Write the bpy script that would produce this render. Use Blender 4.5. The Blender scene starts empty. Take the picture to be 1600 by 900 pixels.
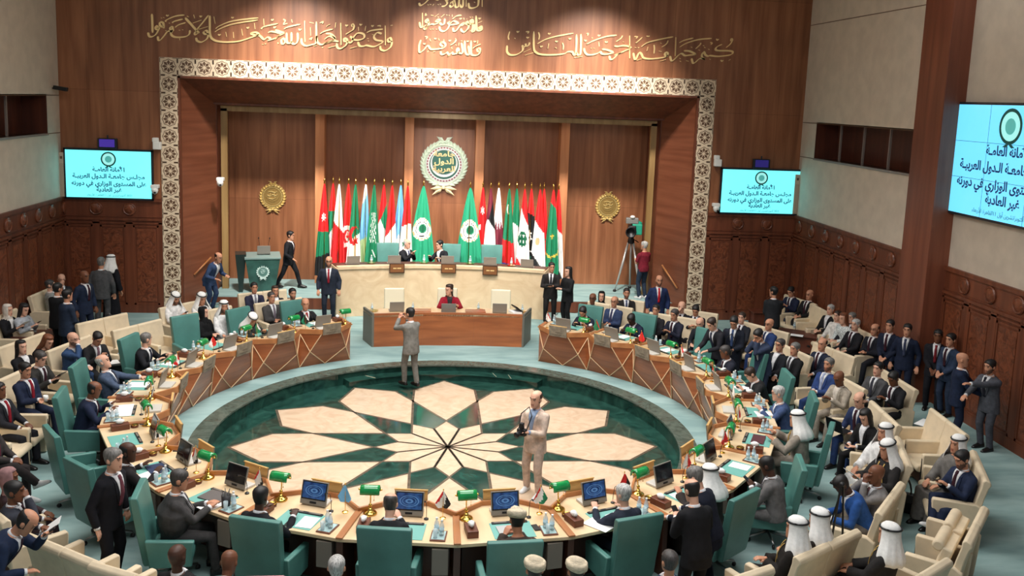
import bpy, math, random
import numpy as np
from mathutils import Vector, Matrix
# ---------------------------------------------------------------- camera, light, exposure
SC = bpy.context.scene
COL = SC.collection
cam_d = bpy.data.cameras.new('camera'); cam_o = bpy.data.objects.new('camera', cam_d); COL.objects.link(cam_o)
F_PX, PITCH, YAW, ROLL = 1417.532, 0.14675, 0.10789, 0.03813
cp, sp, cw, sw = math.cos(PITCH), math.sin(PITCH), math.cos(YAW), math.sin(YAW)
c_fw = Vector((sw*cp, cw*cp, -sp)); c_r = Vector((cw, -sw, 0)); c_u = c_r.cross(c_fw)
c_r2 = c_r*math.cos(ROLL) + c_u*math.sin(ROLL); c_u2 = c_u*math.cos(ROLL) - c_r*math.sin(ROLL)
M3 = Matrix((c_r2, c_u2, -c_fw)).transposed()
cam_o.matrix_world = Matrix.Translation((-0.53125, -15.97268, 6.4)) @ M3.to_4x4()
cam_d.sensor_width = 36; cam_d.lens = F_PX*36/1600
cam_d.shift_x = (800-813.517)/1600; cam_d.shift_y = (362.824-450)/1600
cam_d.clip_end = 200
SC.camera = cam_o
SC.view_settings.view_transform = 'Standard'; SC.view_settings.look = 'None'
SC.view_settings.gamma = 1; SC.view_settings.exposure = 0.4; SC.view_settings.use_curve_mapping = False
W = bpy.data.worlds.new('world'); SC.world = W; W.use_nodes = True
W.node_tree.nodes['Background'].inputs[0].default_value = (0.80, 0.88, 1.0, 1)
W.node_tree.nodes['Background'].inputs[1].default_value = 0.17
def area(name, loc, to, size, power, col=(1, 1, 1), sy=None, spread=math.pi):
    d = bpy.data.lights.new(name, 'AREA'); d.energy = power; d.color = col; d.size = size; d.spread = spread
    if sy: d.shape = 'RECTANGLE'; d.size_y = sy
    o = bpy.data.objects.new(name, d); COL.objects.link(o); o.location = loc
    o.rotation_euler = (Vector(to)-Vector(loc)).to_track_quat('-Z', 'Y').to_euler(); return o
# ceiling luminaires of the hall: one broad soft area light added for the unseen lamps over the ring, spots aimed at the stage, warm strips in the niche
area('hall_light', (0, 0.5, 9.9), (0, 0.5, 0), 7.5, 740, (1, .98, .95), spread=math.radians(125))
for x_, p_ in ((-8.2, 150), (8.2, 40)): area('hall_light', (x_, 1.0, 9.6), (x_*.9, 1.0, 0), 2.2, p_, (1, .97, .93), 9)
for x_ in (-4.2, 0, 4.2): area('stage_light', (x_, 5.5, 9.9), (x_*.9, 11.2, 2.4), .45, 150, (1, .95, .88), spread=math.radians(70))
for x_, w_ in ((-4.9, 2.0), (-2.35, 2.0), (0, 1.5), (2.35, 2.0), (4.9, 2.0)):
    area('niche_light', (x_, 10.85, 5.72), (x_, 11.5, 0), w_, 5, (1, .84, .64), .18)
area('emblem_light', (0, -1.0, 8.4), (.05, 11.9, 4.3), .3, 8, (1, .97, .92), spread=math.radians(13))
area('front_light', (0, -7.5, 9.4), (0, -4.5, 0), 8, 430, (1, .98, .96), 4)

# ---------------------------------------------------------------- helpers
ZR = 0.28      # carpeted hall floor above the sunken marble floor (z = 0)
ZS = 0.62      # stage floor
R = math.radians
def lin(c):
    return tuple(((v/255)/12.92 if v/255 <= .04045 else ((v/255+.055)/1.055)**2.4) for v in c)
MATS = {}
def mat(name, c=(200, 200, 200), rough=.6, metal=0., var=0., scale=8., stretch=(1, 1, 1), c2=None, bump=0., emit=0., spec=.5, alpha=1., trans=0., kind='noise', coat=0., dist=0., lo=.35, hi=.65, detail=4.):
    if name in MATS: return MATS[name]
    m = bpy.data.materials.new(name); m.use_nodes = True; MATS[name] = m
    nt = m.node_tree; b = nt.nodes['Principled BSDF']; L = lin(c)
    b.inputs['Base Color'].default_value = (*L, 1); b.inputs['Roughness'].default_value = rough
    b.inputs['Metallic'].default_value = metal; b.inputs['Specular IOR Level'].default_value = spec
    if coat: b.inputs['Coat Weight'].default_value = coat; b.inputs['Coat Roughness'].default_value = .12
    if trans: b.inputs['Transmission Weight'].default_value = trans; b.inputs['IOR'].default_value = 1.3
    if alpha < 1: b.inputs['Alpha'].default_value = alpha
    if emit: b.inputs['Emission Color'].default_value = (*L, 1); b.inputs['Emission Strength'].default_value = emit
    if c2 is not None or var or bump:
        tc = nt.nodes.new('ShaderNodeTexCoord'); mp = nt.nodes.new('ShaderNodeMapping')
        mp.inputs['Scale'].default_value = tuple(scale*s for s in stretch)
        nt.links.new(tc.outputs['Object'], mp.inputs['Vector'])
        if kind == 'voronoi': n = nt.nodes.new('ShaderNodeTexVoronoi'); out = n.outputs['Distance']
        else:
            n = nt.nodes.new('ShaderNodeTexNoise'); n.inputs['Detail'].default_value = detail; n.inputs['Scale'].default_value = 1; out = n.outputs['Fac']
            n.inputs['Distortion'].default_value = dist
        nt.links.new(mp.outputs['Vector'], n.inputs['Vector'])
        if c2 is None: c2 = tuple(max(0, v*(1-var)) for v in c)
        cr = nt.nodes.new('ShaderNodeValToRGB'); cr.color_ramp.elements[0].position = lo; cr.color_ramp.elements[1].position = hi
        cr.color_ramp.elements[0].color = (*lin(c2), 1); cr.color_ramp.elements[1].color = (*L, 1)
        nt.links.new(out, cr.inputs['Fac']); nt.links.new(cr.outputs['Color'], b.inputs['Base Color'])
        if emit: nt.links.new(cr.outputs['Color'], b.inputs['Emission Color'])
        if bump:
            bp = nt.nodes.new('ShaderNodeBump'); bp.inputs['Strength'].default_value = bump; bp.inputs['Distance'].default_value = .02
            nt.links.new(out, bp.inputs['Height']); nt.links.new(bp.outputs['Normal'], b.inputs['Normal'])
    return m
def wood(name, c, c2, rough=.42, scale=5., stretch=(1, 1, .07), coat=0., panel=None):
    """veneer: stretched grain, slow tone drift and, if asked, the joints between veneer sheets"""
    if name in MATS: return MATS[name]
    m = mat(name, c, rough=rough, c2=c2, scale=scale, stretch=stretch, lo=.3, hi=.72, detail=6, dist=.4, coat=coat)
    nt = m.node_tree; b = nt.nodes['Principled BSDF']
    src = b.inputs['Base Color'].links[0].from_socket
    tc = nt.nodes.new('ShaderNodeTexCoord'); n = nt.nodes.new('ShaderNodeTexNoise'); n.inputs['Scale'].default_value = .45
    nt.links.new(tc.outputs['Object'], n.inputs['Vector'])
    mx = nt.nodes.new('ShaderNodeMix'); mx.data_type = 'RGBA'; mx.blend_type = 'OVERLAY'; mx.inputs[0].default_value = .35
    nt.links.new(src, mx.inputs[6]); nt.links.new(n.outputs['Fac'], mx.inputs[7]); nt.links.new(mx.outputs[2], b.inputs['Base Color'])
    if panel:
        br = nt.nodes.new('ShaderNodeTexBrick'); br.offset = 0; br.inputs['Scale'].default_value = 1
        br.inputs['Brick Width'].default_value = panel[0]; br.inputs['Row Height'].default_value = panel[1]; br.inputs['Mortar Size'].default_value = .006
        br.inputs['Color1'].default_value = (1, 1, 1, 1); br.inputs['Color2'].default_value = (.86, .84, .82, 1); br.inputs['Mortar'].default_value = (.62, .6, .58, 1)
        mp = nt.nodes.new('ShaderNodeMapping'); mp.inputs['Rotation'].default_value = (math.pi/2, 0, 0)
        nt.links.new(tc.outputs['Object'], mp.inputs['Vector']); nt.links.new(mp.outputs['Vector'], br.inputs['Vector'])
        m2 = nt.nodes.new('ShaderNodeMix'); m2.data_type = 'RGBA'; m2.blend_type = 'MULTIPLY'; m2.inputs[0].default_value = 1
        nt.links.new(mx.outputs[2], m2.inputs[6]); nt.links.new(br.outputs['Color'], m2.inputs[7]); nt.links.new(m2.outputs[2], b.inputs['Base Color'])
    return m
class MB:
    """collects shapes and links them as one mesh object"""
    def __init__(s): s.v = []; s.f = []; s.mi = []; s.cur = 0; s.T = None
    def add(s, vs, fs, mi=None):
        o = len(s.v)
        if s.T is not None: vs = [s.T @ Vector(v) for v in vs]
        s.v += [tuple(v) for v in vs]; s.f += [tuple(i+o for i in f) for f in fs]; s.mi += [s.cur if mi is None else mi]*len(fs); return s
    def box(s, c, d, rot=None, mi=None):
        x, y, z = d[0]/2, d[1]/2, d[2]/2
        vs = [Vector(p) for p in ((-x,-y,-z),(x,-y,-z),(x,y,-z),(-x,y,-z),(-x,-y,z),(x,-y,z),(x,y,z),(-x,y,z))]
        if rot is not None: vs = [rot @ v for v in vs]
        return s.add([v+Vector(c) for v in vs], [(0,3,2,1),(4,5,6,7),(0,1,5,4),(1,2,6,5),(2,3,7,6),(3,0,4,7)], mi)
    def rings(s, rings, closed=True, cap=True, mi=None):
        n = len(rings[0]); vs = [p for r in rings for p in r]; fs = []
        for i in range(len(rings)-1):
            for j in range(n if closed else n-1):
                k = (j+1) % n; fs.append((i*n+j, i*n+k, (i+1)*n+k, (i+1)*n+j))
        if cap: fs.append(tuple(range(n-1, -1, -1))); fs.append(tuple((len(rings)-1)*n+j for j in range(n)))
        return s.add(vs, fs, mi)
    def tube(s, pts, rad, n=8, mi=None, cap=True, flat=1., up=None):
        pts = [Vector(p) for p in pts]; m = len(pts)
        if not isinstance(rad, (list, tuple)): rad = [rad]*m
        t = (pts[1]-pts[0]).normalized(); u = Vector(up) if up else (Vector((0, 0, 1)) if abs(t.z) < .9 else Vector((1, 0, 0)))
        a = t.cross(u).normalized(); rs = []
        for i, p in enumerate(pts):
            t = ((pts[min(i+1, m-1)]-p).normalized()+(p-pts[max(i-1, 0)]).normalized())
            t = t.normalized() if t.length > 1e-6 else (pts[min(i+1, m-1)]-p).normalized()
            a = (a - t*a.dot(t)); a = a.normalized() if a.length > 1e-6 else t.orthogonal().normalized(); b = t.cross(a)
            rs.append([p + a*(rad[i]*math.cos(2*math.pi*k/n)) + b*(rad[i]*flat*math.sin(2*math.pi*k/n)) for k in range(n)])
        return s.rings(rs, True, cap, mi)
    def lathe(s, prof, c=(0, 0, 0), n=16, mi=None, sx=1., sy=1.):
        c = Vector(c)
        return s.rings([[c+Vector((r*sx*math.cos(2*math.pi*k/n), r*sy*math.sin(2*math.pi*k/n), z)) for k in range(n)] for r, z in prof], True, True, mi)
    def prism(s, poly, z0, z1, mi=None):
        n = len(poly); vs = [(x, y, z0) for x, y in poly]+[(x, y, z1) for x, y in poly]
        fs = [tuple(range(n-1, -1, -1)), tuple(range(n, 2*n))]+[(i, (i+1) % n, n+(i+1) % n, n+i) for i in range(n)]
        return s.add(vs, fs, mi)
    def ell(s, c, r, rot=None, n=12, m=8, mi=None):
        c = Vector(c); rs = []
        for i in range(m+1):
            th = math.pi*(i+.02)/(m+.04); ring = []
            for k in range(n):
                p = Vector((r[0]*math.sin(th)*math.cos(2*math.pi*k/n), r[1]*math.sin(th)*math.sin(2*math.pi*k/n), -r[2]*math.cos(th)))
                ring.append(c+(rot @ p if rot is not None else p))
            rs.append(ring)
        return s.rings(rs, True, True, mi)
    def mesh(s, name, mats, smooth=False):
        me = bpy.data.meshes.new(name); me.from_pydata(s.v, [], s.f); me.update()
        for m in (mats if isinstance(mats, (list, tuple)) else [mats]): me.materials.append(m)
        if any(s.mi): me.polygons.foreach_set('material_index', s.mi)
        if smooth: me.polygons.foreach_set('use_smooth', [True]*len(me.polygons))
        return me
    def build(s, name, mats, parent=None, smooth=False, bevel=0., loc=None, rz=None, seg=2, auto=None):
        o = bpy.data.objects.new(name, s.mesh(name, mats, smooth or auto is not None)); COL.objects.link(o)
        if parent: o.parent = parent
        if loc is not None: o.location = loc
        if rz is not None: o.rotation_euler = (0, 0, rz)
        if bevel:
            b = o.modifiers.new('bevel', 'BEVEL'); b.width = bevel; b.segments = seg; b.limit_method = 'ANGLE'; b.angle_limit = R(35)
        if auto is not None: o.data.set_sharp_from_angle(angle=R(auto))
        return o
def tag(o, label, cat, group=None):
    o['label'] = label; o['category'] = cat
    if group: o['group'] = group
    return o
def struct(o): o['kind'] = 'structure'; return o
def thing(name, label, cat, loc=(0, 0, 0), rz=0, group=None):
    o = bpy.data.objects.new(name, None); o.empty_display_size = .1; COL.objects.link(o); o.location = loc; o.rotation_euler = (0, 0, rz)
    return tag(o, label, cat, group)
def copy_tree(o, parent=None):
    c = o.copy(); COL.objects.link(c)
    if parent: c.parent = parent
    for ch in KIDS.get(o.name, []): KIDS.setdefault(c.name, []).append(copy_tree(ch, c))
    return c
KIDS = {}
def index_kids(o):
    """note the children of a prototype once, so that copying needs no scene lookups"""
    KIDS[o.name] = list(o.children)
    for c in o.children: index_kids(c)
    return o
def dup(o, loc, rz=0, label=None, group=None):
    c = copy_tree(o); c.location = loc; c.rotation_euler = (0, 0, rz)
    if label: c['label'] = label
    if group: c['group'] = group
    return c
def rot_z(a): return Matrix.Rotation(a, 3, 'Z')
def rot_x(a): return Matrix.Rotation(a, 3, 'X')
def ribbon(mb, pts, w, y0, y1, nib=R(35), mi=None, thin=.3):
    """a pen stroke of changing width standing on a wall (x, z plane) from depth y0 to y1"""
    P = []
    n = len(pts)
    if n > 2:
        for i in range(n-1):
            p0, p1, p2, p3 = (Vector(pts[max(i-1, 0)]), Vector(pts[i]), Vector(pts[i+1]), Vector(pts[min(i+2, n-1)]))
            for k in range(4):
                t = k/4; P.append(.5*((2*p1)+(p2-p0)*t+(2*p0-5*p1+4*p2-p3)*t*t+(3*p1-p0-3*p2+p3)*t**3))
        P.append(Vector(pts[-1]))
    else: P = [Vector(p) for p in pts]
    rs = []; m = len(P)
    for i, p in enumerate(P):
        t = P[min(i+1, m-1)]-P[max(i-1, 0)]
        t = t.normalized() if t.length > 1e-9 else Vector((1, 0))
        nn = Vector((-t.y, t.x)); a = math.atan2(t.y, t.x)
        h = w*(thin+(1-thin)*abs(math.sin(a-nib)))/2*(.45 if i in (0, m-1) else 1)
        a1, a2 = p+nn*h, p-nn*h
        rs.append([(a1.x, y0, a1.y), (a2.x, y0, a2.y), (a2.x, y1, a2.y), (a1.x, y1, a1.y)])
    mb.rings(rs, True, True, mi)
A_T = {'ا': (0xFE8D, 0xFE8E, 0, 0), 'أ': (0xFE83, 0xFE84, 0, 0), 'إ': (0xFE87, 0xFE88, 0, 0), 'ة': (0xFE93, 0xFE94, 0, 0), 'د': (0xFEA9, 0xFEAA, 0, 0), 'ذ': (0xFEAB, 0xFEAC, 0, 0), 'ر': (0xFEAD, 0xFEAE, 0, 0), 'ز': (0xFEAF, 0xFEB0, 0, 0), 'و': (0xFEED, 0xFEEE, 0, 0), 'ى': (0xFEEF, 0xFEF0, 0, 0)}
for ch_, b_ in zip('بتثجحخسشصضطظعغفقكلمنهي', (0xFE8F, 0xFE95, 0xFE99, 0xFE9D, 0xFEA1, 0xFEA5, 0xFEB1, 0xFEB5, 0xFEB9, 0xFEBD, 0xFEC1, 0xFEC5, 0xFEC9, 0xFECD, 0xFED1, 0xFED5, 0xFED9, 0xFEDD, 0xFEE1, 0xFEE5, 0xFEE9, 0xFEF1)):
    A_T[ch_] = (b_, b_+1, b_+2, b_+3)
def arabic(s):
    out = []; i = 0; jp = False
    while i < len(s):
        ch = s[i]
        if ch == 'ل' and i+1 < len(s) and s[i+1] in 'اأإ':
            out.append(chr({'ا': 0xFEFB, 'أ': 0xFEF7, 'إ': 0xFEF9}[s[i+1]]+(1 if jp else 0))); jp = False; i += 2; continue
        if ch == 'ـ': out.append(ch); jp = True; i += 1; continue
        if ch not in A_T: out.append(ch); jp = False; i += 1; continue
        iso, fin, ini, med = A_T[ch]; nx = i+1 < len(s) and (s[i+1] in A_T or s[i+1] == 'ـ')
        if ini and nx: out.append(chr(med if jp else ini)); jp = True
        else: out.append(chr(fin if jp and fin else iso)); jp = False
        i += 1
    return ''.join(reversed(out))
def text_mesh(body, size, m, depth=.004, bold=.0):
    cu = bpy.data.curves.new('text', 'FONT'); cu.body = body; cu.size = size; cu.align_x = 'CENTER'; cu.align_y = 'CENTER'
    cu.extrude = depth; cu.offset = bold; cu.resolution_u = 3; cu.materials.append(m); cu.materials.append(m)
    for i in range(len(body)): cu.body_format[i].material_index = i % 2
    o = bpy.data.objects.new('text', cu); COL.objects.link(o)
    me = bpy.data.meshes.new_from_object(o.evaluated_get(bpy.context.evaluated_depsgraph_get()))
    bpy.data.objects.remove(o); bpy.data.curves.remove(cu); return me
def text(name, body, size, m, loc, rot, parent=None, depth=.004, bold=.0):
    o = bpy.data.objects.new(name, text_mesh(body, size, m, depth, bold)); COL.objects.link(o)
    if parent: o.parent = parent
    o.location = loc; o.rotation_euler = rot; return o
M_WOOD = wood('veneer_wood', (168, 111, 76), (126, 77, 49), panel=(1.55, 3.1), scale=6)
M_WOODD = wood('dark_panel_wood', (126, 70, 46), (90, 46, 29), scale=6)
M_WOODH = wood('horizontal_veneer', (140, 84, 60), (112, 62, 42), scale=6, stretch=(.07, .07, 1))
M_CARVE = mat('carved_wood', (128, 70, 44), rough=.38, c2=(84, 42, 26), scale=7, bump=.9, dist=1.6, lo=.3, hi=.6, coat=.2)
M_BEIGE = mat('beige_wall_panel', (214, 200, 182), rough=.8, var=.05, scale=3)
M_CARPET = mat('teal_carpet', (154, 180, 178), rough=.95, c2=(126, 154, 153), scale=1.6, stretch=(.6, 1.8, 1), spec=.1)
M_GREENM = mat('green_marble', (44, 84, 74), rough=.09, c2=(20, 46, 40), scale=2.4, dist=2.2, lo=.3, hi=.75, detail=8)
M_KERB = mat('grey_green_marble', (90, 104, 95), rough=.2, c2=(66, 80, 73), scale=3, dist=3, detail=8)
M_CREAMM = mat('cream_marble', (214, 190, 164), rough=.22, c2=(196, 168, 140), scale=2.2, dist=2.5, lo=.25, hi=.7)
M_LINE = mat('brown_marble_line', (104, 92, 78), rough=.2, var=.2)
M_IVORY = mat('ivory_band', (226, 206, 178), rough=.5)
M_BROWN = mat('brown_inlay', (104, 76, 56), rough=.5)
M_GOLD = mat('gold_leaf', (244, 212, 150), rough=.35, metal=.35)
M_BRASS = mat('polished_brass', (236, 190, 96), rough=.16, metal=1.)
M_BLACK = mat('black_plastic', (22, 22, 24), rough=.4)
M_GREY = mat('grey_plastic', (130, 128, 124), rough=.45)
M_STEEL = mat('brushed_steel', (176, 176, 176), rough=.3, metal=.9)
M_WHITE = mat('white_plastic', (236, 236, 232), rough=.45)
M_PAPER = mat('white_paper', (246, 246, 244), rough=.8)
M_TEAL = mat('teal_leather', (78, 130, 122), rough=.42, var=.10, scale=3, bump=.05)
M_CREAM = mat('cream_upholstery', (226, 207, 176), rough=.75, var=.06, scale=5, bump=.04)
M_DESKTOP = mat('pale_maple', (232, 206, 168), rough=.3, c2=(216, 184, 142), scale=4, stretch=(1, .2, 1), coat=.2)
M_RIM = wood('orange_wood', (196, 134, 84), (160, 100, 58), rough=.35, stretch=(1, .1, 1))
M_FRONT = wood('desk_front_wood', (186, 108, 62), (140, 76, 42), rough=.3, stretch=(.12, .12, 1), scale=7, coat=.25)

# ---------------------------------------------------------------- the hall
XL, XR, YB = -10.0, 10.06, 8.9
XR2 = 10.42                         # the right wall steps back beyond the pillar     # left wall, right wall, back wall plane
def ring_poly(r, n=96, a0=0., a1=360.): return [(r*math.sin(R(a0+(a1-a0)*k/n)), -r*math.cos(R(a0+(a1-a0)*k/n))) for k in range(n)]
# carpeted floor round the pit
mb = MB(); n = 96; inner = ring_poly(4.52, n); outer = []
for k in range(n):
    a = 360*k/n; dx, dy = math.sin(R(a)), -math.cos(R(a)); t = min(12/max(abs(dx), 1e-6), 12.5/max(abs(dy), 1e-6)); outer.append((dx*t, dy*t))
mb.add([(x, y, ZR) for x, y in inner]+[(x, y, ZR) for x, y in outer], [(k, n+k, n+(k+1) % n, (k+1) % n) for k in range(n)])
struct(mb.build('floor', M_CARPET))
# kerb and riser of the pit
mb = MB(); ri, ro = ring_poly(4.2, n), ring_poly(4.54, n)
mb.rings([[(x, y, z) for (x, y) in p] for p, z in ((ro, ZR-.02), (ro, ZR+.012), (ri, ZR+.012), (ri, ZR-.02))], True, False, 0)
rw = ring_poly(4.235, n)
mb.rings([[(x, y, z) for x, y in rw] for z in (ZR-.02, -.02)], True, False, 1)
mb.rings([[(x, y, ZR-.02) for x, y in p] for p in (ri, rw)], True, False, 0)
for k in range(24):       # pale joints between the kerb stones
    a = R(7.5+15*k); d = Vector((math.sin(a), -math.cos(a), 0)); mb.box(d*4.37+Vector((0, 0, ZR+.0115)), (.012, .33, .004), rot_z(a), 2)
struct(mb.build('trim_1', [M_KERB, M_GREENM, M_LINE]))
# sunken marble floor with the twelve-petal star inlay
mb = MB(); mb.add([(0, 0, 0)]+[(x, y, 0) for x, y in ring_poly(4.24, n)], [(0, k+1, (k+1) % n+1) for k in range(n)], 0)
r0, r1, r2, r3, r4, dl = .95573, 1.35615, 2.61928, 3.33544, 3.91821, 11.386
def pol(r, a): return Vector((r*math.cos(R(a)), r*math.sin(R(a)), 0))
def inset(poly, d):
    c = sum(poly, Vector())/len(poly); out = []; m = len(poly)
    for i in range(m):
        e1 = (poly[i]-poly[i-1]).normalized(); e2 = (poly[(i+1) % m]-poly[i]).normalized()
        n1, n2 = Vector((-e1.y, e1.x, 0)), Vector((-e2.y, e2.x, 0)); b = (n1+n2).normalized(); out.append(poly[i]+b*(d/max(.25, b.dot(n1))))
    return out
def slab(poly, z, mi): mb.add([(p.x, p.y, z) for p in poly], [tuple(range(len(poly)))], mi)
for k in range(12):
    a = 90+30*k-.13
    kite = [pol(0, 0), pol(r0, a-15), pol(r1, a), pol(r0, a+15)]
    pet = [pol(r1, a), pol(r2, a-15), pol(r3, a-dl), pol(r4, a), pol(r3, a+dl), pol(r2, a+15)]
    slab(inset(kite, -.012), .0010, 1); slab(inset(kite, .026), .0022, 2)
    slab(inset(pet, -.028), .0014, 1); slab(inset(pet, .022), .0022, 2)
struct(mb.build('floor_pit', [M_GREENM, M_LINE, M_CREAMM]))
# curved step into the pit on the stage side
mb = MB(); N = 24; st = lambda r, z: [Vector((r*math.sin(R(a)), -r*math.cos(R(a)), z)) for a in np.linspace(180-31.5, 180+31.5, N)]
mb.rings([[q[i] for q in (st(4.24, 0), st(4.24, .145), st(3.93, .145), st(3.93, .13), st(3.96, .13), st(3.96, 0))] for i in range(N)], True, True, 0)
for a in (158, 163, 203): mb.tube([Vector((r*math.sin(R(a+(r-4)*8)), -r*math.cos(R(a+(r-4)*8)), .147)) for r in (3.95, 4.2)], .004, 4, 1)
struct(mb.build('step', [M_GREENM, M_IVORY]))
# back wall above the panelling, with the opening of the stage niche
HT = 10.4
def wallpiece(mb, x0, x1, z0, z1, y=YB, d=.3, mi=0): mb.box(((x0+x1)/2, y+d/2, (z0+z1)/2), (x1-x0, d, z1-z0), None, mi)
mb = MB()
for x0, x1, z0, z1 in ((XL-.4, -7.0, 0, HT), (7.0, XR+.4, 0, HT), (-7.0, 7.0, 6.62, HT)): wallpiece(mb, x0, x1, z0, z1)
struct(mb.build('wall_back', M_WOOD))
# splayed reveal of the niche, jambs and piers, inner back wall, stage floor
mb = MB(); A = [(-7.0, YB+.02, 6.64), (7.0, YB+.02, 6.64)]; yr = 10.5
fo = [(-7.0, YB+.02, .0), (-7.0, YB+.02, 6.64), (7.0, YB+.02, 6.64), (7.0, YB+.02, .0)]
bk = [(-6.38, yr, .0), (-6.38, yr, 5.88), (6.38, yr, 5.88), (6.38, yr, .0)]
mb.add(fo+bk, [(0, 1, 5, 4), (3, 7, 6, 2)], 1); mb.add(fo+bk, [(1, 2, 6, 5)], 0)
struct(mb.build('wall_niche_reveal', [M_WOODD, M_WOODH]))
mb = MB(); mb.box((0, 12.15, 3.2), (13.2, .3, 6.4)); struct(mb.build('wall_niche_back', M_WOOD))
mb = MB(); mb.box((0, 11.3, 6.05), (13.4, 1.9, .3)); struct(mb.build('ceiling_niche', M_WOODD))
mb = MB()
for s in (-1, 1): mb.box((s*6.5, 11.3, 3.2), (.25, 1.7, 6.2))
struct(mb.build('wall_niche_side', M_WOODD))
mb = MB()                                     # pale jamb frame just inside the reveal
for s in (-1, 1): mb.box((s*6.2, 10.58, 3.2), (.17, .12, 5.2))
mb.box((0, 10.58, 5.8), (12.57, .12, .15)); struct(mb.build('trim_2', wood('pale_oak', (172, 140, 92), (140, 108, 64))))
M_PIER = wood('lit_pier_veneer', (206, 142, 98), (176, 112, 72))  # paler than the wall veneer: the light on the piers is in the colour
for x in (-3.6, -1.0, 1.1, 3.66):
    mb = MB(); mb.box((x*1.012, 11.75, 3.18), (.27, .55, 5.12)); struct(mb.build('pillar', M_PIER, bevel=.01))
mb = MB(); mb.box((0, 10.9, ZS/2), (13.9, 2.84, ZS))
struct(mb.build('floor_stage', M_CARPET))
mb = MB(); mb.box((0, 10.2, (ZS+.86)/2), (5.6, .92, .86-ZS)); struct(mb.build('floor_dais', M_CARPET))
mb = MB(); mb.box((0, 9.465, (ZR+ZS)/2), (13.6, .03, ZS-ZR-.03)); struct(mb.build('trim_3', M_WOODD))
for s in (-1, 1):                              # side steps up to the stage
    mb = MB(); mb.box((s*6.55, 9.28, ZR+.085), (.95, .36, .17)); struct(mb.build('step', M_CARPET))
# patterned frame round the niche: ivory band with brown eight-petal rosettes
mb = MB()
for x0, x1, z0, z1 in ((-7.46, -7.0, .28, 7.1), (7.0, 7.46, .28, 7.1), (-7.0, 7.0, 6.64, 7.1)): mb.box(((x0+x1)/2, YB-.02, (z0+z1)/2), (x1-x0, .05, z1-z0), None, 0)
cells = [(-7.23+.4519*i, 6.87, 0) for i in range(33)]+[(s*7.23, 6.87-.4555*i, 1) for s in (-1, 1) for i in range(1, 15)]
yf = YB-.0455
def flat(pts, mi=1): mb.add([(x, yf, z) for x, z in pts], [tuple(range(len(pts)))], mi)
for cx, cz, vert in cells:
    for k in range(8):
        a = R(45*k); u = Vector((math.cos(a), math.sin(a))); v = Vector((-u.y, u.x)); c = Vector((cx, cz))
        q = [c+u*.03, c+u*.105-v*.040, c+u*.170, c+u*.105+v*.040]; flat([(p.x, p.y) for p in q])
        o1, o2 = c+u*.19+v*.0, c+(u*math.cos(R(22.5))+v*math.sin(R(22.5)))*.165; o0 = c+(u*math.cos(R(22.5))-v*math.sin(R(22.5)))*.165
        for p, q2 in ((o0, o1), (o1, o2)):
            t = (q2-p).normalized(); nn = Vector((-t.y, t.x))*.0085; flat([tuple(p-nn), tuple(q2-nn), tuple(q2+nn), tuple(p+nn)])
    for s in (-1, 1):
        for t in (-1, 1):
            if vert: p = (cx+s*.14, cz+.228); w, h = .05, .017
            else: p = (cx+.226, cz+s*.14); w, h = .017, .05
            if t == 1 and not (not vert and cx > 7.1): flat([(p[0]-w, p[1]-h), (p[0]+w, p[1]-h), (p[0]+w, p[1]+h), (p[0]-w, p[1]+h)])
            L = [Vector((cx+s*.215, cz+t*.10)), Vector((cx+s*.215, cz+t*.215)), Vector((cx+s*.10, cz+t*.215))]
            for p0, p1 in zip(L, L[1:]):
                d = (p1-p0).normalized(); nn = Vector((-d.y, d.x))*.0085; flat([tuple(p0-nn), tuple(p1-nn), tuple(p1+nn), tuple(p0+nn)])
struct(mb.build('trim_4', [M_IVORY, M_BROWN]))
mb = MB()
for s in (-1, 1): mb.box((s*6.975, YB-.015, 3.46), (.06, .07, 6.36))
mb.box((0, YB-.015, 6.61), (14.0, .07, .06)); struct(mb.build('trim_5', M_WOODD))
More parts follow.
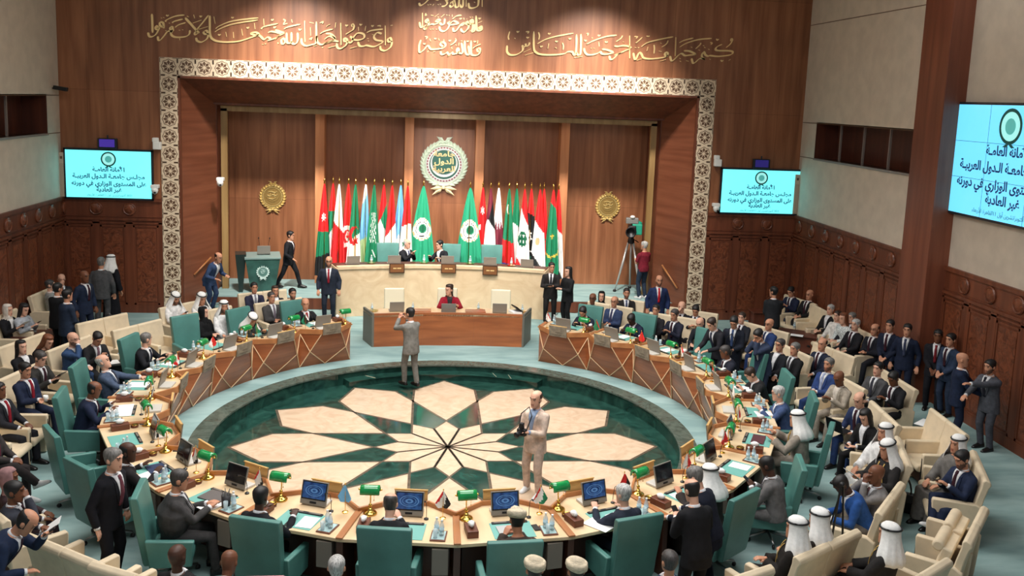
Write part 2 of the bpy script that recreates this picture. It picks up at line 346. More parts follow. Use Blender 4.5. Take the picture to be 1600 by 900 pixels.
# carved panelling (wainscot)
def wainscot(name, p0, p1, npan, ros, zt=3.35, zr=2.82):
    """p0 -> p1 along the wall, seen from the room"""
    p0, p1 = Vector(p0), Vector(p1); d = (p1-p0); L = d.length; d.normalize(); nrm = Vector((d.y, -d.x, 0))
    rot = Matrix((d, -nrm, Vector((0, 0, 1)))).transposed(); mb = MB()
    def b(s0, s1, z0, z1, t0, t1, mi=0): mb.box(p0+d*((s0+s1)/2)+nrm*((t0+t1)/2)+Vector((0, 0, (z0+z1)/2)), (s1-s0, t1-t0, z1-z0), rot, mi)
    b(0, L, 0, zt, -.05, .03); b(0, L, zt-.05, zt+.04, .0, .07); b(0, L, zr-.03, zr+.03, .0, .075); b(0, L, zr-.12, zr-.08, .0, .055); b(0, L, zr+.06, zr+.08, 0, .05); b(0, L, ZR, ZR+.22, .0, .06)
    w = L/npan
    for i in range(npan+1): b(max(0, i*w-.09), min(L, i*w+.09), ZR, zr, .0, .055)
    for i in range(npan):
        s0, s1, z0, z1 = i*w+.09, (i+1)*w-.09, ZR+.22, zr-.16
        for a0, a1, c0, c1 in ((s0, s0+.05, z0, z1), (s1-.05, s1, z0, z1), (s0, s1, z0, z0+.05), (s0, s1, z1-.05, z1)): b(a0, a1, c0, c1, .03, .05)
        b(s0+.09, s1-.09, z0+.09, z1-.09, .025, .043, 1)
        for j in range(7): b(s0+.06, s1-.06, z1+.015+.02*j, z1+.025+.02*j, .03, .05)
    for s in ros:
        c = p0+d*s+Vector((0, 0, (zt+zr)/2+.01)); m4 = Matrix.Translation(c+nrm*.03) @ Matrix((d, Vector((0, 0, 1)), nrm)).transposed().to_4x4()
        mb.T = m4; mb.lathe([(.17, 0), (.17, .03), (.15, .05), (.13, .04), (.11, .05), (.06, .06), (.02, .062)], (0, 0, 0), 20, 1); mb.T = None
    return struct(mb.build(name, [M_WOODD, M_CARVE], auto=40))
wainscot('trim_6', (XL, YB, 0), (-7.47, YB, 0), 3, (.85, 1.70))
wainscot('trim_7', (7.47, YB, 0), (XR, YB, 0), 3, (.90, 1.75))
wainscot('trim_8', (XL, -9, 0), (XL, YB, 0), 22, [17.9-.83*i for i in range(16)])
wainscot('trim_9', (XR, YB, 0), (XR, 2.75, 0), 7, [.45+.86*i for i in range(7)])
wainscot('trim_10', (XR2, 1.75, 0), (XR2, -9, 0), 12, [.75+.86*i for i in range(11)], 3.22, 2.72)
# side walls: beige panels, dark recessed windows, the wooden pillar
def sidewall(name, x, s, wins, y0=-9.0, y1=YB+.3):
    mb = MB(); d = .3; xc = x+s*d/2
    def p(ya, yb, za, zb, mi=0, dx=0): mb.box((xc+dx, (ya+yb)/2, (za+zb)/2), (d, yb-ya, zb-za), None, mi)
    p(y0, y1, 0, 5.06); p(y0, y1, 6.02, HT)
    ys = [y0]+[v for w in wins for v in w]+[y1]
    for a, b in zip(ys[::2], ys[1::2]): p(a, b, 5.06, 6.02)
    for z in (5.06, 6.02, 8.70): mb.box((x-s*.001, (y0+y1)/2, z), (.006, y1-y0, .018), None, 1)
    return struct(mb.build(name, [M_BEIGE, M_BROWN]))
sidewall('wall_left', XL, -1, [(2.6, 8.1)]); sidewall('wall_right', XR, 1, [(2.8, 7.95)], 2.3); sidewall('wall_right', XR2, 1, [], -9.0, 2.3)
M_RECESS = wood('recess_wood', (96, 48, 30), (64, 30, 20)); M_ALU = mat('grey_window_frame', (150, 138, 130), rough=.4, metal=.3)
for i, (x, s, ya, yb) in enumerate(((XL, -1, 2.6, 8.1), (XR, 1, 2.8, 7.95))):
    r = struct(bpy.data.objects.new('window_%d' % (i+1), None)); COL.objects.link(r); r.location = (x, 0, 0)
    mb = MB()
    mb.box((s*.62, (ya+yb)/2, 5.54), (.04, yb-ya, .96)); mb.box((s*.32, (ya+yb)/2, 5.045), (.64, yb-ya, .03)); mb.box((s*.32, (ya+yb)/2, 6.035), (.64, yb-ya, .03))
    for y in (ya, yb): mb.box((s*.32, y, 5.54), (.64, .03, .96))
    mb.build('recess', M_RECESS, r)
    mb = MB(); mb.box((s*.02, (ya+yb)/2, 5.05), (.1, yb-ya, .05)); k = 4
    for j in range(1, k): mb.box((s*.25, ya+(yb-ya)*j/k+.3*s, 5.54), (.05, .045, .96))
    mb.build('window_frame', M_ALU, r)
mb = MB(); mb.box((XR+.22, 2.25, HT/2), (.66, 1.07, HT)); struct(mb.build('pillar_right', wood('pillar_wood', (136, 78, 56), (104, 54, 38)), bevel=.01))
mb = MB(); mb.box((0, 1.5, HT+.1), (21.5, 22, .2)); struct(mb.build('ceiling', mat('ceiling_paint', (190, 186, 180), rough=.9)))
mb = MB(); mb.box((0, -12.6, .9), (24, .3, 1.8)); struct(mb.build('wall_front', M_BEIGE))

# ---------------------------------------------------------------- wall inscriptions, emblems, screens
INSCR = [([[(-7.624,8.188),(-7.617,7.978),(-7.616,7.71)],[(-7.726,7.716),(-7.706,7.628),(-7.64,7.609),(-7.54,7.669),(-7.461,7.806),(-7.459,7.862)],[(-7.46,7.84),(-7.514,7.889),(-7.541,7.836),(-7.505,7.8),(-7.458,7.829)],[(-7.335,7.834),(-7.347,7.968),(-7.42,7.987),(-7.43,7.915),(-7.371,7.873),(-7.327,7.891)],[(-7.486,7.627),(-7.477,7.537),(-7.422,7.54),(-7.32,7.656),(-7.253,7.749),(-7.186,7.774),(-7.109,7.755)],[(-7.109,7.766),(-7.118,7.878),(-7.173,7.864),(-7.163,7.797),(-7.108,7.789)],[(-7.153,7.787),(-7.144,7.675),(-7.034,7.624),(-6.813,7.645),(-6.701,7.711),(-6.677,7.819)],[(-7.292,8.004),(-7.247,8.061),(-7.025,8.161),(-6.815,8.197)],[(-7.116,7.978),(-7.071,8.025),(-6.85,8.091)],[(-7.052,7.87),(-6.962,7.941),(-6.785,8.005)],[(-6.794,8.127),(-6.674,7.998),(-6.5,7.805),(-6.467,7.761),(-6.546,7.713),(-6.556,7.758),(-6.477,7.851)],[(-6.499,7.85),(-6.364,8.013),(-6.206,8.221)],[(-6.223,7.727),(-6.255,7.827),(-6.334,7.79),(-6.301,7.735),(-6.216,7.732),(-6.258,7.613),(-6.393,7.529),(-6.503,7.558),(-6.524,7.635)],[(-6.608,8.001),(-6.385,8.09)],[(-6.455,7.852),(-6.221,7.934)],[(-6.173,8.212),(-6.175,7.999),(-6.168,7.707),(-6.08,7.599),(-5.924,7.561),(-5.701,7.559),(-5.432,7.593),(-5.139,7.697),(-4.914,7.786)],[(-4.914,7.774),(-5.003,7.838),(-5.138,7.81),(-5.049,7.768),(-4.914,7.763),(-4.802,7.666),(-4.711,7.727),(-4.621,7.685)],[(-6.032,7.882),(-5.92,7.966),(-5.584,8.104),(-4.946,8.212)],[(-6.055,7.798),(-5.921,7.887),(-5.585,8.026),(-4.957,8.156)],[(-4.7,7.84),(-4.598,7.879),(-4.35,7.833)],[(-4.35,7.829),(-4.508,7.713),(-4.711,7.636)],[(-4.868,7.923),(-4.8,7.994),(-4.44,8.089)],[(-4.514,7.922),(-4.378,7.883),(-4.299,7.841),(-4.424,7.767),(-4.514,7.684)],[(-4.356,7.691),(-4.345,7.589),(-4.288,7.58),(-4.254,7.661),(-4.311,7.716),(-4.345,7.68)],[(-4.22,7.867),(-4.209,7.629),(-4.152,7.598),(-4.095,7.634),(-4.096,7.884)],[(-4.095,7.646),(-4.061,7.59),(-3.982,7.594),(-3.93,7.687),(-3.937,7.88)],[(-3.756,8.194),(-3.743,7.65)],[(-3.834,7.737),(-3.823,7.612),(-3.72,7.548),(-3.561,7.589),(-3.458,7.673),(-3.454,8.185)],[(-3.448,7.822),(-3.424,7.664),(-3.332,7.599),(-3.241,7.626),(-3.059,7.707),(-2.875,7.699)],[(-3.242,7.74),(-3.105,7.826),(-2.967,7.752),(-3.15,7.664),(-3.264,7.625)],[(-3.209,7.889),(-3.06,7.873),(-2.945,7.753)],[(-2.822,8.18),(-2.806,7.611)],[(-2.921,7.651),(-2.897,7.538),(-2.805,7.519),(-2.691,7.604),(-2.646,7.698),(-2.658,7.766),(-2.727,7.785),(-2.726,7.717),(-2.657,7.708)],[(-2.646,7.709),(-2.554,7.679),(-2.509,7.772),(-2.578,7.849)],[(-2.531,7.748),(-2.418,7.913),(-2.304,7.941),(-2.211,7.9),(-2.221,7.808),(-2.37,7.755),(-2.532,7.771)],[(-2.37,7.71),(-2.323,7.609),(-2.23,7.601),(-2.138,7.628),(-1.953,7.602),(-1.769,7.69),(-1.701,7.762)],[(-1.712,7.761),(-1.886,7.777),(-1.952,7.865),(-1.866,7.972),(-1.75,7.943)],[(-1.661,8.164),(-1.648,7.649)],[(-1.48,7.748),(-1.517,7.85),(-1.586,7.813),(-1.562,7.745),(-1.48,7.748),(-1.513,7.609),(-1.651,7.511),(-1.767,7.541),(-1.78,7.632)],[(-2.143,7.96),(-2.005,8.023),(-1.717,8.07)],[(-2.694,7.89),(-2.58,7.963),(-2.5,8.024),(-2.478,8.116),(-2.524,8.159),(-2.517,8.091)],[(-3.357,7.871),(-3.243,7.945),(-3.027,8.011)],[(-4.288,7.954),(-4.175,8.016),(-3.869,8.098)]],
[[(-6.583,8.215),(-6.557,8.127)],[(-6.073,8.194),(-6.042,8.016)],[(-5.373,7.912),(-5.345,7.744)],[(-5.586,7.823),(-5.577,7.666)],[(-5.776,7.815),(-5.755,7.692)],[(-5.047,8.073),(-5.026,7.916)],[(-4.811,8.196),(-4.8,8.028)],[(-4.852,7.539),(-4.813,7.537)],[(-4.779,7.554),(-4.739,7.549)],[(-6.96,7.807),(-6.925,7.804)],[(-6.88,7.821),(-6.845,7.818)],[(-7.404,8.099),(-7.374,8.093)],[(-7.351,8.112),(-7.316,8.107)],[(-4.458,7.597),(-4.422,7.585)],[(-7.209,7.978),(-7.178,7.971)],[(-7.3,7.78),(-7.261,7.775)],[(-6.428,8.2),(-6.402,8.167),(-6.373,8.202)],[(-5.628,8.203),(-5.601,8.178),(-5.572,8.206)],[(-5.238,7.963),(-5.212,7.93),(-5.182,7.972)],[(-5.967,7.75),(-5.94,7.722),(-5.904,7.755)],[(-4.609,8.194),(-4.586,8.162),(-4.552,8.199)],[(-4.553,8.005),(-4.526,7.977),(-4.489,8.013)],[(-7.266,8.183),(-7.241,8.151),(-7.205,8.184)],[(-6.749,8.174),(-6.705,8.153)],[(-6.946,7.606),(-6.936,7.55)],[(-2.168,8.13),(-2.189,8.003)],[(-2.948,8.185),(-2.97,8.048)],[(-3.608,8.03),(-3.596,7.815)],[(-2.363,8.098),(-2.35,7.996)],[(-2.129,7.812),(-2.09,7.804)],[(-2.112,7.748),(-2.075,7.741)],[(-2.004,7.92),(-1.962,7.911)],[(-4.458,7.584),(-4.424,7.574)],[(-3.309,7.532),(-3.275,7.522)],[(-2.018,8.159),(-1.995,8.126),(-1.961,8.162)],[(-2.696,8.14),(-2.668,8.107),(-2.632,8.141)],[(-2.329,8.179),(-2.301,8.147),(-2.265,8.18)],[(-1.808,7.975),(-1.78,7.942),(-1.746,7.975)],[(-3.908,7.983),(-3.88,7.946),(-3.839,7.981)],[(-2.575,7.529),(-2.403,7.582)],[(-3.149,7.516),(-2.943,7.582)],[(-3.515,7.546),(-3.447,7.571)],[(-1.868,8.143),(-1.788,8.158),(-1.799,8.124)],[(-3.631,8.159),(-3.517,8.141)],[(-3.37,8.148),(-3.279,8.193),(-3.301,8.135)],[(-3.198,8.072),(-3.096,8.133)],[(-4.096,8.212),(-4.073,8.129)],[(-4.31,8.202),(-4.254,8.171),(-4.299,8.078),(-4.197,8.105)],[(-3.641,7.722),(-3.561,7.76),(-3.595,7.702)],[(-1.522,8.171),(-1.465,8.185)]]),
([[(-0.778,8.794),(-0.758,8.74),(-0.711,8.738),(-0.618,8.802),(-0.545,8.879),(-0.472,8.956),(-0.358,8.925),(-0.282,8.892),(-0.208,8.95)],[(-0.184,8.73),(-0.09,8.753),(-0.036,8.83),(-0.095,8.937),(-0.134,9.009)],[(-0.036,8.848),(0.026,9.017)],[(0.022,8.777),(0.071,8.728),(0.139,8.792),(0.096,8.864),(0.04,8.815)],[(0.129,9.022),(0.174,8.766),(0.228,8.728),(0.272,8.789),(0.28,9.029)],[(0.281,8.808),(0.355,8.734),(0.385,8.813),(0.375,9.034)],[(0.46,9.038),(0.468,8.758)],[(0.531,8.857),(0.55,8.747),(0.63,8.723),(0.762,8.775),(0.793,8.869),(0.793,8.98)],[(0.886,9.059),(0.895,8.772)],[(-0.688,8.54),(-0.676,8.189)],[(-0.758,8.297),(-0.727,8.172),(-0.652,8.181),(-0.568,8.241)],[(-0.522,8.289),(-0.553,8.38),(-0.599,8.341),(-0.569,8.291),(-0.517,8.299),(-0.533,8.196),(-0.603,8.119),(-0.645,8.15)],[(-0.613,8.118),(-0.511,8.215),(-0.437,8.256),(-0.361,8.25)],[(-0.194,8.36),(-0.27,8.39),(-0.329,8.335),(-0.23,8.317),(-0.361,8.25)],[(-0.23,8.317),(-0.172,8.259),(-0.107,8.28),(-0.091,8.42)],[(-0.228,8.21),(-0.207,8.118),(-0.111,8.085),(-0.018,8.145),(0.036,8.259),(-0.003,8.313),(0.053,8.353)],[(0.036,8.277),(0.147,8.366),(0.272,8.307),(0.149,8.273),(0.055,8.256)],[(0.108,8.411),(0.219,8.499),(0.351,8.524)],[(0.133,8.189),(0.154,8.106),(0.22,8.118),(0.302,8.234),(0.357,8.301),(0.418,8.323),(0.396,8.272),(0.343,8.273)],[(0.643,8.305),(0.592,8.396),(0.643,8.421),(0.664,8.34),(0.586,8.299),(0.538,8.291)],[(0.548,8.282),(0.511,8.37),(0.467,8.316),(0.548,8.278),(0.532,8.188),(0.443,8.091),(0.366,8.121),(0.349,8.18)],[(0.658,8.315),(0.664,8.241),(0.648,8.115),(0.709,8.14),(0.709,8.308)],[(0.74,8.533),(0.77,8.199),(0.819,8.142),(0.899,8.167),(0.892,8.257),(0.832,8.23),(0.879,8.182)],[(-0.356,8.454),(-0.255,8.533)],[(-0.196,8.443),(-0.103,8.531)],[(-0.71,7.835),(-0.754,7.684),(-0.741,7.507),(-0.638,7.568),(-0.528,7.694),(-0.44,7.6),(-0.251,7.616),(-0.1,7.652),(-0.055,7.742),(-0.133,7.808),(-0.193,7.742),(-0.12,7.683)],[(-0.18,7.812),(-0.122,7.767)],[(-0.174,7.559),(-0.162,7.481),(-0.073,7.489),(-0.002,7.539),(0.028,7.489),(0.094,7.515),(0.131,7.544),(0.161,7.499),(0.284,7.538),(0.304,7.627),(0.261,7.653),(0.26,7.574),(0.364,7.522),(0.412,7.581),(0.371,7.808)],[(0.455,7.867),(0.472,7.625),(0.517,7.51),(0.593,7.517),(0.556,7.741)],[(0.627,7.875),(0.636,7.556),(0.69,7.491),(0.823,7.508),(0.878,7.604),(0.862,7.679),(0.796,7.657),(0.821,7.598),(0.878,7.614)],[(0.681,7.671),(0.755,7.731),(0.887,7.793)],[(0.069,7.72),(0.181,7.799),(0.23,7.886)]],
[[(-0.561,8.758),(-0.52,8.751)],[(-0.496,8.771),(-0.462,8.763)],[(-0.289,8.781),(-0.255,8.771)],[(-0.233,8.793),(-0.198,8.785)],[(0.673,8.886),(0.709,8.873)],[(-0.392,8.785),(-0.419,8.734)],[(0.57,8.492),(0.611,8.482)],[(0.629,8.494),(0.668,8.485)],[(-0.594,8.536),(-0.607,8.474),(-0.565,8.5)],[(-0.461,8.492),(-0.389,8.48)],[(-0.054,8.518),(-0.02,8.505)],[(0.007,8.512),(0.041,8.5)],[(0.803,8.346),(0.91,8.401)],[(-0.481,8.128),(-0.443,8.118)],[(-0.415,8.131),(-0.377,8.121)],[(-0.32,8.135),(-0.282,8.126)],[(-0.26,8.145),(-0.226,8.136)],[(-0.281,8.456),(-0.249,8.444)],[(0.105,8.531),(0.106,8.476)],[(0.306,8.448),(0.331,8.425),(0.363,8.452)],[(0.41,8.462),(0.426,8.416)],[(0.486,8.443),(0.51,8.429)],[(0.812,8.48),(0.838,8.454),(0.87,8.483)],[(0.582,8.116),(0.628,8.155)],[(-0.608,7.923),(-0.542,7.917),(-0.582,7.855)],[(0.345,7.784),(0.382,7.771)],[(0.211,7.741),(0.248,7.727)],[(0.36,7.859),(0.393,7.85)],[(0.031,7.864),(0.059,7.835),(0.088,7.87)],[(0.513,7.866),(0.542,7.841),(0.572,7.869)],[(0.703,7.869),(0.733,7.838),(0.763,7.87)],[(0.808,7.887),(0.801,7.804)],[(-0.475,7.873),(-0.451,7.809)],[(-0.353,7.897),(-0.329,7.87),(-0.3,7.898)],[(-0.243,7.893),(-0.228,7.837)],[(-0.106,7.871),(-0.095,7.825)],[(-0.642,7.754),(-0.617,7.723),(-0.584,7.755)],[(0.305,7.805),(0.297,7.729)],[(0.108,7.684),(0.129,7.629)],[(-0.382,7.532),(-0.321,7.544)],[(0.001,7.426),(0.085,7.477)],[(-0.506,7.56),(-0.529,7.522)],[(0.197,7.912),(0.226,7.898)]]),
([[(1.602,7.788),(1.608,7.617),(1.704,7.541),(1.868,7.558),(2.009,7.655),(2.031,7.736),(2.014,7.816)],[(2.03,7.756),(2.097,7.79),(2.105,7.861)],[(2.108,7.79),(2.179,7.813),(2.211,7.895)],[(2.309,8.191),(2.327,7.749),(2.404,7.631),(2.551,7.587),(2.842,7.589),(3.153,7.632),(3.255,7.688),(3.38,7.693),(3.436,7.618),(3.486,7.677),(3.48,8.163)],[(3.49,7.677),(3.551,7.619),(3.611,7.682),(3.598,8.178)],[(2.415,7.864),(2.618,7.984),(2.925,8.088),(3.389,8.189)],[(3.699,7.808),(3.737,7.688),(3.845,7.631),(4.053,7.671),(4.155,7.726),(4.2,7.677),(4.306,7.667),(4.514,7.721),(4.342,7.785),(4.194,7.799)],[(3.768,7.913),(3.972,8.023),(4.281,8.138),(4.584,8.192)],[(4.413,7.635),(4.439,7.544),(4.523,7.558),(4.643,7.685),(4.725,7.73)],[(4.538,7.9),(4.638,7.894),(4.803,7.922),(4.995,7.877),(4.812,7.772),(4.551,7.654)],[(4.944,8.196),(4.978,7.585)],[(5.07,7.74),(5.112,7.591),(5.153,7.571),(5.237,7.747),(5.307,7.707),(5.356,7.623),(5.515,7.597),(5.738,7.617),(5.982,7.671),(6.04,7.76),(5.975,7.789),(5.962,7.713),(6.048,7.699)],[(5.284,7.911),(5.466,8.037),(5.863,8.151),(6.162,8.218)],[(6.236,8.21),(6.251,7.704)],[(6.105,7.698),(6.146,7.58),(6.213,7.594),(6.34,7.729),(6.427,7.776),(6.52,7.726),(6.633,7.741),(6.834,7.772)],[(6.489,7.855),(6.648,7.85),(6.834,7.772)],[(6.717,7.658),(6.759,7.54),(6.826,7.554),(6.955,7.668),(7.092,7.652),(7.01,7.692),(7.004,7.779),(7.056,7.846),(7.095,7.772),(7.177,7.738),(7.244,7.756),(7.473,7.744),(7.811,7.802),(7.869,7.881),(7.758,7.909),(7.439,7.902),(7.379,7.947),(7.431,8.014),(7.552,8.074)],[(6.359,7.946),(6.543,8.062),(6.875,8.174),(7.246,8.223)],[(6.34,8.064),(6.471,8.135),(6.726,8.21)]],
[[(1.661,8.162),(1.625,8.02),(1.648,7.941)],[(1.79,7.992),(1.824,7.979)],[(1.849,8.181),(1.879,8.148),(1.911,8.184)],[(2.093,8.172),(2.175,8.175),(2.14,8.128)],[(2.119,8.038),(2.151,8.008),(2.185,8.037)],[(2.434,8.177),(2.468,8.088),(2.452,7.976)],[(2.703,8.165),(2.736,8.138),(2.772,8.164)],[(2.5,7.817),(2.532,7.786),(2.567,7.816)],[(2.725,7.888),(2.71,7.755)],[(2.913,7.784),(2.951,7.772)],[(2.909,7.972),(2.941,7.941),(2.976,7.971)],[(3.098,7.924),(3.133,7.845),(3.127,7.743)],[(3.269,8.059),(3.302,8.03),(3.338,8.06)],[(3.754,8.196),(3.806,8.198),(3.777,8.146)],[(4.069,8.179),(4.102,8.15),(4.136,8.18)],[(3.699,8.031),(3.732,7.996),(3.766,8.026)],[(4.1,7.988),(4.122,7.877)],[(4.277,8.016),(4.31,7.981),(4.347,8.011)],[(3.882,7.816),(3.92,7.807)],[(3.961,7.819),(3.999,7.811)],[(3.44,7.543),(3.668,7.583)],[(2.052,7.626),(2.245,7.725)],[(2.096,7.547),(2.321,7.628)],[(3.901,8.097),(3.935,8.082)],[(4.764,8.021),(4.803,8.008)],[(4.576,8.019),(4.704,8.111),(4.749,8.188)],[(5.122,8.0),(5.228,8.095),(5.302,8.169)],[(5.078,8.181),(5.168,8.174),(5.126,8.129)],[(5.106,7.888),(5.152,7.877)],[(5.189,7.891),(5.23,7.88)],[(5.473,7.919),(5.447,7.799)],[(5.638,7.98),(5.655,7.873),(5.652,7.743)],[(5.854,7.924),(5.983,8.016),(6.027,8.115)],[(5.782,7.818),(5.866,7.808)],[(5.813,8.039),(5.848,8.023)],[(6.679,7.966),(6.718,7.953)],[(6.813,7.922),(6.93,8.036),(6.953,8.091)],[(6.894,7.898),(6.94,7.885)],[(7.014,8.024),(7.054,8.011)],[(7.052,7.976),(7.089,7.963)],[(7.168,7.931),(7.21,7.918)],[(7.219,8.113),(7.271,8.094),(7.235,8.053)],[(7.382,8.218),(7.412,8.182),(7.451,8.214)],[(7.672,7.992),(7.789,8.095),(7.844,8.216),(7.802,8.236),(7.795,8.171)],[(6.372,7.65),(6.413,7.635)],[(6.388,7.575),(6.427,7.559)],[(6.563,7.591),(6.644,7.577)],[(7.223,7.664),(7.261,7.648)],[(7.548,7.649),(7.585,7.616),(7.621,7.648)],[(7.777,7.642),(7.824,7.683)],[(5.833,7.545),(5.998,7.596)],[(5.182,7.54),(5.314,7.589)],[(5.412,8.206),(5.468,8.198),(5.5,8.214)]])]
for (st, mk), nm in zip(INSCR, ('long gold Arabic calligraphy line above the left half of the niche', 'three stacked gold Arabic calligraphy lines above the middle of the niche', 'long gold Arabic calligraphy line above the right half of the niche')):
    t = thing('wall_inscription', nm, 'inscription', (0, YB, 0))
    mb = MB()
    for s in st: ribbon(mb, s, .062 if 'three' not in nm else .06, -.035, .0)
    for s in mk: ribbon(mb, s, .036, -.03, .0, thin=.6)
    mb.build('lettering', M_GOLD, t)
XZ = Matrix.Rotation(math.pi/2, 4, 'X')       # local z -> towards the room (-y), local y -> up
def leaf(mb, c, d, l, w, t, mi=None):
    c, d = Vector(c), Vector(d).normalized(); n = Vector((-d.y, d.x, 0)); z = Vector((0, 0, 1))
    mb.add([c, c+d*l*.4+n*w/2, c+d*l, c+d*l*.4-n*w/2, c+d*l*.45+z*t], [(0, 4, 1), (1, 4, 2), (2, 4, 3), (3, 4, 0), (0, 1, 2, 3)], mi)
def emblem(parent, s, mats, text_size=None, depth=1., nleaf=18):
    """wreath, ribbon, ring of links, crescents, disc and script; s = radius of the wreath"""
    leafm, whitem, ringm, discm, goldm = mats; d = depth
    mb = MB(); mb.T = XZ
    mb.lathe([(.80*s, 0), (.80*s, .03*d), (.68*s, .045*d), (.66*s, .0)], n=40)
    for side in (-1, 1):
        for k in range(nleaf):
            a = R(-78+side*0+ (166*k/(nleaf-1))); a = a if side > 0 else math.pi-a
            p = Vector((math.cos(a), math.sin(a), 0)); t = Vector((-p.y, p.x, 0))*side
            leaf(mb, p*.74*s+Vector((0, 0, .03*d)), t+p*.42, .30*s, .13*s, .045*d); leaf(mb, p*.74*s+Vector((0, 0, .035*d)), t-p*.35, .24*s, .11*s, .04*d)
    for sd in (-1, 1): leaf(mb, (sd*.02*s, .86*s, .03*d), (sd*.8, .45, 0), .32*s, .16*s, .04*d)
    mb.build('wreath', leafm, parent)
    mb = MB(); mb.T = XZ
    for sd in (-1, 1):
        leaf(mb, (0, -.86*s, .045*d), (sd, -.12, 0), .5*s, .2*s, .05*d); leaf(mb, (0, -.84*s, .04*d), (sd*.75, -.55, 0), .52*s, .16*s, .04*d)
    mb.ell((0, -.86*s, .05*d), (.08*s, .07*s, .05*d)); mb.build('ribbon', M_BOW if text_size else leafm, parent)
    mb = MB(); mb.T = XZ; mb.lathe([(.66*s, 0), (.66*s, .05*d), (0.001, .05*d)], n=40); mb.build('plate', whitem, parent)
    mb = MB(); mb.T = XZ
    for k in range(36):
        a = R(10*k); p = Vector((math.cos(a), math.sin(a), 0))*.615*s; mb.box(p+Vector((0, 0, .055*d)), (.045*s, .075*s, .014*d), rot_z(a))
    mb.build('link_ring', ringm, parent)
    mb = MB(); mb.T = XZ
    def cres(r0, c0, r1, c1, z, mi):
        N = 28; o = [(r0*math.cos(R(360*i/N)), c0+r0*math.sin(R(360*i/N)), z) for i in range(N)]; q = [(r1*math.cos(R(360*i/N)), c1+r1*math.sin(R(360*i/N)), z) for i in range(N)]
        mb.add(o+q, [(i, (i+1) % N, N+(i+1) % N, N+i) for i in range(N)], mi)
    cres(.545*s, -.0, .45*s, .085*s, .0545*d, 0); cres(.50*s, .03*s, .455*s, .075*s, .0565*d, 1)
    mb.build('crescent', [discm, whitem], parent)
    mb = MB(); mb.T = XZ; mb.lathe([(.44*s, .05*d), (.44*s, .062*d), (.43*s, .066*d), (.001, .066*d)], n=36)
    for v in mb.v[:]: pass
    o = mb.build('disc', discm, parent); o.location = (0, 0, .085*s)
    if text_size:
        o = text('inscription', arabic('جامعة')+'\n'+arabic('الدول')+'\n'+arabic('العربية'), text_size, goldm, (0, -.072*d, .11*s), (math.pi/2, 0, 0), parent, .006, .006); o.scale = (1.15, .95, 1)
    else:
        mb = MB()
        for q in ([(-.3, .2), (-.1, .26), (.15, .2), (.3, .26)], [(-.32, .02), (-.15, -.06), (0, .06), (.2, -.02), (.32, .08)], [(-.25, -.18), (0, -.24), (.22, -.14)], [(.12, .18), (.12, -.1)], [(-.12, .14), (-.18, -.14)]):
            ribbon(mb, [(x*s, z*s+.085*s) for x, z in q], .07*s, -.085*d, -.066*d)
        mb.build('inscription', goldm, parent)
M_LEAFW = mat('pale_green_enamel', (228, 242, 224), rough=.45); M_MAROON = mat('maroon_enamel', (140, 70, 78), rough=.4); M_EMG = mat('emblem_green', (26, 92, 78), rough=.35)
M_SILVER = mat('pale_enamel', (236, 238, 236), rough=.35); M_OLDG = mat('old_gold', (226, 200, 134), rough=.38, metal=.4); M_OLDD = mat('dark_old_gold', (160, 130, 74), rough=.45, metal=.4); M_BOW = mat('cream_ribbon', (232, 216, 172), rough=.4)
t = thing('emblem', 'large pale wreath emblem with green disc of gold script on the niche wall', 'emblem', (.05, 11.97, 4.30)); emblem(t, .83, (M_LEAFW, M_SILVER, M_MAROON, M_EMG, M_GOLD), .24, 1.6)
for x, z, lb in ((-5.09, 3.17, 'round gold wreath medallion on the niche wall above the lectern'), (5.22, 3.14, 'round gold wreath medallion on the niche wall left of the television camera')):
    t = thing('wall_medallion', lb, 'medallion', (x, 12.0, z)); emblem(t, .46, (M_OLDG, M_OLDD, M_OLDG, M_OLDD, M_OLDG), None, 1.2, 13)
# screens
M_CYAN = mat('screen_cyan', (112, 232, 238), rough=.3, emit=.92); M_BLUE = mat('screen_blue', (104, 202, 240), rough=.3, emit=.85); M_NAVY = mat('screen_text', (24, 62, 112), rough=.5, emit=.35); M_SGREEN = mat('screen_green', (24, 110, 104), rough=.5)
M_SPALE = mat('screen_pale', (150, 226, 222), rough=.4, emit=.7); M_BEZ = mat('dark_bezel', (24, 40, 50), rough=.35)
LINES = (('الأمانة العامـة', .60, .25), ('مجلـس جامعـة الـدول العربيـة', .455, .25), ('على المستوى الوزاري في دورته', .30, .25), ('غير العادية', .17, .25))
def slide(parent, w, h, k, m):
    """the picture shown on a screen, in the screen's own x (right) and z (up)"""
    mb = MB(); mb.box((0, -.004, 0), (w, .008, h)); mb.build('display', m, parent)
    e = MB(); e.T = Matrix.Translation((0, -.008, h*.32)) @ XZ
    for r0, r1, mi in ((.155, .125, 0), (.125, .0, 1), (.110, .102, 0), (.07, .0, 2)):
        e.lathe([(r0*h, 0), (r0*h, .002+.001*mi), (max(r1*h, .001), .002+.001*mi)], n=32, mi=mi)
    for s in (-1, 1): leaf(e, (0, -.155*h, .002), (s, -.3, 0), .09*h, .03*h, .004, 0)
    e.build('slide_emblem', [M_SGREEN, M_SPALE, mat('screen_teal', (84, 176, 170), rough=.4, emit=.5)], parent)
    for body, v, sz in LINES:
        text('slide_lettering', arabic(body), sz*k, M_NAVY, (0, -.010, (v-.5)*h), (math.pi/2, 0, 0), parent, .001, .008*k)
    text('slide_lettering', arabic('القاهرة: الأربعاء ')+'11'+arabic(' أكتوبر/تشرين أول ')+'2023', .115*k, M_SGREEN, (0, -.010, -.445*h), (math.pi/2, 0, 0), parent, .001)
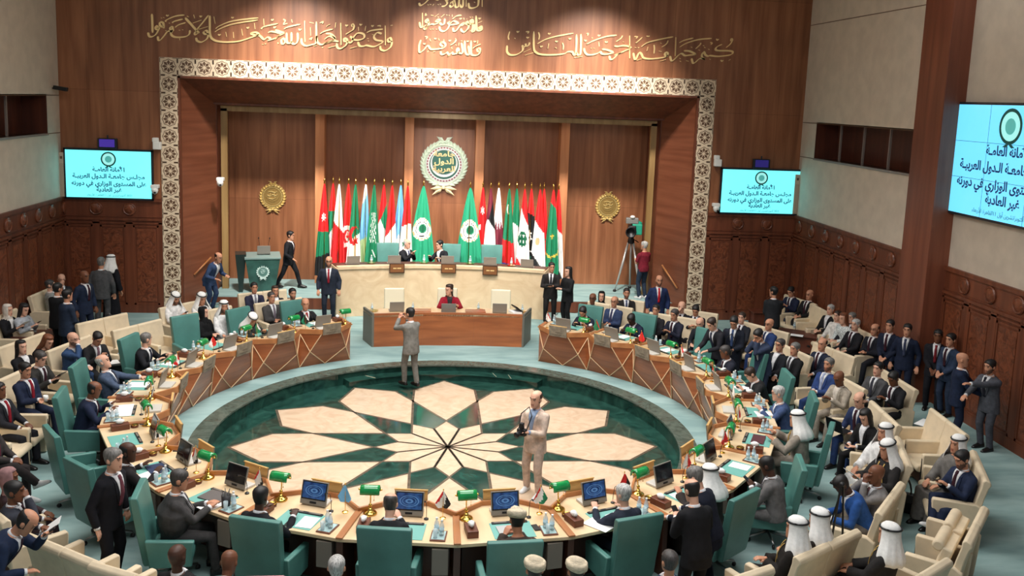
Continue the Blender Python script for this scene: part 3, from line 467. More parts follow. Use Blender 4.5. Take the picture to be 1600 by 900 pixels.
for x, z, w, h, lb in ((-8.78, 4.01, 2.16, 1.24, 'wide cyan display with Arabic slide on the wall left of the niche'), (8.94, 4.03, 2.28, 1.22, 'wide cyan display with Arabic slide on the wall right of the niche')):
    t = thing('wall_display', lb, 'screen', (x, YB-.1, z)); slide(t, w, h, .62, M_CYAN)
    mb = MB()
    for s in (-1, 1): mb.box((s*(w/2+.02), .03, 0), (.04, .1, h+.08)); mb.box((0, .03, s*(h/2+.025)), (w+.08, .1, .05))
    mb.box((0, .05, 0), (w, .06, h)); mb.build('bezel', M_BEZ, t)
    s = 1 if x > 0 else -1
    t = thing('column_speaker', 'slim pale column loudspeaker between the %s cyan display and the side wall' % ('right' if s > 0 else 'left'), 'loudspeaker', (s*9.955 if s < 0 else 10.0, YB-.06, 3.97))
    mb = MB(); mb.box((0, 0, 0), (.15, .12, 1.16)); mb.build('cabinet', mat('pale_speaker', (206, 188, 168), rough=.6), t, bevel=.012)
    mb = MB(); mb.box((0, -.065, -.12), (.11, .012, .84)); mb.build('grille', mat('speaker_grille', (190, 170, 150), rough=.8, bump=.3, scale=120), t)
    mb = MB(); mb.box((0, -.065, .45), (.05, .012, .07)); mb.build('badge', M_BROWN, t)
    t = thing('ceiling_monitor', 'small violet-lit confidence monitor above the %s cyan display' % ('right' if s > 0 else 'left'), 'monitor', (x if s < 0 else x-.05, YB-.15, 4.82))
    mb = MB(); mb.box((0, .03, 0), (.48, .12, .27)); mb.build('housing', M_BEZ, t, bevel=.015)
    mb = MB(); mb.box((0, -.035, .01), (.38, .012, .2)); mb.build('panel', mat('violet_panel', (66, 46, 150) if s < 0 else (36, 30, 110), rough=.3, emit=.55) if s < 0 else mat('violet_panel_dim', (40, 32, 110), emit=.5), t)
    mb = MB(); mb.tube([(0, .03, .13), (0, .03, .22)], .02, 8); mb.build('bracket', M_BEZ, t)
for x, z, lb in ((-7.56, 4.86, 'boxy white wall sensor above right of the left cyan display'), (7.62, 4.87, 'boxy white wall sensor above left of the right cyan display')):
    t = thing('wall_sensor', lb, 'sensor', (x, YB-.09, z)); mb = MB(); mb.box((.02, 0, -.06), (.2, .16, .2)); mb.build('housing', M_WHITE, t, bevel=.02)
    mb = MB(); mb.box((-.02, -.01, .09), (.15, .13, .12)); mb.build('head', M_WHITE, t, bevel=.02); mb = MB(); mb.box((.02, .085, -.02), (.08, .02, .2)); mb.build('bracket', M_GREY, t)
for x, y, z, lb in ((-7.62, YB-.12, 3.62, 'white ceiling style dome camera at lower right of the left display'), (7.68, YB-.12, 3.52, 'white dome camera at lower left of the right display'), (-6.12, 9.62, 3.78, 'white wall camera on the slanted left reveal of the niche')):
    t = thing('security_camera', lb, 'camera', (x, y, z)); mb = MB(); mb.box((0, .04, .1), (.2, .18, .1)); mb.build('bracket', M_WHITE, t, bevel=.02)
    mb = MB(); mb.lathe([(.085, .06), (.09, 0), (.07, -.07), (.02, -.1)], n=16); mb.build('dome', M_WHITE, t, smooth=True)
    mb = MB(); mb.ell((.02, -.07, -.05), (.03, .02, .03)); mb.build('lens', M_BLACK, t, smooth=True)
t = thing('spotlight', 'black bracket spotlight on the left wall just beside the corner', 'spotlight', (XL, 8.5, 6.2))
mb = MB(); mb.tube([(0, 0, 0), (.12, 0, .0)], .02, 8); mb.build('bracket', M_BLACK, t)
mb = MB(); mb.box((.22, -.05, 0), (.34, .12, .1), Matrix.Rotation(R(8), 3, 'Y')); mb.build('housing', M_BLACK, t, bevel=.015)
# video wall of nine panels on the right wall
t = thing('video_wall', 'huge blue video wall of joined panels on the right wall, showing an Arabic slide', 'screen', (XR2-.12, .0, 5.52), -math.pi/2)
slide(t, 3.87, 2.18, 1.0, M_BLUE)
mb = MB()
for k in (-1, 1): mb.box((k*.645, -.0085, 0), (.008, .004, 2.18)); mb.box((0, -.0085, k*.363), (3.87, .004, .008))
mb.build('panel_seam', mat('seam_blue', (70, 130, 170), rough=.5), t)
mb = MB()
for s in (-1, 1): mb.box((s*1.955, .05, 0), (.04, .12, 2.26)); mb.box((0, .05, s*1.115), (3.95, .12, .05))
mb.box((0, .07, 0), (3.87, .08, 2.18)); mb.build('bezel', M_BEZ, t)
# ---------------------------------------------------------------- flags on the stage
FC = dict(r=(224, 38, 42), g=(30, 132, 92), w=(244, 242, 238), k=(30, 30, 32), b=(122, 188, 232), lg=(190, 214, 160), m=(132, 48, 66), u=(58, 86, 180), y=(226, 196, 84), G=(40, 158, 118), o=(214, 180, 130), d=(16, 104, 70))
FM = {k: mat('flag_'+n, FC[k], rough=.6) for k, n in dict(r='red', g='green', w='white', k='black', b='sky_blue', lg='pale_green', m='maroon', u='blue', y='yellow', G='bright_green', o='gold', d='deep_green').items()}
def star(u, v, c, r, n=5, q=.42, asp=6):
    x, y = (u-c[0]), (v-c[1])*asp; d = math.hypot(x, y); a = (math.atan2(x, -y) % (2*math.pi/n))/(2*math.pi/n); a = abs(a-.5)*2
    return d < r*(q+(1-q)*a**1.6)
def disc(u, v, c, r, asp=5): return math.hypot(u-c[0], (v-c[1])*asp) < r
def cresc(u, v, c, r, off, rr): return disc(u, v, c, r) and not disc(u, v, (c[0]+off, c[1]), rr)
def bands(*bs):
    """colour bands from the top, each (v at left edge, v at right edge, colour)"""
    def f(u, v):
        for a, b, c in bs:
            if v < a+(b-a)*u: return c
        return bs[-1][2]
    return f
def league(u, v):
    d = math.hypot((u-.5)*1.0, (v-.47)*3.9)
    if .40 < d < .485: return 'o' if int(math.atan2(u-.5, v-.47)*8) % 2 else 'w'
    if .30 < d < .325: return 'k'
    if d < .30 and not math.hypot(u-.53, (v-.465)*3.9) < .2: return 'w'
    if d < .40 and d >= .325: return 'w'
    return 'd' if math.hypot(u-.53, (v-.465)*3.9) < .17 else 'G'
def over(base, *tests):
    def f(u, v):
        for t_, c in tests:
            if t_(u, v): return c
        return base(u, v)
    return f
FLAGS = [
 (-3.48, over(bands((.52, .52, 'r'), (.80, .74, 'g'), (2, 2, 'k')), (lambda u, v: star(u, v, (.5, .36), .3, 7), 'w')), 'red green and black flag with small white star'),
 (-3.24, bands((.30, .30, 'r'), (.62, .36, 'g'), (1.0, .62, 'w'), (2, 2, 'k')), 'flag of red, green, white and black falling in diagonal bands'),
 (-3.05, bands((.40, .52, 'w'), (2, 2, 'r')), 'flag white above and red below'),
 (-2.79, over(bands((2, 2, 'r')), (lambda u, v: star(u, v, (.55, .57), .24), 'r'), (lambda u, v: cresc(u, v, (.5, .57), .36, .12, .28), 'r'), (lambda u, v: disc(u, v, (.5, .57), .62), 'w')), 'red flag with white disc and red crescent'),
 (-2.57, over(bands((.62, .52, 'g'), (2, 2, 'w')), (lambda u, v: cresc(u, v, (.5, .55), .5, .2, .38) or star(u, v, (.6, .6), .25), 'r')), 'green and white flag with red crescent and star'),
 (-2.28, bands((.22, .08, 'w'), (.62, .55, 'b'), (2, 2, 'lg')), 'white, sky blue and pale green flag'),
 (-2.02, over(bands((2, 2, 'g')), (lambda u, v: .30 < v < .62 and .25 < u < .78 and math.sin(u*34+v*9)*math.cos(v*85+u*4) > .1, 'w'), (lambda u, v: .70 < v < .78 and abs(u-.6-(v-.74)*3) < .05, 'w')), 'green flag with white script and sword'),
 (-1.74, bands((.42, .2, 'r'), (.32, .55, 'g'), (.78, .60, 'w'), (2, 2, 'k')), 'flag with red, green, white and black lying in steep folds'),
 (-1.49, over(bands((.56, .40, 'r'), (1.1, .62, 'w'), (2, 2, 'k')), (lambda u, v: star(u, v, (.2, .74), .36), 'd')), 'red and white flag with green star near its foot'),
 (-1.24, over(bands((2, 2, 'b')), (lambda u, v: star(u, v, (.45, .62), .55), 'w')), 'sky blue flag with white star'),
 (-1.03, over(bands((.44, .40, 'r'), (1.0, .9, 'w'), (2, 2, 'k')), (lambda u, v: star(u, v, (.4, .62), .3), 'd')), 'red over white flag beside the left bright green flag'),
 (-.56, league, 'left bright green flag with white wreath emblem behind the bald speaker'),
 (.84, league, 'right bright green flag with white wreath emblem behind an empty chair'),
 (1.23, over(bands((.42, .36, 'r'), (.45, .52, 'w'), (.74, .62, 'r'), (2, 2, 'g')), (lambda u, v: star(u, v, (.5, .25), .3, 6), 'w'), (lambda u, v: v > .36 and u > .35 and v < .62, 'r')), 'red flag with small white emblem and green foot'),
 (1.46, bands((.40, .12, 'm'), (.30, .45, 'k'), (.92, .9, 'w'), (2, 2, 'g')), 'maroon, black and white flag'),
 (1.71, over(bands((.36, .36, 'w'), (2, 2, 'm')), (lambda u, v: .36 <= v < .46 and (v-.36) < .1*(1-abs((u*3.5) % 1*2-1)), 'w')), 'flag white above and dark maroon below with zigzag edge'),
 (2.02, over(bands((.55, .60, 'g'), (.80, .86, 'r'), (2, 2, 'u')), (lambda u, v: cresc(u, v, (.45, .22), .28, .1, .22), 'w')), 'green, red and blue flag with white crescent'),
 (2.26, bands((.36, .44, 'g'), (.72, .92, 'w'), (2, 2, 'r')), 'green, white and red flag'),
 (2.49, over(bands((.20, .40, 'r'), (.74, 1.0, 'w'), (2, 2, 'r')), (lambda u, v: disc(u, v, (.42, .55), .42) and math.sin(v*95)+math.sin(u*22) > -.8, 'd')), 'red and white flag with green cedar tree'),
 (2.71, over(bands((.26, .30, 'r'), (.78, .74, 'k'), (2, 2, 'g')), (lambda u, v: star(u, v, (.4, .50), .34), 'w'), (lambda u, v: cresc(u, v, (.55, .63), .4, .12, .32), 'w')), 'red, black and green flag with white star and crescent'),
 (2.96, over(bands((.34, .48, 'r'), (.70, .92, 'w'), (2, 2, 'k')), (lambda u, v: disc(u, v, (.4, .57), .22), 'o')), 'red, white and black flag with pale gold emblem'),
 (3.10, over(bands((2, 2, 'r')), (lambda u, v: star(u, v, (.5, .56), .34), 'd')), 'plain red flag with dark green star'),
 (3.37, over(bands((.14, .20, 'r'), (2, 2, 'g')), (lambda u, v: star(u, v, (.5, .52), .22), 'y'), (lambda u, v: disc(u, v, (.5, .66), .5) and not disc(u, v, (.5, .63), .5), 'y')), 'green flag with red top and yellow crescent'),
 (3.55, bands((.38, .50, 'r'), (.70, 1.0, 'w'), (2, 2, 'k')), 'red, white and black flag at the right end of the flag line'),
]
RND = random.Random(5)
for i, (x, fn, lb) in enumerate(FLAGS):
    big = fn is league; ztop = 3.86; x = float(x)
    t = thing('flag_stand', lb[:1].lower()+lb[1:]+(' hanging on its pole' if len(lb.split()) < 12 else ''), 'flag', (x*.987, 10.98+(.07 if i % 2 else -.07), ZS), 0, 'national flags behind the long counter' if not big else None)
    mb = MB(); mb.tube([(0, 0, .05), (0, 0, ztop-ZS-.14)], .014, 8); mb.build('pole', M_BRASS, t)
    mb = MB(); mb.lathe([(.13, 0), (.13, .03), (.05, .06), (.02, .09)], n=16); mb.build('base', M_BRASS, t, smooth=True)
    mb = MB(); mb.lathe([(.014, ztop-ZS-.16), (.03, ztop-ZS-.13), (.018, ztop-ZS-.09), (.034, ztop-ZS-.05), (.014, ztop-ZS-.02), (.004, ztop-ZS+.05)], n=10); mb.build('finial', M_BRASS, t, smooth=True)
    nu, nv = (34, 72) if big else (20, 64); w0 = .84 if big else .42; am = .55 if big else 1.; L = 2.75; ph = RND.random()*6; nf = 2.5 if big else 1.6
    drift = -.05 if x < 0 else .02
    mb = MB(); vs = []; keys = []
    for back in (0, 1):
        for j in range(nv+1):
            v = j/nv; w = .035+w0*min(1, v*1.15)**.75
            for k in range(nu+1):
                u = k/nu; y = -.03-am*(.075*math.sin(u*2*math.pi*nf+ph)+.03*math.sin(u*2*math.pi*(nf*2.3)+ph*2+v*2))*min(1, .15+v*1.1)
                vs.append((drift*v+(u-.5)*w, y+(.008 if back else 0), ztop-ZS-.15-L*v))
    fs = []; mi = []; kk = {}
    n1 = nu+1; off = n1*(nv+1)
    for j in range(nv):
        for k in range(nu):
            c = fn((k+.5)/nu, (j+.5)/nv); kk.setdefault(c, len(kk)); a = j*n1+k
            fs.append((a, a+n1, a+n1+1, a+1)); mi.append(kk[c]); fs.append((off+a, off+a+1, off+a+n1+1, off+a+n1)); mi.append(kk[c])
    for f_, m_ in zip(fs, mi): mb.f.append(f_); mb.mi.append(m_)
    mb.v = vs; mb.build('cloth', [FM[c] for c in kk], t, smooth=True)

# ---------------------------------------------------------------- ring of delegate desks
ORD = ('first', 'second', 'third', 'fourth', 'fifth', 'sixth', 'seventh', 'eighth', 'ninth', 'tenth', 'eleventh')
DA = [-154.95+14.045*(i+.5) for i in range(22)]
def dref(i): return "%s desk from the ring's %s end" % ((ORD[i], 'left') if i < 11 else (ORD[21-i], 'right'))
RC = 5.3                                        # a desk's own origin lies on this radius
HA = R(14.045/2)
def dl(r, t=None, h=0., z=0.): return Vector((r*math.sin(h) if t is None else t, -(r*math.cos(h)-RC) if t is None else -(r-RC), z))
ZT = 1.10-ZR                                    # top of the desk above the carpet
M_PEWTER = mat('pewter_plate', (150, 138, 120), rough=.5, var=.2, scale=14); M_PLGOLD = mat('gold_plate_back', (206, 166, 104), rough=.45, metal=.2)
M_DARKW = wood('dark_desk_wood', (92, 52, 36), (60, 32, 22), stretch=(1, 1, .1)); M_STRIP = mat('pale_inlay_strip', (226, 190, 148), rough=.4)
M_OUT = mat('outlet_grey', (120, 110, 100), rough=.5)
def make_desk(last=False):
    t = thing('delegate_desk', 'x', 'desk', (0, 0, 0))
    bi, bo = dl(5.08, h=-HA), dl(5.80, h=-HA); ci, co = dl(5.08, h=HA), dl(5.80, h=HA); pl, pr = dl(4.76, -.24), dl(4.76, .24)
    mb = MB(); mb.prism([(p.x, p.y) for p in (bi, pl, pr, ci, co, bo)][::-1], ZT-.045, ZT); mb.build('worktop', M_DESKTOP, t, bevel=.006)
    BL, BR, C0 = dl(5.10, h=-HA, z=.0), dl(5.10, h=HA, z=.0), Vector((0, -(5.08-RC), 0)); up = Vector((0, 0, ZT-.045))
    bl, br, PL, PR = bi+up, ci+up, pl+up, pr+up; back = Vector((0, -.04, 0))
    mb = MB(); vs = [BL, C0, BR, bl, PL, PR, br]; vs2 = [v+back for v in vs]
    mb.add(vs+vs2, [(0, 4, 3), (0, 1, 4), (1, 5, 4), (1, 2, 5), (2, 6, 5), (7, 10, 11), (7, 11, 8), (8, 11, 12), (8, 12, 9), (9, 12, 13)])
    mb.build('front_panel', M_FRONT, t)
    mb = MB()
    for q in ((bi, pl), (pl, pr), (pr, ci)):
        a, b = q; d = (b-a); L = d.length; d.normalize(); mb.box((a+b)/2+Vector((0, 0, ZT+.01)), (L+.02, .03, .11), Matrix((d, Vector((-d.y, d.x, 0)), Vector((0, 0, 1)))).transposed())
    mb.build('rim', M_RIM, t, bevel=.005)
    mb = MB(); o = Vector((0, .012, 0)); ML, MR = BL*.52+PL*.48, BR*.52+PR*.48
    for a, b in ((bl, ML), (ML, C0), (PL, BL), (br, MR), (MR, C0), (PR, BR)): mb.tube([a+o, b+o], .011, 4)
    mb.build('inlay_strip_lattice', M_STRIP, t)
    for s in ((-1, 1) if last else (1,)):
        mb = MB(); m = rot_z(s*HA); e = dl(5.44, h=s*HA); mb.box(e+Vector((0, 0, ZT+.012)), (.085, .76, .026), m); mb.build('divider', M_RIM, t, bevel=.006)
        mb = MB(); e = dl(5.58, h=s*HA); mb.box(e+Vector((0, 0, ZT/2-.02)), (.08, .42, ZT-.05), m); mb.build('end_panel', M_DARKW, t)
    mb = MB(); mb.box((0, -.02, .36), (1.16, .03, .70)); mb.build('modesty_panel', M_DARKW, t)
    mb = MB(); mb.box(dl(5.70, .50, z=ZT-.24), (.2, .12, .34), rot_z(HA*.8)); mb.build('outlet_box', M_OUT, t, bevel=.008)
    mb = MB(); tl = Matrix.Rotation(R(-8), 3, 'X'); c = dl(4.715, 0, z=1.165-ZR); mb.box(c, (.43, .02, .25), tl); mb.box(c+Vector((0, -.0115, 0)), (.43, .004, .25), tl, 1); mb.box(c+Vector((0, 0, .125)), (.44, .035, .012), tl, 1)
    np_ = mb.build('nameplate', [M_PEWTER, M_PLGOLD], t)
    mb = MB()
    for k, (w, z) in enumerate(((.20, .05), (.13, -.02), (.24, -.075))): mb.box(c+Vector((.02*(k-1), .0115, z)), (w, .004, .012), tl)
    mb.build('engraving', mat('plate_engraving', (104, 92, 76), rough=.6), np_)
    return t
desk0 = index_kids(make_desk()); deskL = index_kids(make_desk(True))
def ring_pt(r, a, z=0.): return (r*math.sin(R(a)), -r*math.cos(R(a)), z)
for i, a in enumerate(DA):
    src = deskL if i == 0 else desk0; lb = 'wooden ring desk with gold nameplate, the %s' % dref(i)
    if i in (0, 1): src.location = ring_pt(RC, a, ZR); src.rotation_euler = (0, 0, R(a)); src['label'] = lb; src['group'] = 'delegate desks in the ring'
    else: dup(desk0, ring_pt(RC, a, ZR), R(a), lb, 'delegate desks in the ring')
def on_desk(i, t, r, z=0., da=0.):
    a = R(DA[i]); return Vector((r*math.sin(a)+t*math.cos(a), -r*math.cos(a)+t*math.sin(a), 1.10+z)), a+R(da)
def series(make, t, r, label, group, ids=range(22), da=0., jit=0., z=0.):
    """one of a kind on each desk of the ring"""
    p = None; out = {}
    for i in ids:
        rj = random.Random(i*31+int(abs(t)*100)); loc, rz = on_desk(i, t+rj.uniform(-jit, jit), r+rj.uniform(-jit, jit), z, da+rj.uniform(-60, 60)*jit)
        if p is None: p = o = index_kids(make()); o.location = loc; o.rotation_euler = (0, 0, rz); o['label'] = label % dref(i); o['group'] = group
        else: o = dup(p, loc, rz, label % dref(i), group)
        out[i] = o
    return out
M_SHADE = mat('green_glass', (22, 150, 76), rough=.12, var=.25, scale=6, coat=.6)
def make_lamp():
    t = thing('desk_lamp', 'x', 'lamp')
    mb = MB(); mb.lathe([(.085, 0), (.09, .012), (.075, .03), (.045, .042), (.03, .06), (.022, .085)], n=18); mb.build('base', M_BRASS, t, smooth=True)
    mb = MB(); mb.tube([(0, 0, .08), (0, .01, .13), (0, .02, .2), (0, .02, .27), (0, 0, .315)], .0085, 8); mb.ell((0, .004, .115), (.024, .024, .024)); mb.build('stem', M_BRASS, t, smooth=True)
    mb = MB(); rs = []
    for x in (-.125, -.12, -.06, 0, .06, .12, .125):
        k = .8 if abs(x) > .122 else 1
        rs.append([(x, -.012+.072*k*math.cos(q), .305+.085*k*math.sin(q)) for q in np.linspace(R(-14), R(194), 12)] + [(x, -.012+.064*k*math.cos(q), .303+.076*k*math.sin(q)) for q in np.linspace(R(194), R(-14), 12)])
    mb.rings(rs, True, True); sh = mb.build('shade', M_SHADE, t, smooth=True)
    mb = MB()
    for s in (-1, 1): mb.ell((s*.138, -.01, .33), (.016, .012, .012))
    mb.build('shade_knob', M_BRASS, sh, smooth=True)
    mb = MB(); mb.tube([(.05, -.03, .29), (.05, -.03, .2)], .003, 5); mb.ell((.05, -.03, .195), (.007, .007, .01)); mb.build('pull_chain', M_BRASS, t)
    return t
series(make_lamp, -.50, 5.08, "brass banker's lamp with green shade on the %s", "banker's lamps on the ring desks", jit=.035)
M_SCR = mat('monitor_black', (14, 16, 22), rough=.12); M_SCRB = mat('monitor_blue', (22, 40, 78), rough=.2, emit=.4, c2=(44, 76, 124), scale=14); M_RING = mat('monitor_ring', (74, 112, 156), rough=.3, emit=.4); M_MGREY = mat('monitor_back', (134, 128, 118), rough=.5)
def make_monitor(m):
    def f():
        t = thing('desk_monitor', 'x', 'monitor')
        mb = MB(); mb.box((0, .13, .018), (.34, .20, .036)); mb.build('base', mat('monitor_base', (196, 192, 184), rough=.4), t, bevel=.008)
        rt = Matrix.Rotation(R(-16), 3, 'X')
        mb = MB(); mb.box((0, .06, .165), (.37, .022, .30), rt); pn = mb.build('screen_panel', M_MGREY, t, bevel=.006)
        mb = MB(); mb.box(Vector((0, .06, .165))+rt @ Vector((0, -.013, .028)), (.345, .004, .225), rt); mb.box(Vector((0, .06, .165))+rt @ Vector((0, -.0145, .03)), (.32, .004, .20), rt, 1)
        if m is M_SCRB:
            o_ = Vector((0, .06, .165)); pt = lambda a, k: o_+rt @ Vector((.125*k*math.cos(a), -.0172, .03+.07*k*math.sin(a)))
            for k0, k1 in ((1, .9), (.72, .66), (.4, .2)):
                A_ = np.linspace(0, 2*math.pi, 25)[:-1]; mb.add([pt(a, k0) for a in A_]+[pt(a, k1) for a in A_], [(i, (i+1) % 24, 24+(i+1) % 24, 24+i) for i in range(24)], 2)
        mb.build('display', [M_BLACK, m, M_RING], pn)
        mb = MB(); mb.box(Vector((0, .06, .165))+rt @ Vector((0, -.014, -.118)), (.09, .006, .022), rt); mb.build('speaker_grille', M_BLACK, pn)
        return t
    return f
lit = (9, 10, 11, 12); lay = (4,)
series(make_monitor(M_SCRB), .02, 5.12, 'open monitor showing blue picture on the %s', 'desk monitors with a blue picture', lit, jit=.02)
series(make_monitor(M_SCR), .02, 5.12, 'open grey monitor with dark screen on the %s', 'desk monitors with a dark screen', [i for i in range(22) if i not in lit], jit=.02)
def make_pad():
    t = thing('desk_pad', 'x', 'desk pad'); mb = MB(); mb.box((0, 0, .003), (.52, .42, .006)); mb.build('leather_mat', mat('teal_mat', (110, 172, 162), rough=.55), t, bevel=.002)
    mb = MB(); mb.box((0, .19, .012), (.46, .05, .016)); mb.build('pen_tray', M_BLACK, t, bevel=.005)
    mb = MB()
    for x in (-.12, .12): mb.box((x, .19, .021), (.16, .026, .003))
    mb.build('tray_slot', M_OUT, t); return t
series(make_pad, .02, 5.49, 'teal desk pad with black tray on the %s', 'desk pads on the ring desks')
def make_mic():
    t = thing('gooseneck_microphone', 'x', 'microphone'); mb = MB(); mb.lathe([(.03, 0), (.03, .015), (.012, .025)], n=12); mb.build('base', M_BLACK, t)
    mb = MB(); mb.tube([(0, 0, .02), (0, 0, .12), (0, -.03, .24), (0, -.12, .30)], .004, 6); mb.build('neck', M_BLACK, t); mb = MB(); mb.tube([(0, -.11, .295), (0, -.17, .315)], [.008, .011], 8); mb.build('capsule', M_BLACK, t); return t
series(make_mic, .28, 5.16, 'thin black gooseneck microphone on the %s', 'microphones on the ring desks', jit=.03)
M_TBOX = wood('tissue_box_wood', (120, 66, 42), (88, 44, 28), stretch=(.1, 1, 1))
def make_tissue():
    t = thing('tissue_box', 'x', 'tissue box'); mb = MB(); mb.box((0, 0, .045), (.14, .26, .09)); mb.build('box', M_TBOX, t, bevel=.006)
    mb = MB(); mb.rings([[(.03*k*math.cos(q)*(1+.3*math.sin(3*q)), .055*k*math.sin(q), z) for q in np.linspace(0, 5.6, 9)] for k, z in ((.5, .088), (1, .11), (1.3, .14), (.5, .165))], True, True); mb.build('tissue', M_PAPER, t, smooth=True); return t
series(make_tissue, -.50, 5.48, 'wooden tissue box with white tissue on the %s', 'tissue boxes on the ring desks', jit=.03)
def make_ash():
    t = thing('round_coaster', 'x', 'coaster'); mb = MB(); mb.lathe([(.055, 0), (.06, .03), (.05, .034)], n=18); mb.build('bowl', M_TBOX, t, smooth=True); mb = MB(); mb.lathe([(.052, .034), (.06, .04), (.05, .044), (.04, .036)], n=18); mb.build('brass_rim', M_BRASS, t, smooth=True); return t
series(make_ash, -.50, 5.27, 'round wooden bowl with brass rim on the %s', 'ash bowls on the ring desks', jit=.02)
def make_tray():
    t = thing('serving_tray', 'x', 'tray'); mb = MB(); mb.box((0, 0, .008), (.19, .26, .016)); mb.build('board', M_TBOX, t, bevel=.004); mb = MB(); mb.box((0, .0, .018), (.16, .22, .004)); mb.build('tray_mat', mat('pale_tray_mat', (168, 196, 196), rough=.5), t); return t
series(make_tray, .46, 5.58, 'dark wood tray with pale mat on the %s', 'drink trays on the ring desks', jit=.01)
M_GLASS = mat('clear_plastic', (206, 226, 232), rough=.06, alpha=.42, spec=.8); M_LABEL = mat('bottle_label', (186, 214, 226), rough=.5)
def make_bottle():
    t = thing('water_bottle', 'x', 'bottle'); mb = MB(); mb.lathe([(.028, 0), (.031, .01), (.031, .11), (.026, .14), (.013, .165), (.013, .18)], n=14); mb.build('bottle_body', M_GLASS, t, smooth=True)
    mb = MB(); mb.lathe([(.0318, .05), (.0318, .095)], n=14); mb.build('paper_label', M_LABEL, t, smooth=True); mb = MB(); mb.lathe([(.015, .176), (.015, .196)], n=10); mb.build('cap', M_WHITE, t); return t
def make_glass():
    t = thing('drinking_glass', 'x', 'glass'); mb = MB(); mb.lathe([(.024, 0), (.03, .11), (.0285, .11), (.023, .006)], n=14); mb.build('bowl', M_GLASS, t, smooth=True); mb = MB(); mb.lathe([(.026, 0), (.026, .008)], n=14); mb.build('foot', M_GLASS, t); return t
bo = series(make_bottle, .43, 5.52, 'clear water bottle nearest the monitor, on the %s', 'water bottles on the ring desks', z=.02)
series(make_bottle, .50, 5.58, 'clear water bottle at the divider, on the %s', 'water bottles on the ring desks', z=.02)
series(make_glass, .43, 5.65, 'empty drinking glass on the tray of the %s', 'drinking glasses on the ring desks', z=.02)
DFLAG = {0: 'wkg', 1: 'wgk', 2: 'rrw', 3: 'rwr', 4: 'ggw', 5: 'wgr', 6: 'rwk', 7: 'rwk', 8: 'rwk', 9: 'rwk', 10: 'rwk', 11: 'rwg', 12: 'rrk', 13: 'wwr', 14: 'wrr', 15: 'wwr', 16: 'wwr', 17: 'grk', 18: 'rwk', 19: 'rrr', 20: 'rgg', 21: 'rwk'}
DFLAG[9] = 'bbb'
CN = dict(r='red', w='white', k='black', g='green', b='sky blue')
for i in range(22):
    cs = DFLAG[i]; seen = list(dict.fromkeys(cs)); cn = ' and '.join([', '.join(CN[c] for c in seen[:-1])]*(len(seen) > 1)+[CN[seen[-1]]])
    loc, rz = on_desk(i, .46, 5.10); t = thing('table_flag', '%s table flag on the %s' % (cn, dref(i)), 'flag', loc, rz, 'table flags on the ring desks')
    mb = MB(); mb.lathe([(.04, 0), (.04, .01), (.012, .02)], n=12); mb.build('base', M_BRASS, t); mb = MB(); mb.tube([(0, 0, .015), (0, 0, .38)], .004, 6); mb.ell((0, 0, .385), (.009, .009, .012)); mb.build('pole', M_BRASS, t)
    mb = MB(); nu, nv = 9, 8; vs = []
    for q in range(nv+1):
        for p in range(nu+1):
            u, v = p/nu, q/nv; w = .02+.19*min(1, v*1.25)*(1 if v < .8 else 1.-(v-.8)*abs(u-.5)*4); vs.append(((u-.5)*w, .02*math.sin(u*9+i)*v-.008-.03*abs(u-.5)*v, .365-.23*v-.05*abs(u-.5)*v*(-1)))
    mb.v = vs; n1 = nu+1; kk = {}
    for q in range(nv):
        for p in range(nu): c = cs[min(2, int(((p+.5)/nu*.7+(q+.5)/nv*.45)*2.7))]; kk.setdefault(c, len(kk)); a = q*n1+p; mb.f.append((a, a+n1, a+n1+1, a+1)); mb.mi.append(kk[c])
    mb.build('cloth', [FM[c] for c in kk], t, smooth=True)
# papers, folders and phones that lie on particular desks
def flat_item(name, label, cat, loc, rz, size, m, h=.006, part=None):
    t = MB(); t.box((0, 0, h/2), (size[0], size[1], h)); o = t.build(name, m, bevel=min(.002, h/3)); o.location = loc; o.rotation_euler = (0, 0, rz); return tag(o, label, cat)
def paper(i, t, r, da=0., w=.21, h=.29, n='white sheet of paper', z=.007, lab=None):
    loc, rz = on_desk(i, t, r, z, da); return flat_item('paper_sheet', lab or '%s lying on the %s' % (n, dref(i)), 'paper', loc, rz, (w, h), M_PAPER, .004)
for i, t_, r_, da in ((0, .0, 5.5, 8), (3, .05, 5.5, -5), (7, .12, 5.6, 12), (8, .18, 5.66, -6), (9, .16, 5.52, 4), (12, .1, 5.55, 14), (13, -.1, 5.5, -8), (14, .12, 5.52, 3), (16, .0, 5.6, 10), (19, .05, 5.5, 2), (20, .0, 5.55, 0)): paper(i, t_, r_, da)
for i, t_, r_, da, lab in ((5, -.14, 5.5, 3, 'open white document, left page, on the sixth desk from the ring\'s left end'), (5, .14, 5.5, -2, 'open white document, right page, on the sixth desk from the ring\'s left end'), (4, .0, 5.5, 0, 'white open document on the fifth desk from the ring\'s left end'), (17, .02, 5.6, 5, 'white document under the hands of the writing man in black suit'), (12, -.22, 5.62, 24, 'white sheet beside the tissue box of the tenth desk from the right end')): paper(i, t_, r_, da, .28, .36, lab=lab)
for i, t_, r_, da, sz, m, lab in ((8, .02, 5.45, 5, (.36, .27), mat('grey_folder', (96, 90, 88), rough=.5), 'closed grey folder on the pad of the ninth desk from the left end'), (15, .02, 5.5, 0, (.38, .2), mat('burgundy_folder', (86, 44, 50), rough=.45), 'long burgundy folder before the man in grey cloak'), (7, .02, 5.45, -8, (.34, .24), mat('navy_folder', (40, 52, 84), rough=.5), 'navy blue folder on the eighth desk from the left end'), (11, -.02, 5.5, 4, (.3, .22), mat('grey_sheet_folder', (176, 178, 176), rough=.5), 'pale grey folder on the desk of the man in beige turban')):
    loc, rz = on_desk(i, t_, r_, .008, da); flat_item('document_folder', lab, 'folder', loc, rz, sz, m, .014)
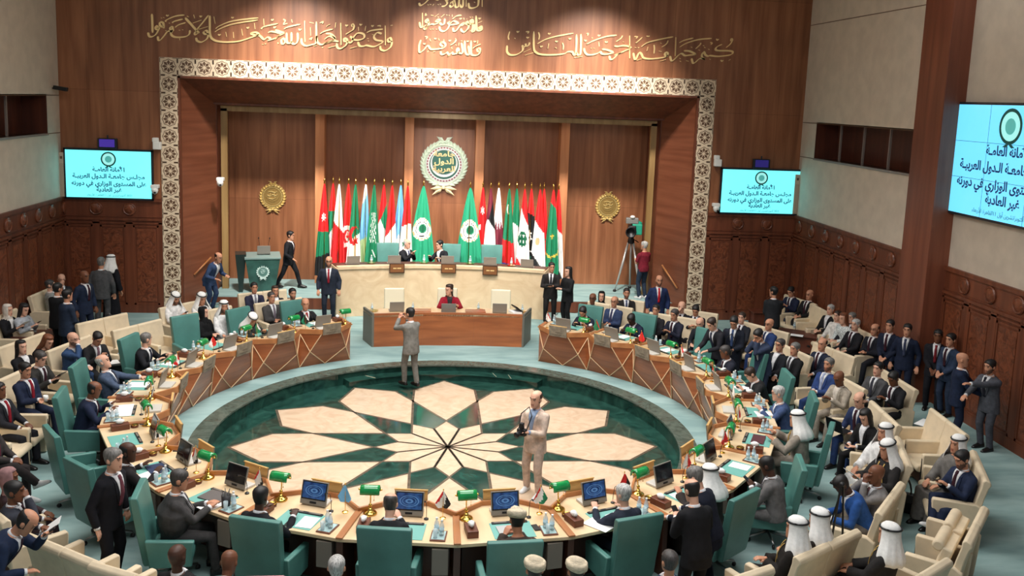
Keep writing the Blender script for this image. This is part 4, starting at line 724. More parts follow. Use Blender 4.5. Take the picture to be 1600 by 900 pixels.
for i, t_, r_, da in ((11, .32, 5.48, 8), (3, -.1, 5.62, 20), (16, .26, 5.62, 0), (9, -.04, 5.62, 5)):
    loc, rz = on_desk(i, t_, r_, .007, da); flat_item('mobile_phone', 'black mobile phone lying on the %s' % dref(i), 'phone', loc, rz, (.075, .15), M_BLACK, .009)
t = thing('pen_holder', 'tall dark pen cup full of pens on the ninth desk from the left end', 'pen cup', *on_desk(8, .34, 5.56)); mb = MB(); mb.lathe([(.055, 0), (.06, .16), (.054, .16), (.05, .01)], n=16); mb.build('cup', mat('dark_cup', (52, 50, 52), rough=.5), t, smooth=True)
for k in range(5): mb = MB(); a = k*1.3; mb.tube([(.02*math.cos(a), .02*math.sin(a), .02), (.05*math.cos(a), .05*math.sin(a), .23)], .005, 6); mb.build('pen', M_GREY, t)
# ---------------------------------------------------------------- swivel chairs
def make_chair(seat_z=.46):
    t = thing('swivel_armchair', 'x', 'chair')
    mb = MB(); mb.box((0, -.02, seat_z-.05), (.54, .52, .12)); mb.build('seat', M_TEAL, t, bevel=.035, seg=3, auto=40)
    tl = Matrix.Rotation(R(9), 3, 'X'); mb = MB(); rs = []
    for z, w, d in ((.30, .27, .05), (.34, .285, .055), (.75, .305, .055), (1.16, .32, .05), (1.20, .318, .04)):
        rs.append([Vector((x, .26+(z-.4)*.16+y, z)) for x, y in ((-w, -d), (-w*.4, -d*.8), (w*.4, -d*.8), (w, -d), (w, d), (-w, d))])
    mb.rings(rs); mb.build('backrest', M_TEAL, t, bevel=.012, auto=45)
    for s in (-1, 1):
        mb = MB(); poly = [(-.27, .30), (.22, .30), (.27, .66), (-.30, .62)]
        mb.rings([[Vector((s*.32+dx, y, z)) for y, z in poly] for dx in (-.04, .04)]); mb.build('armrest', M_TEAL, t, bevel=.016, auto=45)
    mb = MB(); mb.lathe([(.03, .1), (.03, .3), (.05, .34), (.05, .38)], n=12); mb.build('pedestal', M_BLACK, t)
    mb = MB()
    for k in range(5): a = R(72*k+10); mb.tube([(.03*math.cos(a), .03*math.sin(a), .12), (.31*math.cos(a), .31*math.sin(a), .075)], [.024, .016], 8)
    b = mb.build('star_base', M_STEEL, t, smooth=True)
    for k in range(5):
        a = R(72*k+10); c = MB(); c.ell((.31*math.cos(a), .31*math.sin(a), .032), (.034, .022, .032), rot_z(a)); c.build('caster', M_BLACK, b, smooth=True)
    return t
chair0 = index_kids(make_chair()); used = [0]
def place_chair(loc, rz, label, group='teal swivel armchairs round the ring'):
    if not used[0]: used[0] = 1; chair0.location = loc; chair0.rotation_euler = (0, 0, rz); chair0['label'] = label; chair0['group'] = group; return chair0
    return dup(chair0, loc, rz, label, group)
CHR = {0: (6.08, -146.5, 0), 1: (6.12, -134.6, 6), 2: (6.45, -123.4, -14), 3: (6.22, -108.6, 4), 4: (6.2, -92.6, 3), 5: (6.02, -77.9, -4), 6: (6.1, -62.6, 8), 7: (6.1, -50.2, 8), 8: (6.09, -35.8, -48), 9: (5.92, -22.6, 5), 10: (5.78, -8.4, 0), 11: (6.1, 5.2, -2), 12: (5.88, 20.1, -3), 13: (6.05, 34.4, 4), 14: (6.12, 46.9, 28), 15: (6.2, 63.6, -3), 16: (6.06, 77.6, -4), 17: (5.98, 89.6, -5), 18: (6.2, 103.6, -14), 19: (6.22, 117.4, 10), 20: (6.14, 133.4, 6), 21: (6.0, 145.9, 2)}
for i, (r_, a, da) in CHR.items():
    place_chair(ring_pt(r_, a, ZR), R(a+180+da), 'teal leather swivel armchair drawn up to the %s' % dref(i))
for x, y, rz, lb in ((-1.52, 10.14, 6, 'teal high armchair of the bald man at the long counter'), (.24, 10.2, -4, 'teal high armchair of the young man turned aside at the long counter'), (1.50, 10.16, 0, 'empty teal high armchair at the long counter')):
    place_chair((x, y, .86), R(rz), lb, 'teal armchairs behind the long counter')
# ---------------------------------------------------------------- long counter, centre desk, lectern
M_CTR = mat('beige_marble', (226, 202, 168), rough=.3, c2=(206, 176, 140), scale=1.4, dist=2.6, lo=.25, hi=.7, detail=7)
t = thing('podium_counter', 'long curved beige marble counter on the stage edge with three brown plaques', 'counter', (0, 9.4, ZR)); N = 28; Z = 1.69-ZR
arc = lambda r, z, h=18.2: [Vector((r*math.sin(R(q)), r*math.cos(R(q))-9.4, z)) for q in np.linspace(-h, h, N)]
def shell(mb, prof):
    q = [arc(r, z) for r, z in prof]; mb.rings([[p[i] for p in q] for i in range(N)])
mb = MB(); shell(mb, [(9.05, 0), (9.05, Z-.09), (9.15, Z-.09), (9.15, 0)]); mb.build('front_panel', M_CTR, t)
mb = MB(); shell(mb, [(9.02, Z-.09), (9.02, Z), (9.22, Z), (9.22, Z-.09)]); mb.build('coping', M_CTR, t, bevel=.008)
mb = MB(); shell(mb, [(9.222, Z-.12), (9.222, Z-.02), (9.72, Z-.02), (9.72, Z-.12)]); mb.build('worktop', M_DARKW, t)
for s in (-1, 1):
    mb = MB(); a = R(s*18.2); mb.box((9.38*math.sin(a), 9.38*math.cos(a)-9.4, Z/2-.02), (.06, .68, Z-.06), rot_z(-a)); mb.build('end_panel', M_CTR, t)
for k, (q, z) in enumerate(((-7.9, 1.615), (1.2, 1.615), (8.6, 1.60))):
    a = R(q); mb = MB(); m = rot_z(-a); c = Vector((9.0*math.sin(a), 9.0*math.cos(a)-9.4, z-ZR)); mb.box(c, (.42, .025, .27), m); mb.box(c+m @ Vector((0, -.014, 0)), (.37, .006, .22), m, 1)
    p = mb.build('plaque', [mat('plaque_edge', (70, 44, 26)), mat('plaque_brown', (128, 82, 48), rough=.4)], t)
    mb = MB()
    for dx, w in ((-.06, .09), (.06, .11)): mb.box(c+m @ Vector((dx, -.018, .0)), (w, .004, .03), m)
    mb.build('engraving', M_GOLD, p)
M_LAP = mat('laptop_grey', (140, 134, 126), rough=.45)
def laptop(loc, rz, label, group=None, w=.36):
    t = thing('laptop', label, 'laptop', loc, rz, group); mb = MB(); mb.box((0, 0, .012), (w, .24, .02)); mb.build('keyboard_base', M_LAP, t, bevel=.004)
    rt = Matrix.Rotation(R(-14), 3, 'X'); mb = MB(); mb.box(Vector((0, .13, .022))+rt @ Vector((0, 0, .125)), (w, .014, .25), rt); p = mb.build('lid', M_LAP, t, bevel=.004)
    mb = MB(); mb.box(Vector((0, .13, .022))+rt @ Vector((0, -.008, .13)), (w-.03, .003, .22), rt); mb.build('display', M_SCR, p); return t
def bottle_at(loc, label, group): return dup(bo[0], loc, 0, label, group)
CT = 1.69-.02
for q, lb in ((-15.2, 'grey laptop at the far left end of the long counter'), (-8.2, 'grey laptop before the bald man at the long counter'), (1.0, 'grey laptop before the young man at the long counter'), (8.4, 'grey laptop before the empty teal armchair at the long counter'), (14.9, 'grey laptop at the far right end of the long counter')):
    a = R(q); laptop((9.42*math.sin(a), 9.42*math.cos(a), CT), -a+math.pi, lb, 'laptops on the long counter')
for q, lb in ((-11.9, 'left of the bald man'), (-3.0, 'between the two seated men'), (4.9, 'left of the empty armchair'), (12.0, 'right of the empty armchair')):
    a = R(q); t = thing('round_tray', 'dark round tray on the long counter %s' % lb, 'tray', (9.5*math.sin(a), 9.5*math.cos(a), CT), 0, 'trays on the long counter'); mb = MB(); mb.lathe([(.11, 0), (.12, .016), (.105, .012), (.02, .008)], n=20); mb.build('dish', M_BLACK, t, smooth=True); mb = MB(); mb.lathe([(.122, .012), (.124, .018), (.118, .018)], n=20); mb.build('edge_band', M_BRASS, t)
    bottle_at((9.5*math.sin(a)+.0, 9.5*math.cos(a), CT+.012), 'clear water bottle on the dark tray %s' % lb, 'bottles on the long counter').scale = (1.15,)*3
# centre desk of the secretaries
t = thing('secretary_desk', 'wide folded wooden desk of the secretaries before the long counter', 'desk', (.13, 6.0, ZR)); Z = 1.06-ZR
P = [(-1.72, 5.66), (-.50, 5.86), (.76, 5.87), (2.0, 5.76)]; Q = [(-1.98, 6.34), (-.60, 6.62), (.86, 6.64), (2.26, 6.48)]
L2 = lambda p, z: Vector((p[0]-.13, p[1]-6.0, z)); th = Vector((0, .05, 0))
for a, b in zip(P, P[1:]):
    mb = MB(); mb.add([L2(a, 0), L2(b, 0), L2(b, Z+.05), L2(a, Z+.05), L2(a, 0)+th, L2(b, 0)+th, L2(b, Z+.05)+th, L2(a, Z+.05)+th], [(0, 1, 2, 3), (5, 4, 7, 6), (3, 2, 6, 7), (1, 5, 6, 2), (4, 0, 3, 7)]); mb.build('front_panel', M_FRONT, t, bevel=.004)
for p, q, s in ((P[0], Q[0], 1), (P[3], Q[3], -1)):
    d = Vector((s*.05, 0, 0)); mb = MB(); v = [L2(p, 0), L2(q, 0), L2(q, Z+.06), L2(p, Z+.06)]; mb.add(v+[x+d for x in v], [(0, 1, 2, 3), (7, 6, 5, 4), (3, 2, 6, 7), (0, 3, 7, 4), (1, 5, 6, 2)]); mb.build('side_panel', mat('grey_side_laminate', (112, 108, 98), rough=.5), t)
for a, b, c, d in zip(P, P[1:], Q, Q[1:]):
    mb = MB(); mb.prism([(L2(x, 0).x, L2(x, 0).y) for x in (a, b, d, c)], Z-.04, Z); mb.build('worktop', M_DESKTOP, t)
for x in (-.55, .80):
    mb = MB(); mb.box((x-.13, .10, Z+.03), (.5, .3, .06)); mb.build('console_ledge', M_FRONT, t, bevel=.006)
laptop((-1.16, 6.22, 1.06), math.pi+R(8), 'grey laptop facing the empty white chair at the left of the centre desk', 'laptops on the centre desk'); laptop((.13, 6.12, 1.06), math.pi, 'grey laptop before the woman in red jacket', 'laptops on the centre desk'); laptop((1.42, 6.2, 1.06), math.pi-R(6), 'grey laptop facing the empty white chair at the right of the centre desk', 'laptops on the centre desk')
for x, y, lb in ((-1.72, 6.15, 'at the left end of the centre desk'), (-.72, 6.3, 'left of the woman in red jacket'), (.92, 6.35, 'right of the woman in red jacket'), (2.02, 6.2, 'at the right end of the centre desk')):
    t = thing('round_tray', 'dark round tray '+lb, 'tray', (x, y, 1.06), 0, 'trays on the centre desk'); mb = MB(); mb.lathe([(.11, 0), (.12, .016), (.105, .012), (.02, .008)], n=20); mb.build('dish', M_BLACK, t, smooth=True); mb = MB(); mb.lathe([(.122, .012), (.124, .018), (.118, .018)], n=20); mb.build('edge_band', M_BRASS, t)
    bottle_at((x-.03, y, 1.072), 'clear water bottle on the tray '+lb, 'bottles on the centre desk'); 
t = thing('document_stack', 'dark binder propped on white papers at the right of the centre desk', 'binder', (1.80, 6.1, 1.06), R(20)); mb = MB(); mb.box((0, 0, .03), (.24, .3, .06)); mb.build('paper_block', M_PAPER, t); mb = MB(); mb.box((.05, .0, .12), (.24, .3, .03), Matrix.Rotation(R(38), 3, 'Y')); mb.build('binder_cover', M_BLACK, t)
M_WCH = mat('ivory_leather', (228, 218, 190), rough=.5)
for x, y, rz, lb in ((-1.22, 7.0, 6, 'empty ivory chair at the left of the centre desk'), (.13, 7.1, 0, 'ivory chair of the woman in red jacket'), (1.5, 7.0, -6, 'empty ivory chair at the right of the centre desk')):
    t = thing('desk_chair', lb, 'chair', (x, y, ZR), R(rz), 'ivory chairs at the centre desk'); mb = MB(); mb.box((0, 0, .46), (.5, .48, .1)); mb.build('seat', M_WCH, t, bevel=.03); mb = MB(); mb.box((0, .25, .82), (.52, .08, .62), Matrix.Rotation(R(-7), 3, 'X')); mb.build('backrest', M_WCH, t, bevel=.03)
    for s in (-1, 1): mb = MB(); mb.tube([(s*.27, .2, .6), (s*.29, -.15, .66), (s*.27, -.18, .45)], .018, 8); mb.build('armrest', M_BLACK, t)
    mb = MB(); mb.lathe([(.28, .0), (.28, .03), (.04, .07), (.03, .42)], n=20); mb.build('pedestal', M_BLACK, t)
# lectern with emblem
t = thing('lectern', 'tapered green lectern with pale round emblem on the left of the stage', 'lectern', (-5.12, 10.35, ZS), R(12))
mb = MB(); mb.rings([[Vector((x*w, y*d, z)) for x, y in ((-1, -1), (1, -1), (1, 1), (-1, 1))] for z, w, d in ((0, .33, .26), (.98, .48, .34))]); M_LEC = mat('lectern_green', (58, 98, 90), rough=.25, var=.25, scale=3); mb.build('body', M_LEC, t, bevel=.006)
mb = MB(); mb.rings([[Vector((x*w-.60, y*d+.05, z)) for x, y in ((-1, -1), (1, -1), (1, 1), (-1, 1))] for z, w, d in ((0, .05, .24), (1.10, .15, .30))]); mb.build('side_wing', mat('lectern_dark', (34, 48, 46), rough=.25), t)
mb = MB(); mb.box((0, 0, 1.02), (1.0, .72, .06), Matrix.Rotation(R(4), 3, 'X')); mb.build('reading_top', mat('lectern_top', (128, 150, 146), rough=.35), t, bevel=.01)
e = bpy.data.objects.new('emblem_badge', None); COL.objects.link(e); e.parent = t; e.location = (0, -.315, .6); e.rotation_euler = (R(-4.5), 0, 0)
M_EP = mat('badge_pale', (206, 226, 220), rough=.4); M_EG = mat('badge_green', (80, 120, 112), rough=.4); emblem(e, .21, (M_EP, M_EG, M_EP, M_EG, M_EP), None, .4, 9)
t2 = laptop((-5.10, 10.42, ZS+1.06), math.pi+R(12), 'grey laptop on top of the green lectern')
for s in (-.14, .12):
    loc = (-5.1+s, 10.55, ZS+1.05); t = thing('gooseneck_microphone', 'gooseneck microphone on the green lectern, %s of the pair' % ('left' if s < 0 else 'right'), 'microphone', loc, 0, 'microphones on the lectern')
    mb = MB(); mb.tube([(0, 0, 0), (0, 0, .3), (s*.2, .03, .42)], .006, 6); mb.build('neck', M_BLACK, t); mb = MB(); mb.ell((s*.2, .04, .44), (.016, .016, .03)); mb.build('capsule', M_BLACK, t)
# handrails on the slanted reveals
for s, p, q, lb in ((-1, (-6.93, 9.42, 1.24), (-6.62, 10.05, 1.62), 'wooden handrail on the slanted left reveal'), (1, (6.66, 9.95, 1.66), (6.98, 9.3, 1.10), 'wooden handrail on the slanted right reveal behind the red-tied guard')):
    t = thing('handrail', lb, 'handrail', ((p[0]+q[0])/2, (p[1]+q[1])/2, 0)); o = Vector(t.location); off = Vector((-s*.14, -.04, 0)); p, q = Vector(p)-o+off, Vector(q)-o+off
    mb = MB(); mb.tube([p, q], .026, 10); mb.build('rail', M_RIM, t, smooth=True)
    for k in (.2, .8): c = p.lerp(q, k); mb = MB(); mb.tube([c, c-off*.9-Vector((0, 0, .03))], .014, 6); mb.build('bracket', M_BRASS, t)
# television camera on its tripod
t = thing('television_camera', 'television camera with green rain cover on a tall silver tripod on the stage', 'camera', (5.80, 11.0, ZS), R(-8)); t.scale = (1.12,)*3; Z = 1.72
for k in range(3):
    a = R(120*k+80); d = Vector((math.cos(a), math.sin(a), 0)); mb = MB(); mb.tube([d*.08+Vector((0, 0, 1.36)), d*.23+Vector((0, 0, .72)), d*.40+Vector((0, 0, .06))], [.03, .034, .02], 8); l = mb.build('tripod_leg', mat('silver_leg', (206, 206, 204), rough=.35, metal=.6), t, smooth=True)
    mb = MB(); mb.ell(d*.41+Vector((0, 0, .03)), (.05, .03, .05)); mb.build('caster', M_BLACK, l)
mb = MB(); mb.lathe([(.1, 1.34), (.09, 1.44), (.07, 1.5), (.1, 1.54)], n=14); mb.build('fluid_head', M_BLACK, t)
mb = MB(); mb.box((0, -.04, Z), (.2, .44, .26)); mb.build('camera_body', M_BLACK, t, bevel=.02)
mb = MB(); mb.T = Matrix.Translation((-.06, -.22, Z)) @ XZ; mb.lathe([(.10, 0), (.11, .2), (.15, .32), (.13, .33), (.1, .22)], n=16); mb.T = None; mb.build('lens', M_BLACK, t, smooth=True)
mb = MB(); mb.box((.14, .06, Z+.02), (.28, .36, .3)); mb.ell((.14, .1, Z+.16), (.16, .18, .08)); mb.build('rain_cover', mat('green_cover', (36, 158, 128), rough=.55), t, bevel=.03)
mb = MB(); mb.box((0, -.02, Z+.25), (.34, .16, .16)); mb.build('viewfinder', M_GREY, t, bevel=.02)
mb = MB(); mb.ell((0, -.1, Z+.36), (.07, .05, .045)); mb.build('camera_light', M_WHITE, t, smooth=True)
mb = MB(); mb.tube([(.1, .2, 1.42), (.25, .5, 1.3)], .014, 6); mb.build('pan_handle', M_BLACK, t)

# ---------------------------------------------------------------- cream double seats of the audience
def make_bench(tip=0):
    t = thing('double_seat', 'x', 'seat')
    for s in (-1, 1):
        mb = MB()
        if tip: mb.box((s*.315, .14, .62), (.54, .14, .44), Matrix.Rotation(R(-14), 3, 'X')); mb.tube([(s*.315-.27, .08, .84), (s*.315+.27, .08, .84)], .075, 12)
        else: mb.box((s*.315, -.02, .385), (.54, .50, .13)); mb.tube([(s*.315-.27, -.27, .385), (s*.315+.27, -.27, .385)], .065, 12)
        mb.build('seat_cushion', M_CREAM, t, bevel=.025, auto=45)
        mb = MB(); prof = [(.22, .36), (.30, .74), (.345, .92), (.35, 1.0), (.39, 1.03), (.455, 1.0), (.47, .95), (.44, .90), (.40, .74), (.32, .30)]
        mb.rings([[Vector((s*.318+dx, y, z)) for y, z in prof] for dx in (-.315, .315)]); mb.build('backrest', M_CREAM, t, bevel=.016, auto=40)
    for x in (-.63, 0, .63):
        mb = MB(); mb.rings([[Vector((x+dx, y, z)) for y, z in ((-.25, .02), (.36, .02), (.40, .60), (.30, .66), (-.27, .66), (-.28, .62))] for dx in (-.045, .045)]); o = mb.build('side_panel', M_CREAM, t, bevel=.018, auto=45)
        mb = MB(); mb.box((x, -.272, .36), (.03, .012, .5)); mb.build('front_strip', M_BLACK, o)
    mb = MB(); mb.box((0, .05, .16), (1.24, .42, .2)); mb.build('plinth', M_DARKW, t); return t
BENCH = [
 ((-7.807, 3.685, 1.280), (-7.142, 4.695, 1.280), 'empty cream double seat right behind the man in grey suit holding white papers'),
 ((-6.889, 3.192, 1.280), (-6.282, 4.149, 1.280), 'empty cream double seat behind the delegate who turns his bald head away'),
 ((-9.816, 6.219, 1.280), (-9.716, 7.473, 1.280), 'cream double seat against the left wall, of the man in pale grey suit'),
 ((-8.552, 1.875, 1.280), (-8.239, 2.882, 1.280), 'cream double seat of the curly haired woman and the woman in black'),
 ((-7.586, 1.682, 1.280), (-7.284, 2.719, 1.280), 'cream double seat of the man in blue suit with hand at his mouth'),
 ((-7.688, -0.103, 1.280), (-7.483, 0.845, 1.280), 'cream double seat of the man in navy suit with red tie holding a cup'),
 ((-7.348, -1.901, 1.280), (-7.325, -1.069, 1.280), 'cream double seat at the left edge of the hall under the man with crimson tie'),
 ((-4.879, -5.808, 1.280), (-3.912, -6.467, 1.280), 'cream double seat with rolled top below the man bending over a phone'),
 ((-3.816, -6.537, 1.280), (-3.078, -6.923, 1.280), 'cream double seat of the bald man seen from behind by the bottom edge'),
 ((-6.003, -4.718, 1.280), (-5.452, -5.286, 1.280), 'cream double seat of the woman in patterned headscarf'),
 ((-9.699, 3.707, 1.280), (-9.611, 5.050, 1.280), 'cream double seat of the woman in white headscarf by the left wall'),
 ((-6.580, 5.159, 1.280), (-5.736, 6.207, 1.280), 'cream double seat under the pattern band, of two men in white robes'),
 ((-5.848, 4.582, 1.280), (-5.002, 5.573, 1.280), 'cream double seat of the woman in black abaya and the white robed man'),
 ((-5.057, 6.826, 1.280), (-4.067, 7.427, 1.280), 'cream double seat below the green lectern'),
 ((-4.453, 5.806, 1.280), (-3.568, 6.489, 1.280), 'cream double seat of the grey suited man with folded hands'),
 ((4.312, 7.156, 1.280), (5.064, 6.675, 1.280), 'cream double seat of the woman in black hijab below the television camera'),
 ((3.890, 6.455, 1.280), (4.576, 5.927, 1.280), 'cream double seat of the stout man in blue suit near the right end'),
 ((5.204, 5.350, 1.280), (5.964, 4.806, 1.280), 'cream double seat of the two men in dark suits talking over a phone'),
 ((5.817, 5.998, 1.280), (6.700, 5.362, 1.280), 'cream double seat beside the foot of the right pattern band'),
 ((7.197, 4.551, 1.280), (7.850, 3.570, 1.280), 'cream double seat of the man in royal blue suit with glasses'),
 ((7.261, 2.996, 1.280), (7.599, 1.466, 1.280), 'cream double seat of the two grey haired men in black suits'),
 ((8.148, 2.814, 1.280), (8.529, 1.582, 1.280), 'half empty cream double seat behind the grey bearded man in blue suit'),
 ((7.531, 0.798, 1.280), (7.699, -0.551, 1.280), 'cream double seat of the bald man in beige suit'),
 ((8.702, 0.779, 1.280), (8.681, -0.540, 1.280), 'cream double seat of two dark haired men in front of the standing guards'),
 ((7.486, -1.190, 1.280), (7.344, -2.302, 1.280), 'cream double seat of the woman with long dark hair holding a phone'),
 ((7.039, -2.871, 1.280), (6.622, -3.978, 1.280), 'cream double seat of the two men in white headcloths with a white sheet'),
 ((6.202, -4.551, 1.280), (5.359, -5.514, 1.280), 'cream double seat of the man in bright blue jacket'),
 ((4.852, -5.952, 1.280), (3.843, -6.578, 1.280), 'cream double seat of two men in black cloaks seen from behind'),
 ((3.244, -6.857, 1.280), (2.539, -7.191, 1.280), 'cream double seat cut by the bottom edge right of the ring'),
 ((8.388, -1.586, 1.280), (8.274, -2.710, 1.280), 'empty cream double seat with white papers on its seat'),
 ((7.936, -3.508, 1.280), (7.493, -4.487, 1.280), 'cream double seat of the man in navy suit with crossed legs'),
 ((6.941, -5.329, 1.280), (6.069, -6.312, 1.280), 'empty cream double seat with tipped-up cushions at the right'),
 ((5.459, -6.777, 1.280), (4.747, -7.246, 1.280), 'cream double seat in the bottom right corner'),
 ((9.769, 6.517, 1.280), (9.789, 5.593, 1.280), 'empty cream double seat by the right panelling'),
 ((9.538, 7.583, 1.280), (9.797, 6.743, 1.280), 'cream double seat of the bald man in black suit by the right panelling'),
 ((9.782, 5.322, 1.280), (9.855, 4.364, 1.280), 'cream double seat behind the woman in black and white flowered dress'),
 ((9.785, 4.058, 1.280), (9.865, 3.310, 1.280), 'cream double seat beside the bald standing guard'),
]
bench0 = None
BP = []
for a, b, lb in BENCH:
    a, b = Vector(a), Vector(b); c = (a+b)/2; d = (b-a); d.z = 0; d.normalize(); n = Vector((-d.y, d.x, 0))
    if n.dot(-c) < 0: n = -n                       # towards the ring
    rz = math.atan2(n.x, -n.y); base = Vector((c.x, c.y, ZR))+n*.40; BP.append((base, rz))
    if 'tipped' in lb: o = make_bench(1); o.location = base; o.rotation_euler = (0, 0, rz); o['label'] = lb; o['group'] = 'cream double seats of the audience'
    elif bench0 is None: bench0 = index_kids(make_bench()); o = bench0; o.location = base; o.rotation_euler = (0, 0, rz); o['label'] = lb; o['group'] = 'cream double seats of the audience'
    else: dup(bench0, base, rz, lb, 'cream double seats of the audience')
# ---------------------------------------------------------------- side tables and loose things
def side_table(label, loc, rz, w, d, h=.55, m=None):
    t = thing('side_table', label, 'table', loc, rz); m = m or M_DARKW
    mb = MB(); mb.box((0, 0, h-.02), (w, d, .04)); mb.build('table_top', m, t, bevel=.006)
    for x in (-1, 1):
        for y in (-1, 1): mb = MB(); mb.box((x*(w/2-.05), y*(d/2-.05), (h-.04)/2), (.05, .05, h-.04)); mb.build('leg', m, t)
    mb = MB(); mb.box((0, 0, h*.55), (w-.1, d-.1, h*.7)); mb.build('apron', m, t); return t
def P3(p, z=ZR): return (p[0], p[1], z)
M_TABLE = wood('red_brown_table', (112, 58, 40), (84, 40, 26), stretch=(.1, 1, 1))
side_table('low red brown table before the woman in white headscarf', P3((-9.111, 4.586, 0.830)), R(25), 1.5, .6, .55, M_TABLE)
side_table('red brown table with a white sheet beside the bench by the right wall', P3((8.843, 5.422, 0.830)), R(-30), 1.1, .6, .55, M_TABLE)
side_table('small round-edged dark stand beside the black suited man who looks back', P3((8.694, 7.539, 0.900)), R(0), .5, .45, .6, M_TABLE)
sb = side_table('small black side table with glasses beside the green chair', P3((-6.621, 2.445, 0.830)), R(20), .75, .45, .55, M_BLACK)
def lay(name, label, cat, p, rz, size, m, h=.006): return flat_item(name, label, cat, p, rz, size, m, h)
lay('paper_sheet', 'white papers on the black side table with glasses', 'paper', (-6.676, 2.424, 0.836), .5, (.21, .29), M_PAPER)
lay('paper_sheet', 'white sheet on the red brown table by the right wall', 'paper', (8.736, 5.087, 0.836), -.5, (.3, .21), M_PAPER)
lay('paper_sheet', 'white sheet on the low table before the woman in white headscarf', 'paper', (-9.343, 4.887, 0.836), .5, (.3, .21), M_PAPER)
lay('paper_sheet', 'white papers lying on the empty cream double seat at the right', 'paper', (8.749, -0.849, 0.760), -.9, (.3, .42), M_PAPER, .012)
for k, (x, y) in enumerate(((186, 560), (191, 562))):
    p = (-6.652, 2.698, 0.835) if k == 0 else (-6.537, 2.610, 0.835); g = make_glass(); g.location = p; g['label'] = '%s drinking glass on the small black side table' % ('nearer' if k else 'farther'); g['group'] = 'glasses on the side table'
for p, lb in (((8.961, 5.790, 0.835), 'water bottle on the red brown table by the right wall'), ((-9.081, 4.678, 0.835), 'water bottle on the low table before the woman in white headscarf')): bottle_at(p, lb, None)
def bag(label, loc, rz, m, w=.34, d=.14, h=.26, strap=.26, name='handbag'):
    t = thing(name, label, 'bag', loc, rz); mb = MB(); mb.rings([[Vector((x*w/2*k, y*d/2*k2, z)) for x, y in ((-1, -1), (1, -1), (1, 1), (-1, 1))] for z, k, k2 in ((0, 1, 1), (h*.6, 1.04, 1), (h, .86, .5))]); mb.build('bag_body', m, t, bevel=.02)
    for s in (-1, 1): mb = MB(); mb.tube([(math.cos(q)*w*.3, s*.03, h-.02+math.sin(q)*strap) for q in np.linspace(0, math.pi, 11)], .010, 6); mb.build('strap', m, t)
    return t
bag('dark handbag with looped straps on the empty cream seat at the left', (-7.542, 4.818, 0.740), .3, mat('black_leather', (34, 30, 30), rough=.4))
bag('black bag standing on the carpet before the tipped-up cream seat', P3((6.959, -3.327, 0.300)), -.6, mat('black_leather', (34, 30, 30), rough=.4), .4, .2, .3)
# grey armchair with a pink cushion at the bottom edge
t = thing('lounge_armchair', 'pale grey armchair with a pink head cushion at the bottom edge', 'armchair', P3((-2.096, -6.767, 1.360)), math.pi); M_LG = mat('pale_grey_fabric', (176, 176, 168), rough=.85, bump=.05)
mb = MB(); mb.box((0, -.1, .34), (1.0, .7, .24)); mb.build('seat', M_LG, t, bevel=.05)
mb = MB(); mb.rings([[Vector((x*w, y+.26+(z-.4)*.12, z)) for x, y in ((-1, -.09), (1, -.09), (1, .09), (-1, .09))] for z, w in ((.2, .52), (.80, .54), (.98, .44), (1.02, .34))]); mb.build('backrest', M_LG, t, bevel=.04)
for s in (-1, 1): mb = MB(); mb.box((s*.55, -.08, .4), (.14, .75, .5)); mb.build('armrest', M_LG, t, bevel=.05)
mb = MB(); mb.box((0, .27, 1.04), (.46, .24, .13)); mb.build('head_cushion', mat('pink_cushion', (238, 150, 156), rough=.7), t, bevel=.045, seg=3)
for x in (-.42, .42):
    for y in (-.36, .2): mb = MB(); mb.box((x, y, .1), (.06, .06, .2)); mb.build('leg', M_DARKW, t)
# thin stand poles in front of the bench of the cloaked men
t = thing('easel_stand', 'thin dark two-legged stand behind the bench of the men in black cloaks', 'stand', P3((4.787, -5.613, 0.280)), .3)
for s in (-1, 1): mb = MB(); mb.tube([(s*.02, 0, 1.45), (s*.16, 0, .0)], .014, 6); mb.build('leg', M_BLACK, t)
mb = MB(); mb.tube([(0, 0, 1.40), (0, .35, .0)], .012, 6); mb.build('rear_strut', M_BLACK, t); mb = MB(); mb.ell((0, 0, 1.46), (.035, .035, .03)); mb.build('hinge', M_BLACK, t)

# ---------------------------------------------------------------- people
SKINC = dict(l=(224, 172, 146), m=(204, 146, 116), t=(178, 120, 90), b=(120, 76, 54), d=(78, 50, 38))
def skin_mats(k):
    c = SKINC[k]; return [mat('skin_'+k, c, rough=.5, var=.06, scale=9, spec=.35), mat('eye_dark_'+k, (40, 28, 24), rough=.4), mat('lip_'+k, tuple(int(v*.74) if i == 0 else int(v*.6) for i, v in enumerate(c)), rough=.5), mat('stubble_'+k, tuple(int(v*.5) for v in c), rough=.8)]
def cloth(c, n='cloth'): return mat('%s_%d_%d_%d' % ((n,)+tuple(c)), c, rough=.85, var=.16, scale=14, bump=.10, spec=.2)
HAIRC = dict(k=(26, 22, 22), b=(58, 40, 30), g=(128, 124, 120), w=(206, 204, 200), r=(132, 74, 44), s=(74, 68, 66))
HEAD = [(-.122, .018, .020, -.062), (-.112, .040, .042, -.050), (-.085, .054, .066, -.028), (-.05, .063, .084, -.012), (-.01, .071, .094, -.002), (.03, .077, .099, .004), (.065, .076, .097, .007), (.095, .062, .080, .009), (.113, .040, .052, .010), (.122, .012, .015, .010)]
HZ = np.array([h[0] for h in HEAD])
def head_at(z): return [float(np.interp(z, HZ, [h[k] for h in HEAD])) for k in (1, 2, 3)]
